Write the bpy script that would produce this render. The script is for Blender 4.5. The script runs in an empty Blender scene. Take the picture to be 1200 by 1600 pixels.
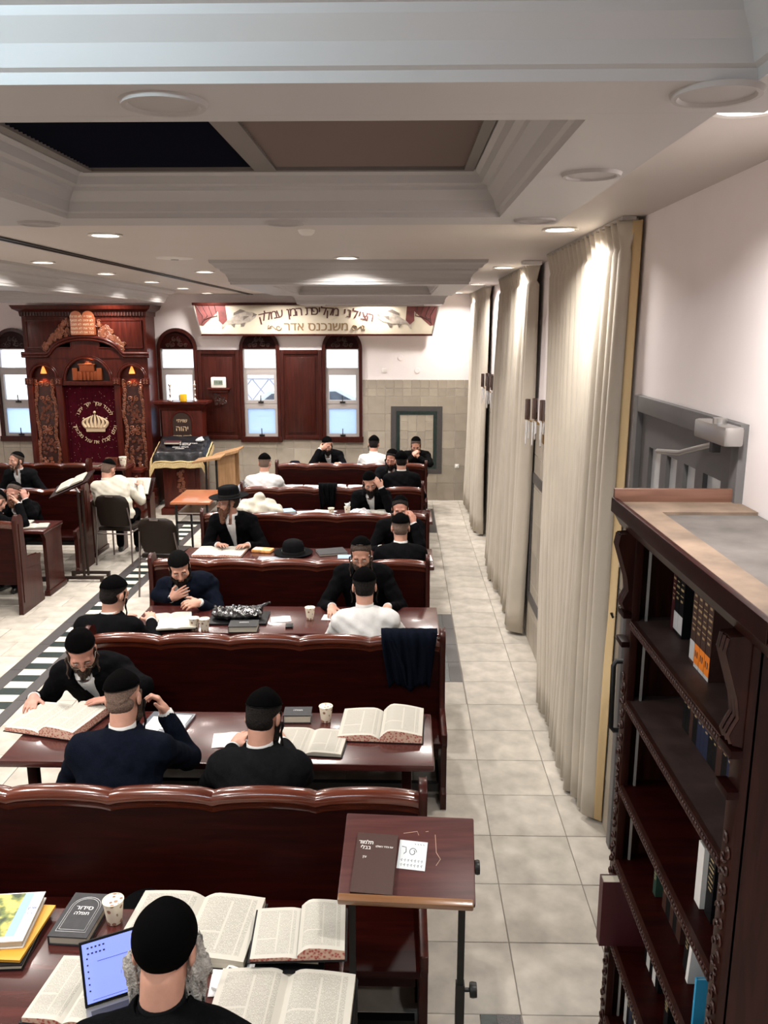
import bpy, bmesh, math, random
import numpy as np
from mathutils import Vector, Matrix
random.seed(7)
SC = bpy.context.scene
COL = SC.collection
R = math.radians

# ------------------------------------------------------------------ camera, world, exposure
cam = bpy.data.cameras.new('camera')
cam.sensor_fit = 'VERTICAL'; cam.sensor_height = 32.0; cam.lens = 26.0
cam.clip_start = 0.05; cam.clip_end = 200
camo = bpy.data.objects.new('camera', cam); COL.objects.link(camo)
camo.location = (0, 0, 2.9)
camo.rotation_euler = (R(90 - 12.45), 0, R(1.205))
SC.camera = camo

w = bpy.data.worlds.new('sky'); SC.world = w; w.use_nodes = True
bgn = w.node_tree.nodes['Background']
bgn.inputs[0].default_value = (0.80, 0.90, 1.0, 1); bgn.inputs[1].default_value = 5.5
vs = SC.view_settings
vs.view_transform = 'Standard'; vs.look = 'None'; vs.gamma = 1.0; vs.use_curve_mapping = False
vs.exposure = 0.24
LAMP_W = 40.0            # watts of one ceiling downlight
LAMP_COL = (1.0, 0.945, 0.885)

# ------------------------------------------------------------------ materials
MATS = {}
def _nt(name):
    m = bpy.data.materials.new(name); m.use_nodes = True
    nt = m.node_tree; b = nt.nodes['Principled BSDF']
    return m, nt, b
def setin(b, k, v):
    if k in b.inputs: b.inputs[k].default_value = v
def M(name, col, rough=.5, metal=0., noise=None, bump=None, coat=0., spec=.5, alpha=None, trans=0., emit=None, sheen=0., stretch=(1,1,1)):
    if name in MATS: return MATS[name]
    m, nt, b = _nt(name)
    c = (*col, 1)
    setin(b, 'Base Color', c); setin(b, 'Roughness', rough); setin(b, 'Metallic', metal)
    setin(b, 'Coat Weight', coat); setin(b, 'Coat Roughness', .08); setin(b, 'Specular IOR Level', spec)
    setin(b, 'Transmission Weight', trans); setin(b, 'Sheen Weight', sheen)
    if emit:
        setin(b, 'Emission Color', (*emit[0], 1)); setin(b, 'Emission Strength', emit[1])
    if noise or bump:
        tc = nt.nodes.new('ShaderNodeTexCoord'); mp = nt.nodes.new('ShaderNodeMapping')
        nt.links.new(tc.outputs['Object'], mp.inputs[0]); mp.inputs['Scale'].default_value = stretch
    if noise:
        sc, amt = noise
        n = nt.nodes.new('ShaderNodeTexNoise'); n.inputs['Scale'].default_value = sc; n.inputs['Detail'].default_value = 6
        nt.links.new(mp.outputs[0], n.inputs[0])
        r = nt.nodes.new('ShaderNodeValToRGB')
        r.color_ramp.elements[0].position = .3; r.color_ramp.elements[1].position = .7
        r.color_ramp.elements[0].color = (*[x*(1-amt) for x in col], 1); r.color_ramp.elements[1].color = (*[min(1, x*(1+amt)) for x in col], 1)
        nt.links.new(n.outputs[0], r.inputs[0]); nt.links.new(r.outputs[0], b.inputs['Base Color'])
    if bump:
        sc, st = bump
        n2 = nt.nodes.new('ShaderNodeTexNoise'); n2.inputs['Scale'].default_value = sc; n2.inputs['Detail'].default_value = 4
        nt.links.new(mp.outputs[0], n2.inputs[0])
        bp = nt.nodes.new('ShaderNodeBump'); bp.inputs['Strength'].default_value = st; bp.inputs['Distance'].default_value = .01
        nt.links.new(n2.outputs[0], bp.inputs['Height']); nt.links.new(bp.outputs[0], b.inputs['Normal'])
    MATS[name] = m
    return m
def wood(name, dark, light, rough=.3, coat=.5, stretch=(1.2, 14, 14), spec=.5):
    if name in MATS: return MATS[name]
    m, nt, b = _nt(name)
    tc = nt.nodes.new('ShaderNodeTexCoord'); mp = nt.nodes.new('ShaderNodeMapping'); mp.inputs['Scale'].default_value = stretch
    nt.links.new(tc.outputs['Object'], mp.inputs[0])
    n = nt.nodes.new('ShaderNodeTexNoise'); n.inputs['Scale'].default_value = 2.5; n.inputs['Detail'].default_value = 8; n.inputs['Distortion'].default_value = .6
    nt.links.new(mp.outputs[0], n.inputs[0])
    r = nt.nodes.new('ShaderNodeValToRGB'); r.color_ramp.elements[0].position = .32; r.color_ramp.elements[1].position = .72
    r.color_ramp.elements[0].color = (*dark, 1); r.color_ramp.elements[1].color = (*light, 1)
    nt.links.new(n.outputs[0], r.inputs[0]); nt.links.new(r.outputs[0], b.inputs['Base Color'])
    setin(b, 'Roughness', rough); setin(b, 'Coat Weight', coat); setin(b, 'Coat Roughness', .12); setin(b, 'Specular IOR Level', spec)
    MATS[name] = m
    return m
def emis(name, col, s):
    if name in MATS: return MATS[name]
    m, nt, b = _nt(name)
    setin(b, 'Base Color', (*col, 1)); setin(b, 'Emission Color', (*col, 1)); setin(b, 'Emission Strength', s)
    MATS[name] = m
    return m
def page_mat(name, paper=(.80, .76, .66), ink=.55, lines=26, block=0, fore=None):
    """printed page: UV.x across, UV.y up; rows of small dark marks inside margins"""
    if name in MATS: return MATS[name]
    m, nt, b = _nt(name); N = nt.nodes; L = nt.links
    tc = N.new('ShaderNodeTexCoord'); sp = N.new('ShaderNodeSeparateXYZ'); L.new(tc.outputs['UV'], sp.inputs[0])
    def math_(op, a, bb=None, c=None):
        n = N.new('ShaderNodeMath'); n.operation = op
        for i, v in enumerate((a, bb, c)):
            if v is None: continue
            if isinstance(v, (int, float)): n.inputs[i].default_value = v
            else: L.new(v, n.inputs[i])
        return n.outputs[0]
    u, v = sp.outputs[0], sp.outputs[1]
    row = math_('FRACT', math_('MULTIPLY', v, lines))
    rowm = math_('GREATER_THAN', row, .38)
    mp = N.new('ShaderNodeMapping'); mp.inputs['Scale'].default_value = (100, lines, 1)
    L.new(tc.outputs['UV'], mp.inputs[0])
    nz = N.new('ShaderNodeTexNoise'); nz.inputs['Scale'].default_value = 1.0; nz.inputs['Detail'].default_value = 1
    L.new(mp.outputs[0], nz.inputs[0])
    wordm = math_('GREATER_THAN', nz.outputs[0], .44)
    def band(x, lo, hi): return math_('MULTIPLY', math_('GREATER_THAN', x, lo), math_('LESS_THAN', x, hi))
    area = math_('MULTIPLY', band(u, .09, .90), band(v, .07, .94))
    gap = math_('MULTIPLY', band(u, .50, .535), band(v, .12, .88))
    gap2 = math_('MULTIPLY', band(v, .36, .385), band(u, .1, .5))
    keep = math_('MULTIPLY', math_('SUBTRACT', 1, gap), math_('SUBTRACT', 1, gap2))
    side = band(u, .80, .825)
    keep = math_('MULTIPLY', keep, math_('SUBTRACT', 1, side))
    msk = math_('MULTIPLY', math_('MULTIPLY', math_('MULTIPLY', rowm, wordm), area), keep)
    msk = math_('MULTIPLY', msk, ink)
    mx = N.new('ShaderNodeMix'); mx.data_type = 'RGBA'
    L.new(msk, mx.inputs[0]); mx.inputs[6].default_value = (*paper, 1); mx.inputs[7].default_value = (.10, .095, .085, 1)
    L.new(mx.outputs[2], b.inputs['Base Color']); setin(b, 'Roughness', .8); setin(b, 'Specular IOR Level', .15)
    MATS[name] = m
    return m
def edge_mat(name, c1, c2, scale=60):
    if name in MATS: return MATS[name]
    m, nt, b = _nt(name)
    tc = nt.nodes.new('ShaderNodeTexCoord'); n = nt.nodes.new('ShaderNodeTexVoronoi'); n.inputs['Scale'].default_value = scale
    nt.links.new(tc.outputs['Object'], n.inputs[0])
    r = nt.nodes.new('ShaderNodeValToRGB'); r.color_ramp.elements[0].color = (*c1, 1); r.color_ramp.elements[1].color = (*c2, 1)
    r.color_ramp.elements[0].position = .2; r.color_ramp.elements[1].position = .6
    nt.links.new(n.outputs['Distance'], r.inputs[0]); nt.links.new(r.outputs[0], b.inputs['Base Color']); setin(b, 'Roughness', .8)
    MATS[name] = m
    return m

# ------------------------------------------------------------------ mesh builder
class MB:
    def __init__(s): s.v = []; s.f = []; s.mi = []; s.uv = {}
    def add(s, vs_, fs, mi=0, uvs=None):
        o = len(s.v); s.v += [tuple(p) for p in vs_]
        for k, fc in enumerate(fs):
            if uvs is not None: s.uv[len(s.f)] = [uvs[i] for i in fc]
            s.f.append(tuple(i + o for i in fc)); s.mi.append(mi)
        return s
    def box(s, x0, x1, y0, y1, z0, z1, mi=0):
        return s.add([(x0,y0,z0),(x1,y0,z0),(x1,y1,z0),(x0,y1,z0),(x0,y0,z1),(x1,y0,z1),(x1,y1,z1),(x0,y1,z1)],
              [(3,2,1,0),(4,5,6,7),(0,1,5,4),(1,2,6,5),(2,3,7,6),(3,0,4,7)], mi)
    def cbox(s, c, size, rot=None, mi=0):
        h = [q/2 for q in size]; pts = []
        for z in (-1,1):
            for x, y in ((-1,-1),(1,-1),(1,1),(-1,1)):
                p = Vector((x*h[0], y*h[1], z*h[2]))
                if rot is not None: p = rot @ p
                pts.append(p + Vector(c))
        return s.add(pts, [(3,2,1,0),(4,5,6,7),(0,1,5,4),(1,2,6,5),(2,3,7,6),(3,0,4,7)], mi)
    def loft(s, rings, closed=True, caps=True, mi=0, uv=False):
        n = len(rings[0]); vs_ = [p for r in rings for p in r]; fs = []
        m = n if closed else n-1
        for i in range(len(rings)-1):
            for j in range(m):
                a = i*n+j; b = i*n+(j+1) % n
                fs.append((a, b, b+n, a+n))
        if caps and closed:
            fs.append(tuple(range(n-1, -1, -1))); fs.append(tuple((len(rings)-1)*n+j for j in range(n)))
        uvs = None
        if uv: uvs = [(j/(n-1), i/(len(rings)-1)) for i in range(len(rings)) for j in range(n)]
        return s.add(vs_, fs, mi, uvs)
    def tube(s, path, rad, n=8, mi=0, caps=True, closed=False):
        P = [Vector(p) for p in path]; k = len(P)
        if not isinstance(rad, (list, tuple)): rad = [rad]*k
        rings = []; up = None
        for i in range(k):
            if closed: t = P[(i+1) % k]-P[i-1]
            else: t = P[min(i+1, k-1)]-P[max(i-1, 0)]
            if t.length < 1e-9: t = Vector((0,0,1))
            t.normalize()
            if up is None: up = Vector((0,0,1)) if abs(t.z) < .9 else Vector((1,0,0))
            a = t.cross(up)
            if a.length < 1e-6: a = t.orthogonal()
            a.normalize(); b = a.cross(t); up = b
            rings.append([P[i]+(a*math.cos(q)+b*math.sin(q))*rad[i] for q in [2*math.pi*j/n for j in range(n)]])
        if closed: rings.append(rings[0]); caps = False
        return s.loft(rings, True, caps, mi)
    def lathe(s, prof, n=24, c=(0,0,0), mi=0, sx=1, sy=1):
        rings = []
        for r, z in prof:
            r = max(r, 1e-4)
            rings.append([(c[0]+r*sx*math.cos(2*math.pi*j/n), c[1]+r*sy*math.sin(2*math.pi*j/n), c[2]+z) for j in range(n)])
        return s.loft(rings, True, True, mi)
    def prism(s, poly, d0, d1, axis='y', mi=0):
        """poly: list of 2D points; extruded along axis. axis y: (x,z); x: (y,z); z: (x,y)"""
        def mk(p, d):
            if axis == 'y': return (p[0], d, p[1])
            if axis == 'x': return (d, p[0], p[1])
            return (p[0], p[1], d)
        n = len(poly)
        vs_ = [mk(p, d0) for p in poly]+[mk(p, d1) for p in poly]
        fs = [tuple(range(n)), tuple(range(2*n-1, n-1, -1))]+[(i, (i+1) % n+0, (i+1) % n+n, i+n) for i in range(n)]
        return s.add(vs_, fs, mi)
    def sphere(s, c, r, n=12, m=8, mi=0):
        if not isinstance(r, (list, tuple)): r = (r, r, r)
        rings = []
        for i in range(m+1):
            th = math.pi*i/m; th = min(max(th, .02), math.pi-.02)
            rings.append([(c[0]+r[0]*math.sin(th)*math.cos(2*math.pi*j/n), c[1]+r[1]*math.sin(th)*math.sin(2*math.pi*j/n), c[2]-r[2]*math.cos(th)) for j in range(n)])
        return s.loft(rings, True, True, mi)
    def xform(s, mat):
        s.v = [tuple(mat @ Vector(p)) for p in s.v]; return s
    def mesh(s, name, mats, smooth=None, bevel=0):
        me = bpy.data.meshes.new(name)
        me.from_pydata(s.v, [], s.f)
        if s.uv:
            ul = me.uv_layers.new(name='uv'); li = 0
            for k, p in enumerate(me.polygons):
                if k in s.uv:
                    for a, q in zip(p.loop_indices, s.uv[k]): ul.data[a].uv = q
        for m in (mats if isinstance(mats, (list, tuple)) else [mats]): me.materials.append(m)
        if any(s.mi): me.polygons.foreach_set('material_index', s.mi)
        bm = bmesh.new(); bm.from_mesh(me)
        if bevel:
            es = [e for e in bm.edges if len(e.link_faces) == 2 and e.calc_face_angle(0) > .6]
            bmesh.ops.bevel(bm, geom=es, offset=bevel, segments=2, profile=.6, affect='EDGES', clamp_overlap=True)
        bmesh.ops.recalc_face_normals(bm, faces=bm.faces)
        bm.to_mesh(me); bm.free()
        if smooth or bevel:
            me.polygons.foreach_set('use_smooth', [True]*len(me.polygons))
            me.set_sharp_from_angle(angle=R(smooth if smooth else 35))
        me.update()
        return me
    def build(s, name, mats, parent=None, loc=None, rot=None, smooth=None, bevel=0):
        return link(name, s.mesh(name, mats, smooth, bevel), parent, loc, rot)
def link(name, me, parent=None, loc=None, rot=None):
    o = bpy.data.objects.new(name, me); COL.objects.link(o)
    if parent is not None: o.parent = parent
    if loc is not None: o.location = loc
    if rot is not None: o.rotation_euler = rot
    return o
def tag(o, label, cat=None, group=None, kind=None):
    o['label'] = label
    if cat: o['category'] = cat
    if group: o['group'] = group
    if kind: o['kind'] = kind
    return o
def thing(name, label, cat, loc=(0,0,0), rz=0, group=None):
    o = bpy.data.objects.new(name, None); COL.objects.link(o)
    o.location = loc; o.rotation_euler = (0, 0, rz); o.empty_display_size = .1
    return tag(o, label, cat, group)
def struct(o):
    o['kind'] = 'structure'; return o
def copy_tree(o, parent=None):
    c = o.copy(); COL.objects.link(c)
    if parent is not None: c.parent = parent
    for ch in list(o.children): copy_tree(ch, c)
    return c

def glyph_outline(s, size, rtl=True):
    """closed outlines of a line of lettering, as polylines"""
    c = bpy.data.curves.new('lettering', 'FONT')
    c.body = s[::-1] if rtl else s
    c.size = size; c.fill_mode = 'NONE'; c.align_x = 'CENTER'; c.align_y = 'CENTER'; c.resolution_u = 4
    o = bpy.data.objects.new('lettering', c); COL.objects.link(o)
    dg = bpy.context.evaluated_depsgraph_get()
    me = bpy.data.meshes.new_from_object(o.evaluated_get(dg))
    P = [(v.co.x, v.co.y) for v in me.vertices]; E = [tuple(e.vertices) for e in me.edges]
    bpy.data.objects.remove(o); bpy.data.curves.remove(c); bpy.data.meshes.remove(me)
    n = len(P); lab = list(range(n))
    def find(a):
        while lab[a] != a: lab[a] = lab[lab[a]]; a = lab[a]
        return a
    for a, b in E: lab[find(a)] = find(b)
    loops = {}
    for k in range(n): loops.setdefault(find(k), []).append(k)
    return [[P[k] for k in L] for L in loops.values() if len(L) > 2]
def fill_spans(loops, y):
    X = []
    for L in loops:
        for k in range(len(L)):
            (x0, y0), (x1, y1) = L[k-1], L[k]
            if (y0 <= y) != (y1 <= y): X.append((x0+(x1-x0)*(y-y0)/(y1-y0), 1 if y1 > y0 else -1))
    X.sort(); out = []; wd = 0
    for x, d in X:
        if wd == 0: st = x
        wd += d
        if wd == 0 and x-st > 1e-6: out.append((st, x))
    return out
def text_faces(s, size, bold):
    loops = glyph_outline(s, size); v = []; f = []
    if not loops: return v, f
    ya = min(p[1] for L in loops for p in L); yb = max(p[1] for L in loops for p in L)
    n = 44; dy = (yb-ya)/n; e = dy*.02
    for k in range(n):
        y0, y1 = ya+k*dy, ya+(k+1)*dy
        A, B = fill_spans(loops, y0+e), fill_spans(loops, y1-e)
        if len(A) != len(B) or any(a[1] < b[0] or b[1] < a[0] for a, b in zip(A, B)): A = B = fill_spans(loops, (y0+y1)/2)
        for (a0, a1), (b0, b1) in zip(A, B):
            o = len(v); v += [(a0-bold, y0, 0), (a1+bold, y0, 0), (b1+bold, y1, 0), (b0-bold, y1, 0)]; f.append((o, o+1, o+2, o+3))
    return v, f
_glyph = {}
def lettering(lines, mat, parent, name='lettering', extrude=.001):
    """lines: list of (string, size, Matrix, bold). Joined into one flat print mesh."""
    v = []; f = []
    for s, size, mx, bold in lines:
        key = (s, size, bold)
        if key not in _glyph: _glyph[key] = text_faces(s, size, bold)
        vv, ff = _glyph[key]; o = len(v)
        v += [tuple(mx @ Vector((q[0], q[1], extrude))) for q in vv]; f += [tuple(i+o for i in t) for t in ff]
    me = bpy.data.meshes.new(name); me.from_pydata(v, [], f); me.materials.append(mat)
    o = link(name, me, parent); o['kind'] = 'stuff'; return o
def FR(x, y, z, a=0.):
    """text frame facing -Y (towards the camera) at x,y,z, turned by a in its plane"""
    return Matrix.Translation((x, y, z)) @ Matrix.Rotation(R(90), 4, 'X') @ Matrix.Rotation(a, 4, 'Z')
# ------------------------------------------------------------------ smooth solid modelling on a grid (one continuous surface)
class Field:
    def __init__(s, lo, hi, h):
        s.h = h; s.lo = np.array(lo, float)
        s.n = [int(math.ceil((hi[i]-lo[i])/h))+1 for i in range(3)]
        s.ax = [(s.lo[i]+h*np.arange(s.n[i])).astype(np.float32) for i in range(3)]
        s.F = np.full(s.n, .5, np.float32)
    def sl(s, lo, hi, pad):
        out = []
        for i in range(3):
            a = int(max(0, math.floor((lo[i]-pad-s.lo[i])/s.h))); b = int(min(s.n[i], math.ceil((hi[i]+pad-s.lo[i])/s.h)+1))
            if b <= a: return None
            out.append(slice(a, b))
        return tuple(out)
    def grid(s, q):
        return s.ax[0][q[0]][:, None, None], s.ax[1][q[1]][None, :, None], s.ax[2][q[2]][None, None, :]
    def comb(s, q, d, k, sub=False):
        A = s.F[q]
        if sub:
            d = -d
            if k > 0:
                hh = np.maximum(k-np.abs(A-d), 0)/k; s.F[q] = np.maximum(A, d)+hh*hh*k*.25
            else: s.F[q] = np.maximum(A, d)
        else:
            if k > 0:
                hh = np.maximum(k-np.abs(A-d), 0)/k; s.F[q] = np.minimum(A, d)-hh*hh*k*.25
            else: s.F[q] = np.minimum(A, d)
    def cap(s, a, b, ra, rb=None, k=.02, sub=False):
        rb = ra if rb is None else rb
        a = np.array(a, float); b = np.array(b, float); r = max(ra, rb)
        q = s.sl(np.minimum(a, b)-r, np.maximum(a, b)+r, k+3*s.h)
        if q is None: return s
        X, Y, Z = s.grid(q); ba = b-a; L2 = float(ba@ba)+1e-12
        t = np.clip(((X-a[0])*ba[0]+(Y-a[1])*ba[1]+(Z-a[2])*ba[2])/L2, 0, 1)
        d = np.sqrt((X-a[0]-ba[0]*t)**2+(Y-a[1]-ba[1]*t)**2+(Z-a[2]-ba[2]*t)**2)-(ra+(rb-ra)*t)
        s.comb(q, d.astype(np.float32), k, sub); return s
    def ell(s, c, r, B, k=.02, sub=False, cut=None):
        """ellipsoid, centre c, radii r along the rows of B (3 unit vectors); cut(u,v,w) -> extra distance"""
        c = np.array(c, float); r = np.array(r, float); B = np.array(B, float)
        ext = np.sqrt(((B*r[:, None])**2).sum(0))
        q = s.sl(c-ext, c+ext, k+3*s.h)
        if q is None: return s
        X, Y, Z = s.grid(q); X = X-c[0]; Y = Y-c[1]; Z = Z-c[2]
        u = X*B[0,0]+Y*B[0,1]+Z*B[0,2]; v = X*B[1,0]+Y*B[1,1]+Z*B[1,2]; w_ = X*B[2,0]+Y*B[2,1]+Z*B[2,2]
        k0 = np.sqrt((u/r[0])**2+(v/r[1])**2+(w_/r[2])**2); k1 = np.sqrt((u/r[0]**2)**2+(v/r[1]**2)**2+(w_/r[2]**2)**2)+1e-6
        d = k0*(k0-1)/k1
        if cut is not None: d = np.maximum(d, cut(u, v, w_))
        s.comb(q, d.astype(np.float32), k, sub); return s
    def warp(s, fn):
        X, Y, Z = s.grid((slice(None),)*3); s.F += fn(X, Y, Z).astype(np.float32); return s
    def inter(s, fn):
        X, Y, Z = s.grid((slice(None),)*3); s.F = np.maximum(s.F, fn(X, Y, Z).astype(np.float32)); return s
    def surf(s):
        F = s.F; F[0] = F[-1] = .5; F[:, 0] = F[:, -1] = .5; F[:, :, 0] = F[:, :, -1] = .5
        S = F < 0; nx, ny, nz = F.shape
        c = np.zeros((nx-1, ny-1, nz-1), np.int8)
        for dx in (0,1):
            for dy in (0,1):
                for dz in (0,1): c += S[dx:nx-1+dx, dy:ny-1+dy, dz:nz-1+dz]
        act = np.argwhere((c > 0) & (c < 8)); n = len(act)
        if n == 0: return np.zeros((0,3)), np.zeros((0,4), int)
        idx = np.full(c.shape, -1, np.int64); idx[act[:,0], act[:,1], act[:,2]] = np.arange(n)
        P = np.zeros((n,3)); W = np.zeros(n)
        cor = [(0,0,0),(1,0,0),(0,1,0),(1,1,0),(0,0,1),(1,0,1),(0,1,1),(1,1,1)]
        val = [F[act[:,0]+a, act[:,1]+b, act[:,2]+d] for a, b, d in cor]
        for i, j in ((0,1),(2,3),(4,5),(6,7),(0,2),(1,3),(4,6),(5,7),(0,4),(1,5),(2,6),(3,7)):
            m = (val[i] < 0) != (val[j] < 0)
            t = np.where(m, val[i]/np.where(m, val[i]-val[j], 1), 0)
            a = np.array(cor[i], float); b = np.array(cor[j], float)
            P += m[:, None]*(a+(b-a)*t[:, None]); W += m
        V = s.lo+s.h*(act+P/W[:, None])
        Q = []
        for ax in range(3):
            sh = [slice(0, d) for d in F.shape]; s0 = list(sh); s1 = list(sh)
            s0[ax] = slice(0, F.shape[ax]-1); s1[ax] = slice(1, F.shape[ax])
            a0 = S[tuple(s0)]; a1 = S[tuple(s1)]
            E = np.argwhere(a0 != a1)
            o1, o2 = [(1,2),(2,0),(0,1)][ax]
            ok = (E[:,o1] > 0) & (E[:,o2] > 0) & (E[:,o1] < F.shape[o1]-1) & (E[:,o2] < F.shape[o2]-1)
            E = E[ok]
            if len(E) == 0: continue
            def g(d1, d2):
                e = E.copy(); e[:,o1] -= d1; e[:,o2] -= d2
                return idx[e[:,0], e[:,1], e[:,2]]
            q = np.stack([g(1,1), g(0,1), g(0,0), g(1,0)], 1)
            fl = ~a0[E[:,0], E[:,1], E[:,2]]
            q[fl] = q[fl][:, ::-1]
            Q.append(q)
        return V, np.concatenate(Q)
    def build(s, name, mat, parent, org=(0,0,0), smooth_it=1, rot=None):
        V, Q = s.surf()
        if smooth_it and len(V):
            for _ in range(smooth_it):
                acc = np.zeros_like(V); cnt = np.zeros(len(V))
                for a, b in ((0,1),(1,2),(2,3),(3,0)):
                    np.add.at(acc, Q[:,a], V[Q[:,b]]); np.add.at(acc, Q[:,b], V[Q[:,a]])
                    np.add.at(cnt, Q[:,a], 1); np.add.at(cnt, Q[:,b], 1)
                V = V*.5+.5*acc/np.maximum(cnt, 1)[:, None]
        V = V-np.array(org, float)
        me = bpy.data.meshes.new(name)
        me.vertices.add(len(V)); me.vertices.foreach_set('co', V.astype(np.float32).ravel())
        me.loops.add(len(Q)*4); me.loops.foreach_set('vertex_index', Q.astype(np.int32).ravel())
        me.polygons.add(len(Q)); me.polygons.foreach_set('loop_start', np.arange(0, len(Q)*4, 4, dtype=np.int32))
        me.polygons.foreach_set('use_smooth', np.ones(len(Q), bool))
        me.update(calc_edges=True); me.materials.append(mat)
        return link(name, me, parent)

# ------------------------------------------------------------------ people
def V3(*a): return np.array(a, float)
def nrm(v): return v/(np.linalg.norm(v)+1e-9)
UPV = V3(0,0,1)
SKIN = [M('skin_light', (.47,.245,.175), .55, noise=(30,.08)), M('skin_rosy', (.43,.205,.150), .55, noise=(30,.08)), M('skin_tan', (.38,.20,.135), .55, noise=(30,.08))]
CLOTH = {'black': M('black_wool', (.0030,.0030,.0036), .9, noise=(60,.25), bump=(220,.25), spec=.03),
         'navy': M('navy_wool', (.0038,.0053,.0105), .9, noise=(60,.2), bump=(220,.25), spec=.03),
         'charcoal': M('charcoal_wool', (.0062,.0065,.0075), .9, noise=(60,.2), bump=(220,.25), spec=.03),
         'white': M('white_cotton', (.58,.58,.575), .8, noise=(25,.05), bump=(90,.15), spec=.2),
         'cream': M('cream_cotton', (.52,.49,.41), .8, noise=(25,.05), bump=(90,.15), spec=.2),
         'knit': M('black_knit', (.0035,.0035,.0035), .9, bump=(160,.5), spec=.03)}
HAIR = {'black': M('black_hair', (.008,.006,.0055), .7, spec=.15, noise=(80,.5), bump=(150,.8)), 'brown': M('brown_hair', (.035,.018,.010), .6, noise=(80,.5), bump=(150,.8)),
        'ginger': M('ginger_hair', (.10,.035,.014), .65, noise=(80,.4), bump=(150,.8)), 'grey': M('grey_hair', (.36,.34,.31), .7, noise=(90,.3), bump=(140,1.0)),
        'cropped': M('cropped_hair', (.12,.075,.055), .75, noise=(140,.4), bump=(260,.5))}
VELVET = M('black_velvet', (.0018,.0017,.0018), .95, bump=(400,.2), spec=.02)
FELT = M('black_felt', (.0032,.0032,.0038), .85, bump=(300,.2), spec=.05)
WIRE = M('spectacle_wire', (.35,.30,.25), .3, metal=.9)
EYE = M('eye_white', (.62,.58,.55), .3); IRIS = M('eye_dark', (.03,.018,.012), .2)
SHOE = M('black_leather', (.008,.008,.008), .35, coat=.3)

def ik(S, T, l1, l2, pole):
    d = T-S; L = np.linalg.norm(d); L = max(L, .12)
    dirv = d/L
    if L > (l1+l2)*.985: T = S+dirv*(l1+l2)*.985; L = (l1+l2)*.985
    a = (l1*l1-l2*l2+L*L)/(2*L); h = math.sqrt(max(l1*l1-a*a, 0))
    p = pole-dirv*(pole@dirv); p = nrm(p)
    return S+dirv*a+p*h, T

def hand(F, wr, d, n, curl=.4, spread=.25, side=1, s=1.0, k=.006, thumb=.8):
    """palm leaves wrist wr along d, palm faces n; side=+1: thumb on +t where t=n x d"""
    d = nrm(d); n = nrm(n-d*(n@d)); t = np.cross(n, d)*side
    pc = wr+d*.05*s
    F.ell(pc, (.050*s, .040*s, .0145*s), [d, t, n], k=.012)
    F.cap(wr-d*.02*s, wr+d*.03*s, .027*s, .024*s, k=.02)
    kn = wr+d*.088*s
    for i, (off, ln) in enumerate(((.029, .078), (.010, .088), (-.010, .082), (-.028, .064))):
        base = kn+t*off*s*1.02+d*(-.012 if i == 3 else 0)*s
        fd = nrm(d+t*off*spread*9)
        p = base; ang = curl*.6
        for j, fr in enumerate((.45, .32, .23)):
            q = p+(fd*math.cos(ang)+n*math.sin(ang))*ln*s*fr
            F.cap(p, q, (.0092-.0009*j)*s, (.0086-.0012*j)*s, k=k*.5 if j else .008)
            p = q; ang += curl*(.8 if j == 0 else .5)
    tb = wr+d*.028*s+t*.030*s
    td = nrm(d*.75+t*thumb+n*.25); q = tb+td*.042*s
    F.cap(wr+d*.015*s+t*.012*s, tb, .016*s, .013*s, k=.012); F.cap(tb, q, .012*s, .0105*s, k=.008)
    td2 = nrm(d*1.0+t*thumb*.35+n*.3); F.cap(q, q+td2*.03*s, .0105*s, .0085*s, k=.004)

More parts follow.
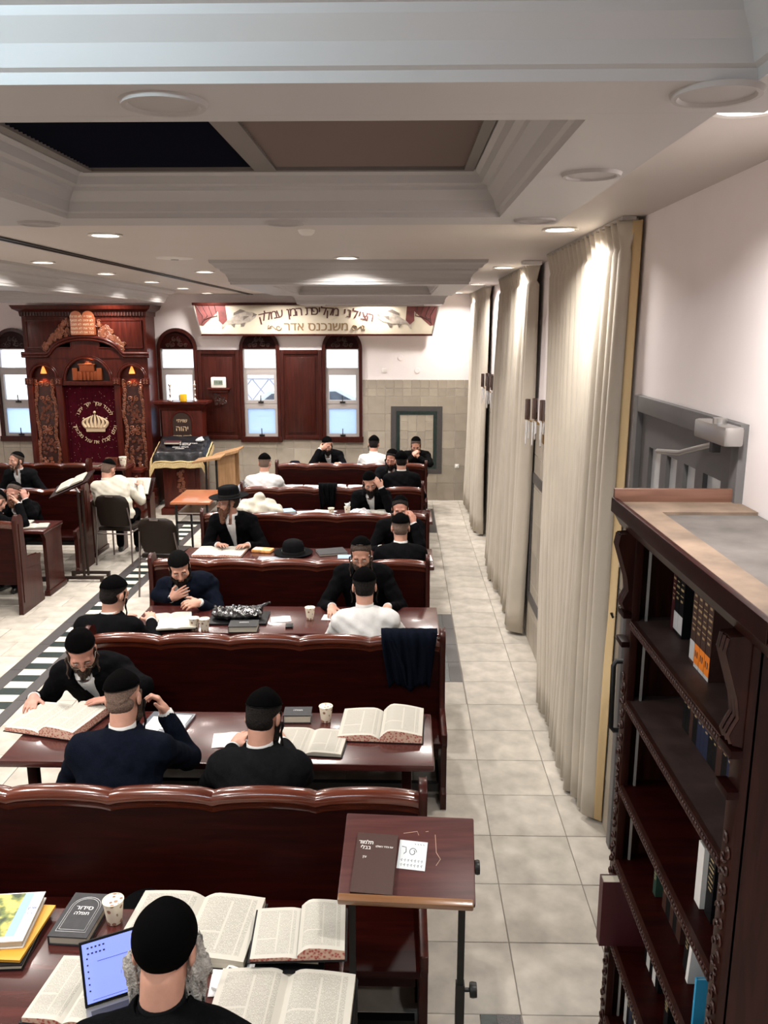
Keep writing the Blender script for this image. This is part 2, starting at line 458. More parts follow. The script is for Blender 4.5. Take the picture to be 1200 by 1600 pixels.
def person(label, hip, face, head, yaw=0, pitch=20, roll=0, coat='black', skin=0, hair='black', beard=None, kip='velvet', kip_t=(.35,.022), glasses=False,
           payot=0, L=None, Rr=None, vox=.007, hat=False, open_coat=True, legs=True, seat=.46, shirt='white', bulk=1.0, cropped=False, group='men studying at the tables', foot=.30, hairfront=.032, neckfwd=0., sidepay=(1,-1), nape=True):
    """hip (x,y); face = heading in degrees (0 = facing +Y away from the camera, 180 = facing the camera); head = world centre of the head.
    L / Rr: dict(t=hand target world, d=hand direction, n=palm normal, curl=, elbow=pole)"""
    hp = V3(hip[0], hip[1], seat+.07); a = R(face)
    f = V3(-math.sin(a), math.cos(a), 0); r = V3(math.cos(a), math.sin(a), 0)
    root = thing('person', label, 'person', (hip[0], hip[1], 0), 0, None)
    org = V3(hip[0], hip[1], 0)
    hc = V3(*head)
    # head frame
    ay = a+R(yaw); hf0 = V3(-math.sin(ay), math.cos(ay), 0); hr = V3(math.cos(ay), math.sin(ay), 0)
    hf = hf0*math.cos(R(pitch))-UPV*math.sin(R(pitch)); hu = np.cross(hr, hf)
    if roll:
        c_, s_ = math.cos(R(roll)), math.sin(R(roll)); hr, hu = hr*c_+hu*s_, hu*c_-hr*s_
    HB = np.array([hr, hf, hu])
    def H(x, y, z): return hc+hr*x+hf*y+hu*z
    nb = H(0, -.035, -.10)*.5+(hc-f*(.055+neckfwd)-UPV*.16)*.5
    nb = nb-UPV*.035
    ctrl = hp+UPV*(nb[2]-hp[2])*.55-f*.045
    def C(t): return hp*(1-t)**2+ctrl*2*t*(1-t)+nb*t*t
    def T(t): return nrm((ctrl-hp)*(1-t)+(nb-ctrl)*t)
    tl = np.linalg.norm(nb-hp); vs_ = tl/.50          # torso length ratio
    def torso(F, g, k=.05):
        for t, wd, dp in ((.06,.165,.125),(.32,.150,.115),(.58,.163,.118),(.80,.168,.108)):
            tt = T(t); ff = np.cross(tt, r)*-1; ff = nrm(np.cross(r, tt)*-1) if (np.cross(tt, r)@f) > 0 else nrm(np.cross(r, tt))
            F.ell(C(t), (wd*bulk+g, dp*bulk+g, .13*vs_+g*.5), [r, ff, tt], k=k)
        sh = C(.86); F.cap(sh-r*.145*bulk, sh+r*.145*bulk, .062+g, .062+g, k=k)
    Sh = {}; arms = {}
    for sd, spec in ((-1, L), (1, Rr)):
        S = C(.86)+r*sd*.165*bulk+f*.012-UPV*.008
        if spec is None: spec = dict(t=hp+f*.36+r*sd*.16+UPV*.22)
        tg = np.array(spec['t'], float)
        pole = np.array(spec.get('elbow', -UPV*.8+r*sd*.55-f*.25), float)
        E_, W_ = ik(S, tg, .285, .265, pole)
        if spec.get('abs_elbow') is not None: E_ = np.array(spec['abs_elbow'], float); W_ = tg
        arms[sd] = (S, E_, W_, spec)
    lo = np.min([hp-.30, hc-.22, nb-.30]+[q-.16 for sd in arms for q in arms[sd][:3]], axis=0); hi = np.max([hp+.25, hc+.22, nb+.30]+[q+.16 for sd in arms for q in arms[sd][:3]], axis=0)
    sk = SKIN[skin]
    # ---- body: head, neck, trunk, arms and hands as one surface
    F = Field(lo, hi, vox)
    torso(F, -.03)
    for sd, (S, E_, W_, spec) in arms.items():
        F.cap(S, E_, .042, .036, k=.03); F.cap(E_, W_, .036, .026, k=.015)
        fd = nrm(W_-E_); d = np.array(spec.get('d', fd+f*.1), float); n = np.array(spec.get('n', -UPV), float)
        hand(F, W_, d, n, spec.get('curl', .45), spec.get('spread', .25), side=(1 if sd < 0 else -1)*spec.get('flip', 1), k=.006, thumb=spec.get('thumb', .8))
    F.cap(H(0, -.022, -.065), nb+UPV*.02, .054, .060, k=.03)
    F.ell(H(0,-.015,.035), (.074,.097,.088), HB, k=.02)
    F.ell(H(0,.022,-.045), (.058,.070,.074), HB, k=.03)
    F.cap(H(-.02,.060,-.098), H(.02,.060,-.098), .022, k=.025)
    F.cap(H(-.036,.078,.026), H(.036,.078,.026), .013, k=.014)
    for sx in (-1, 1):
        F.ell(H(sx*.042,.056,-.026), (.026,.028,.024), HB, k=.02)
        F.cap(H(sx*.031,.103,.002), H(sx*.034,.099,.002), .011, k=.010, sub=True)
        F.cap(H(sx*.045,.078,.010), H(sx*.020,.083,.011), .0075, k=.004); F.cap(H(sx*.044,.076,-.009), H(sx*.021,.081,-.010), .006, k=.004)
        F.ell(H(sx*.077,-.012,-.008), (.009,.021,.032), HB, k=.006)
    F.cap(H(0,.088,.016), H(0,.110,-.026), .009, .0135, k=.012)
    for sx in (-1, 1): F.cap(H(sx*.012,.098,-.031), H(sx*.012,.094,-.031), .009, k=.008)
    F.cap(H(-.018,.085,-.060), H(.018,.085,-.060), .0075, k=.006); F.cap(H(-.015,.083,-.072), H(.015,.083,-.072), .0085, k=.006)
    F.build('body', sk, root, org, 1)
    # ---- eyes
    for sx in (-1, 1):
        me = MB(); c = H(sx*.032,.0775,.002); me.sphere(c-org, .0125, 10, 7, 0)
        eo = me.build('eye', EYE, root, smooth=60)
        me = MB(); me.sphere(c+hf*.0090-hu*.0035-org, .0052, 8, 6); me.build('iris', IRIS, eo, smooth=60)
    # ---- hair
    hm = HAIR['cropped' if cropped else hair]
    hv = min(vox, .006)
    G = Field(hc-.19, hc+.19, hv)
    gp = .004 if cropped else .0075
    G.ell(H(0,-.017,.036), (.074+gp,.097+gp,.088+gp), HB, k=0, cut=lambda u, v, w_: np.maximum(-(w_*.55-v*.84+.036), (v*1.0+(w_-hairfront)*-1.3-.052)))
    if nape: G.ell(H(0,-.046,-.030), (.058+gp,.050+gp,.050), HB, k=.03)
    for sx in (-1, 1): G.cap(H(sx*.076,.012,.03), H(sx*.0725,.018,-.030), .008, .006, k=.006)
    G.cap(H(-.046,.088,.028), H(-.016,.0935,.030), .0045, k=.002); G.cap(H(.046,.088,.028), H(.016,.0935,.030), .0045, k=.002)
    G.warp(lambda X, Y, Z: .0014*np.sin(X*310)*np.sin(Y*290+Z*200))
    G.build('hair', hm, root, org, 0)
    # ---- beard
    if beard:
        bc, bl = beard
        ext = .12+bl
        B_ = Field(hc-ext-.06, hc+ext+.06, max(hv, .006))
        th = .012 if bl > .02 else .006
        for sx in (-1, 1):
            B_.cap(H(sx*.072,.016,-.018), H(sx*.056,.042,-.085), .010+th*.3, .012+th*.5, k=.02)
            B_.cap(H(sx*.056,.042,-.085), H(0,.066,-.112), .012+th*.5, .014+th, k=.02)
            B_.cap(H(0,.094,-.048), H(sx*.030,.080,-.066), .0060, .0075, k=.008)
            B_.cap(H(sx*.030,.080,-.066), H(sx*.022,.076,-.100), .0075, .012, k=.012)
        B_.cap(H(0,.082,-.090), H(0,.078,-.110), .012, .018, k=.012)
        if bl > .01:
            tip = H(0,.070,-.105)*.35+(H(0,.074,-.11)-UPV*bl-hu*bl*.2)*.65
            B_.cap(H(-.022,.064,-.10), tip-hr*.012, .030, .018, k=.03); B_.cap(H(.022,.064,-.10), tip+hr*.012, .030, .018, k=.03)
        am = .004 if bl > .02 else .0018
        if bc == 'grey':
            am = .007
            for sx in (-1, 1):
                B_.cap(H(sx*.086,.0,.03), H(sx*.092,.025,-.05), .010, .018, k=.02); B_.cap(H(sx*.092,.025,-.05), H(sx*.070,.06,-.15), .022, .030, k=.03)
        B_.warp(lambda X, Y, Z: (.004*np.sin(X*520+Z*300)*np.sin(Y*480-Z*260) if bc == 'grey' else 0)+am*np.sin(X*190+Z*60)*np.sin(Y*170-Z*40+1)+am*.6*np.sin(X*330+Y*270))
        B_.build('beard', HAIR[bc], root, org, 0)
    # ---- head covering
    if kip:
        kt, kc = kip_t
        nz_ = nrm(V3(0, -kt, 1))
        K = Field(hc-.16, hc+.17, hv)
        K.ell(H(0,-.017,.038), (.0865,.1085,.0945), HB, k=0, cut=lambda u, v, w_: -(v*nz_[1]+w_*nz_[2]-kc))
        if kip == 'velvet':
            K.cap(H(0,-.03,.108), H(0,-.03,.112), .03, .02, k=.03)
        K.build('skullcap', VELVET if kip == 'velvet' else CLOTH['knit'], root, org, 2)
        rim = MB(); pts = []
        for i in range(40):
            q = 2*math.pi*i/40; rx, ry = .0865, .1085
            # ring of the dome on the cutting plane, found numerically
            lo_, hi_ = 0.0, 1.3
            cx, cy = math.cos(q), math.sin(q)
            for _ in range(26):
                m_ = (lo_+hi_)/2; u = rx*m_*cx; v = ry*m_*cy; w_ = (kc-v*nz_[1])/nz_[2]
                if (u/rx)**2+(v/ry)**2+(w_/.0945)**2 < 1: lo_ = m_
                else: hi_ = m_
            lo_ *= .982; u = rx*lo_*cx; v = ry*lo_*cy; w_ = (kc-v*nz_[1])/nz_[2]
            pts.append(H(u, v-.017, w_+.038)-org)
        rim.tube(pts, .0022, 6, closed=True); rim.build('skullcap_rim', FELT, root, smooth=60)
    if hat:
        ht = MB(); pr = [(.0,.0),(.165,.0),(.178,.006),(.181,.012),(.176,.011),(.150,.006),(.100,.010),(.097,.03),(.093,.085),(.085,.105),(.060,.116),(.03,.112),(.0,.108)]
        mx = Matrix(((hr[0],hf[0],hu[0],0),(hr[1],hf[1],hu[1],0),(hr[2],hf[2],hu[2],0),(0,0,0,1)))
        ht.lathe(pr, 36, (0,-.012,.050), sy=1.12); ht.xform(Matrix.Translation(Vector(hc-org)) @ mx)
        ho = ht.build('hat', FELT, root, smooth=50)
        bd = MB(); bd.lathe([(.1015,.012),(.1005,.034),(.098,.034),(.098,.012)], 36, (0,-.012,.050), sy=1.12); bd.xform(Matrix.Translation(Vector(hc-org)) @ mx)
        bd.build('hat_band', SHOE, ho, smooth=50)
    if payot:
        for sx in sidepay:
            pm = MB(); base = H(sx*.082,.020,-.012); pts = []; rad = []
            n_ = 34
            for i in range(n_):
                u = i/(n_-1); ph = u*payot*70
                p = base+(-UPV*.85-hu*.15)*payot*u+f*.004+hr*sx*(.004+.004*math.sin(ph))+hf*.004*math.cos(ph)
                pts.append(p-org); rad.append(.0060+.0022*abs(math.sin(ph*1.0))-.003*u)
            pm.tube(pts, rad, 6); pm.build('sidelock', HAIR['black' if hair == 'cropped' else hair], root, smooth=60)
    if glasses:
        gm = MB()
        for sx in (-1, 1):
            pts = [H(sx*.033+.0225*math.cos(q), .108+.004*math.cos(q)*-sx*sx, .001+.0175*math.sin(q))-org for q in [2*math.pi*i/18 for i in range(18)]]
            gm.tube(pts, .0016, 5, closed=True)
            gm.tube([H(sx*.055,.104,.006)-org, H(sx*.074,.06,.008)-org, H(sx*.080,-.01,.004)-org], .0015, 5)
        gm.tube([H(-.011,.109,.004)-org, H(0,.113,.007)-org, H(.011,.109,.004)-org], .0016, 5)
        gm.build('glasses', WIRE, root, smooth=60)
    # ---- clothes
    cv = max(vox*1.25, .0085)
    cm = CLOTH[coat]; jacket = coat not in ('white', 'cream', 'knit')
    rng = random.Random(label); ph = [rng.uniform(0, 6) for _ in range(6)]
    J = Field(lo-.03, hi+.03, cv)
    g = .016 if jacket else .008
    torso(J, g, .06)
    sh = C(.86)
    J.cap(sh-r*.155*bulk, sh+r*.155*bulk, .062+g*.7, .062+g*.7, k=.04)
    for sx in (-1, 1): J.cap(nb-UPV*.035+r*sx*.05, sh+r*sx*.170*bulk+UPV*.012, .050, .046+g*.5, k=.03)
    J.cap(nb-UPV*.04-r*.05, nb-UPV*.04+r*.05, .048+g*.4, k=.04)
    for sd, (S, E_, W_, spec) in arms.items():
        J.cap(S, E_, .058+g*.6, .051+g*.5, k=.014); J.cap(E_, E_+(W_-E_)*.90, .050+g*.5, .037+g*.45, k=.012)
    fz = nrm(W_-E_)
    def wr(X, Y, Z):
        u = X*r[0]+Y*r[1]; v = X*f[0]+Y*f[1]
        A = .0038 if jacket else .0048
        return A*(np.sin(u*26+Z*34+ph[0])*np.sin(Z*30-v*20+ph[1])+.6*np.sin(u*60-Z*44+v*38+ph[2])*np.sin(v*46+ph[3])+.35*np.sin(Z*95+u*50+ph[4]))
    J.warp(wr)
    fn = nrm(f+UPV*.0)
    ax = nb-hp
    def vneck(X, Y, Z, wtop, slo, depth=.02):
        px, py, pz = X-hp[0], Y-hp[1], Z-hp[2]
        s_ = (px*ax[0]+py*ax[1]+pz*ax[2])/float(ax@ax)
        u = (px-ax[0]*s_)*r[0]+(py-ax[1]*s_)*r[1]
        v = (px-ax[0]*s_)*f[0]+(py-ax[1]*s_)*f[1]+0*pz
        return s_, u, v
    if jacket and open_coat:
        def cutv(X, Y, Z):
            s_, u, v = vneck(X, Y, Z, .07, .2)
            wdt = np.clip((s_-.18)*.062, .001, .046)
            inside = np.maximum(np.maximum(np.abs(u)-wdt, -(v-.0)), -(s_-.18))
            return -inside
        J.inter(cutv)
    # open neck hole
    q0 = nb-UPV*.03
    J.cap(H(0,-.03,-.09), q0+f*.01, .052, .056, k=.012, sub=True)
    jo = J.build('jacket' if jacket else 'shirt', cm, root, org, 1)
    # sleeve ends: white cuff, sleeve hem
    if jacket:
        for sd, (S, E_, W_, spec) in arms.items():
            cf = MB(); dd = nrm(W_-E_)
            A_ = E_+(W_-E_)*.84-org; B2 = W_+dd*.012-org
            cf.tube([A_, A_*.5+B2*.5, B2, B2+dd*.002, B2-dd*.01], [.038,.037,.035,.033,.029], 14, caps=False)
            cf.build('shirt_cuff', CLOTH[shirt], root, smooth=50)
        # shirt under the coat
        S_ = Field(lo-.02, hi+.02, .011)
        torso(S_, .004, .05)
        S_.cap(nb-UPV*.03-r*.03, nb-UPV*.03+r*.03, .056, k=.05)
        S_.cap(H(0,-.03,-.09), q0+f*.01, .050, .054, k=.012, sub=True)
        S_.build('shirt', CLOTH[shirt], root, org, 1)
    # collar band standing round the neck
    nk = H(0,-.03,-.075); nd = nrm(nk-q0)
    e1 = nrm(r-nd*(r@nd)); e2 = np.cross(nd, e1)
    if e2@f < 0: e2 = -e2
    def ring(h_, rad, gap=.5, tilt=0.):
        out = []
        for i in range(25):
            q = math.pi*2*(i/24)*(1-gap/6.28)+gap/2+math.pi/2
            out.append(q0+nd*(h_+tilt*math.sin(q))+e1*rad*math.cos(q)+e2*rad*1.06*math.sin(q)+e2*.004-org)
        return out
    cl = MB(); hi_c = .086
    rings = [ring(-.015,.068), ring(hi_c*.6,.063), ring(hi_c,.061), ring(hi_c+.002,.058), ring(hi_c*.4,.058), ring(-.015,.062)]
    cl.loft(rings, closed=False, caps=False); cl.build('shirt_collar', CLOTH[shirt] if jacket else cm, root, smooth=60)
    if jacket:
        cj = MB(); rings = [ring(.018,.108,1.3), ring(.050,.094,1.3), ring(.070,.078,1.3), ring(.074,.073,1.3), ring(.070,.068,1.3), ring(.03,.070,1.3)]
        cj.loft(rings, closed=False, caps=False); cj.build('coat_collar', cm, jo, smooth=60)
        if open_coat:
            # lapels: two flat flaps along the edges of the opening
            for sx in (-1, 1):
                lp = MB(); A = []
                for s_, u0, u1 in ((.93,.050,.085),(.80,.050,.105),(.72,.046,.112),(.70,.045,.088),(.45,.028,.062),(.2,.010,.022)):
                    base = C(s_); tt = T(s_); ff = nrm(f-tt*(f@tt))
                    dep = (.118*bulk+g)*1.0+.008
                    def pt(u): return base+r*sx*u+ff*dep*math.sqrt(max(.05, 1-(u/(.19*bulk))**2))-org
                    A.append([pt(u0), pt((u0+u1)/2)+Vector(ff)*.004, pt(u1)])
                lp.loft([[Vector(p) for p in row] for row in A], closed=False, caps=False)
                lp.build('lapel', cm, jo, smooth=60)
    # ---- trousers and shoes
    if legs:
        tr = Field(V3(hp[0]-.62, hp[1]-.62, 0.05), V3(hp[0]+.62, hp[1]+.62, hp[2]+.2), .014)
        kz = seat+.045
        for sx in (-1, 1):
            sm = MB(); hj = hp+r*sx*.09+UPV*-.0; kn = hp+f*.44+r*sx*.11; kn[2] = kz
            an = kn-f*(.44-foot-.12)+r*sx*.0; an[2] = .10
            tr.cap(hj, kn, .086, .062, k=.04); tr.cap(kn, an, .058, .048, k=.02)
            h0 = an-f*.05-org; h0[2] = 0.0
            tip = h0+f*.25
            rows = []
            for u, wv, hv_ in ((0,.028,.055),(.12,.036,.075),(.45,.040,.065),(.75,.046,.045),(.95,.034,.034),(1,.015,.025)):
                c_ = h0+f*.27*u
                rows.append([c_+r*wv*math.cos(q)+UPV*(.002+max(0, hv_*(.5+.5*math.sin(q)))) for q in [2*math.pi*i/12 for i in range(12)]])
            sm.loft([[Vector(p) for p in row] for row in rows]); sm.build('shoe', SHOE, root, smooth=50)
        tr.ell(hp, (.18,.14,.11), [r, f, UPV], k=.05)
        tr.build('trousers', CLOTH['black'], root, org, 1)
    return root
# ------------------------------------------------------------------ room shell
XL, XR, YN, YF, ZC = -7.3, 1.22, -3.0, 14.1, 3.45
PLASTER = M('plaster', (.84,.775,.775), .75, noise=(2.5,.03), bump=(40,.05))
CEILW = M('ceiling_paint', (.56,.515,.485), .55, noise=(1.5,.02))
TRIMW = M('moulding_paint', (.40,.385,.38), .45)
TILE = []
for i, c in enumerate(((.46,.42,.365),(.435,.40,.345),(.48,.44,.385),(.42,.385,.335))):
    TILE.append(M('floor_tile_%s' % 'abcd'[i], c, .5, noise=(7,.20), spec=.3))
WTILE = [M('wall_tile_%s' % 'abc'[i], c, .45, noise=(5,.10)) for i, c in enumerate(((.33,.285,.23),(.305,.265,.215),(.355,.31,.25)))]
GROUT = M('grout', (.23,.205,.18), .9)
GRANITE = M('dark_granite', (.055,.050,.050), .4, noise=(160,.7))
GREENST = M('green_marble', (.014,.026,.024), .3, noise=(40,.5))
PALEST = M('pale_marble', (.62,.58,.50), .4, noise=(8,.1))
WOOD = wood('mahogany', (.0105,.0013,.0010), (.024,.0028,.0018), .38, .0, spec=.10)
WOODR = wood('mahogany_rail', (.055,.010,.0045), (.115,.024,.010), .22, .7)
WOODD = wood('mahogany_dark', (.008,.0013,.0010), (.018,.0030,.0022), .4, .0, spec=.1)
WOODV = wood('mahogany_upright', (.022,.0036,.0024), (.050,.0090,.0055), .34, .12, spec=.2, stretch=(14,14,1.2))
WOODT = wood('mahogany_table', (.038,.0080,.0070), (.075,.017,.014), .25, .35)
CARVE = M('carved_wood', (.20,.062,.028), .38, coat=.25, spec=.5, noise=(30,.3))
CARVED = M('carved_dark_wood', (.035,.010,.007), .4, coat=.1, spec=.4, noise=(30,.3))
ALU = M('window_aluminium', (.36,.33,.32), .45, metal=.2)
BLACKM = M('black_metal', (.012,.012,.012), .4, metal=.5)
STEEL = M('steel', (.45,.44,.43), .3, metal=.9)
GREYP = M('grey_door_paint', (.105,.100,.100), .5, noise=(6,.08))

# floor: base slab, then tiles
fl = struct(MB().box(XL, XR+.25, YN, YF, -.25, -.006).build('floor', GROUT))
tag(fl, 'pale stone tile floor of the hall', kind='structure')
def proj(x, y, z):
    c = camo.matrix_basis.inverted() @ Vector((x, y, z))
    if c.z > -.05: return None
    return 600+1300*c.x/-c.z, 800-1300*c.y/-c.z
camo.matrix_basis = Matrix.Translation(camo.location) @ camo.rotation_euler.to_matrix().to_4x4()
tiles = []
G = .004; TW = .445; TH = .4355
STRIPX = (-3.40, -2.98)
def inlay_hit(x0, x1, y0, y1):
    for a, b in ((.6, 3.06), (6.53, 8.22), (11.75, 13.4)):
        if x1 > .35 and x0 < .525 and y1 > a and y0 < b: return True
    return False
cols = [x for x in [.531+TW*k for k in range(-8, 3)] if x < XR]
cols = [STRIPX[1]]+[c for c in cols if c > STRIPX[1]+.05]+[XR]
rows = [3.492+TH*k for k in range(-15, 26)]
rows = [q for q in rows if YN <= q < YF]+[YF]
for i in range(len(cols)-1):
    for j in range(len(rows)-1): tiles.append((cols[i], cols[i+1], rows[j], rows[j+1]))
c2 = [STRIPX[0]-.445*k for k in range(0, 9)]
for j in range(50):
    y0 = YN+.345*j; y1 = min(y0+.345, YF)
    if y0 >= YF: break
    off = .222 if j % 2 else 0
    xs = [STRIPX[0]]+[q-off if off else q-.445 for q in c2]
    xs = sorted(set([STRIPX[0], XL]+[q for q in [STRIPX[0]-off-.445*k for k in range(0, 10)] if XL+.1 < q < STRIPX[0]-.01]))
    for i in range(len(xs)-1): tiles.append((xs[i], xs[i+1], y0, y1))
def clip_inlay(t):
    """cut a tile by the dark inlay strip"""
    x0, x1, y0, y1 = t; out = [t]
    for a, b in ((.6, 3.06), (6.53, 8.22), (11.75, 13.4)):
        nxt = []
        for (x0, x1, y0, y1) in out:
            if x1 <= .355 or x0 >= .52 or y1 <= a+.005 or y0 >= b-.005: nxt.append((x0, x1, y0, y1)); continue
            if x0 < .34: nxt.append((x0, .35, y0, y1))
            if x1 > .535: nxt.append((.525, x1, y0, y1))
            cx0, cx1 = max(x0, .35), min(x1, .525)
            if y0 < a-.01: nxt.append((cx0, cx1, y0, a))
            if y1 > b+.01: nxt.append((cx0, cx1, b, y1))
        out = nxt
    return out
tiles = [q for t in tiles for q in clip_inlay(t)]
def area_of(t):
    P = [proj(x, y, 0) for x, y in ((t[0],t[2]),(t[1],t[2]),(t[1],t[3]),(t[0],t[3]))]
    if any(p is None for p in P): return 0
    cx = sum(p[0] for p in P)/4; cy = sum(p[1] for p in P)/4
    if not (-30 < cx < 1130 and -30 < cy < 1640): return 0
    A = abs(sum(P[i][0]*P[(i+1) % 4][1]-P[(i+1) % 4][0]*P[i][1] for i in range(4)))/2
    mx = (t[0]+t[1])/2
    if -2.1 < mx < .1: A *= .12
    return A
tiles.sort(key=area_of, reverse=True)
tmesh = {}
def tile_mesh(w_, h_, th, mi, mats, axis='z'):
    key = (round(w_, 3), round(h_, 3), mi, axis, mats[0].name)
    if key not in tmesh:
        b = MB(); c = .002
        pr = [(0, 0, 0), (c, c, 0)]
        x, y = w_/2-G/2, h_/2-G/2
        b.add([(-x,-y,-th),(x,-y,-th),(x,y,-th),(-x,y,-th),(-x,-y,-c),(x,-y,-c),(x,y,-c),(-x,y,-c),(-x+c,-y+c,0),(x-c,-y+c,0),(x-c,y-c,0),(-x+c,y-c,0)],
              [(0,1,5,4),(1,2,6,5),(2,3,7,6),(3,0,4,7),(4,5,9,8),(5,6,10,9),(6,7,11,10),(7,4,8,11),(8,9,10,11)])
        tmesh[key] = b.mesh('tile', mats[mi])
    return tmesh[key]
rest = MB()
for k, t in enumerate(tiles):
    w_, h_ = t[1]-t[0], t[3]-t[2]
    if w_ < .02 or h_ < .02: continue
    if k < 285: link('tile', tile_mesh(w_, h_, .005, random.randrange(4), TILE), fl, ((t[0]+t[1])/2, (t[2]+t[3])/2, random.uniform(-.0006, .0006)))
    else: rest.box(t[0]+G/2, t[1]-G/2, t[2]+G/2, t[3]-G/2, -.005, 0)
ro = rest.build('tile_field', TILE[0], fl); ro['kind'] = 'stuff'
for a, b in ((.6, 3.06), (6.53, 8.22), (11.75, 13.4)):        # dark inlay strips beside the tables
    n = int((b-a)/.42); st = (b-a)/n
    for k in range(n):
        MB().box(.352, .42, a+k*st+.002, a+(k+1)*st-.002, -.005, 0).build('inlay_tile', GREENST, fl)
        MB().box(.422, .523, a+k*st+.002, a+(k+1)*st-.002, -.005, 0).build('inlay_tile', GRANITE, fl)
y = 4.9; k = 0                                                 # chequered strip along the middle aisle
while y < 12.4:
    MB().box(-3.279, -3.081, y+.002, y+.128, -.005, 0).build('inlay_tile', PALEST if k % 2 else GREENST, fl); y += .13; k += 1
for x0, x1 in ((-3.398, -3.282), (-3.078, -2.982)):
    y = 4.9
    while y < 12.4:
        MB().box(x0, x1, y+.002, min(y+.6, 12.43)-.002, -.005, 0).build('inlay_tile', GRANITE, fl); y += .6

# walls -------------------------------------------------------------
WIN = [-.995, -2.375, -3.755, -6.51]; WH = .335; WZ0, WZ1 = 1.05, 2.57
def far_wall():
    b = MB(); xs = [XL]
    for c in sorted(WIN): xs += [c-WH, c+WH]
    xs.append(XR)
    for i in range(0, len(xs), 2): b.box(xs[i], xs[i+1], YF, YF+.3, 0, ZC)
    for c in WIN: b.box(c-WH, c+WH, YF, YF+.3, 0, WZ0); b.box(c-WH, c+WH, YF, YF+.3, WZ1, ZC)
    return struct(b.build('wall_far', PLASTER))
wf = far_wall(); wf['label'] = 'far plastered wall with a tiled lower part and arched windows'
DY0, DY1, DZ = 2.94, 4.31, 2.57
b = MB(); b.box(XR, XR+.25, YN, DY0, 0, ZC).box(XR, XR+.25, DY1, YF+.3, 0, ZC).box(XR, XR+.25, DY0, DY1, DZ, ZC).box(XR+.13, XR+.25, DY0, DY1, 0, DZ)  # last box, unseen behind the door leaf, is added to stop light leaking in
wr_ = struct(b.build('wall_right', PLASTER)); wr_['label'] = 'pale plastered side wall beside the curtains'
struct(MB().box(XL-.2, XL, YN, YF+.3, 0, ZC).build('wall_left', PLASTER))['label'] = 'plastered wall at the left end of the hall'
struct(MB().box(XL-.2, XR+.25, YN-.2, YN, 0, ZC).build('wall_near', PLASTER))['label'] = 'plastered wall behind the viewpoint'
# dado tiles, far wall
def wall_tile(parent, c0, c1, z0, z1, face, mi=None):
    """face 'far' (normal -Y at YF) or 'right' (normal -X at XR)"""
    w_, h_ = c1-c0, z1-z0
    if w_ < .03 or h_ < .03: return
    me = tile_mesh(w_, h_, .010, random.randrange(3) if mi is None else mi, WTILE)
    if face == 'far': link('tile', me, parent, ((c0+c1)/2, YF-.010, (z0+z1)/2), (R(90), 0, 0))
    else: link('tile', me, parent, (XR-.010, (c0+c1)/2, (z0+z1)/2), (R(90), 0, R(-90)))
zr = [0, .30, .60, .90, 1.045]
x = 1.20
TWW = .295
while x > -.65:
    x0 = max(x-TWW, -.655)
    for z0, z1 in ((0,.30),(.30,.60),(.60,.90),(.90,1.195),(1.195,1.49),(1.49,1.785),(1.785,1.925)):
        cx, cz = (x0+x)/2, (z0+z1)/2
        if -.15 < cx < .66 and .46 < cz < 1.60:
            if x0 < -.19: wall_tile(wf, x0, -.178, z0, z1, 'far')
            continue
        if z0 == 1.785:
            wall_tile(wf, x0, (x0+x)/2, 1.785, 2.06-.14, 'far'); wall_tile(wf, (x0+x)/2, x, 1.785, 2.06-.14, 'far')
            wall_tile(wf, x0, (x0+x)/2, 1.92, 2.06, 'far'); wall_tile(wf, (x0+x)/2, x, 1.92, 2.06, 'far')
        else: wall_tile(wf, x0, x, z0, z1, 'far')
    x = x0
x = -.655
while x > -7.2:
    x0 = x-TWW
    if not (-6.1 < x < -4.2):
        for z0, z1 in ((0,.30),(.30,.60),(.60,.90),(.90,1.045)): wall_tile(wf, x0, x, z0, z1, 'far')
    x = x0
# dark framed inset on the far wall
ins = MB(); ins.box(-.178, -.09, YF-.018, YF, .465, 1.615).box(.60, .69, YF-.018, YF, .465, 1.615).box(-.09, .60, YF-.018, YF, 1.535, 1.615).box(-.09, .60, YF-.018, YF, .465, .545)
io = struct(ins.build('trim_1', GRANITE)); io['label'] = 'dark granite frame set into the tiled far wall'
MB().box(-.088, -.03, YF-.016, YF, .547, 1.533).box(.54, .598, YF-.016, YF, .547, 1.533).box(-.03, .54, YF-.016, YF, 1.475, 1.533).box(-.03, .54, YF-.016, YF, .547, .605).build('inner_border', GREENST, io)
xs = [-.03, .115, .255, .40, .54]
for i in range(4):
    z = .605
    while z < 1.47:
        z1 = min(z+(.29 if i in (1,2) else .15), 1.475); wall_tile(io, xs[i], xs[i+1], z, z1, 'far'); z = z1
# dado tiles and dark frames on the side wall between the curtains
for y0, y1 in ((4.34, 4.62), (6.0, 7.72), (9.9, 11.8)):
    y = y0
    while y < y1-.02:
        yy = min(y+TWW, y1)
        for z0, z1 in ((0,.30),(.30,.60),(.60,.90),(.90,1.195),(1.195,1.49),(1.49,1.785),(1.785,2.06)): wall_tile(wr_, y, yy, z0, z1, 'right')
        y = yy
for k, (y0, y1) in enumerate(((6.75, 7.58), (10.35, 11.15))):
    f_ = MB(); f_.box(XR-.022, XR-.008, y0, y0+.09, .4, 1.62).box(XR-.022, XR-.008, y1-.09, y1, .4, 1.62).box(XR-.022, XR-.008, y0+.09, y1-.09, 1.53, 1.62).box(XR-.022, XR-.008, y0+.09, y1-.09, .4, .49)
    o = struct(f_.build('trim_%d' % (k+2), GRANITE)); o['label'] = ['dark stone frame on the side wall beside the nearest curtain', 'dark stone frame on the side wall beside the middle curtain'][k]
for y0, y1 in ((4.34, 4.62), (6.0, 7.72), (9.9, 11.8)):
    pass

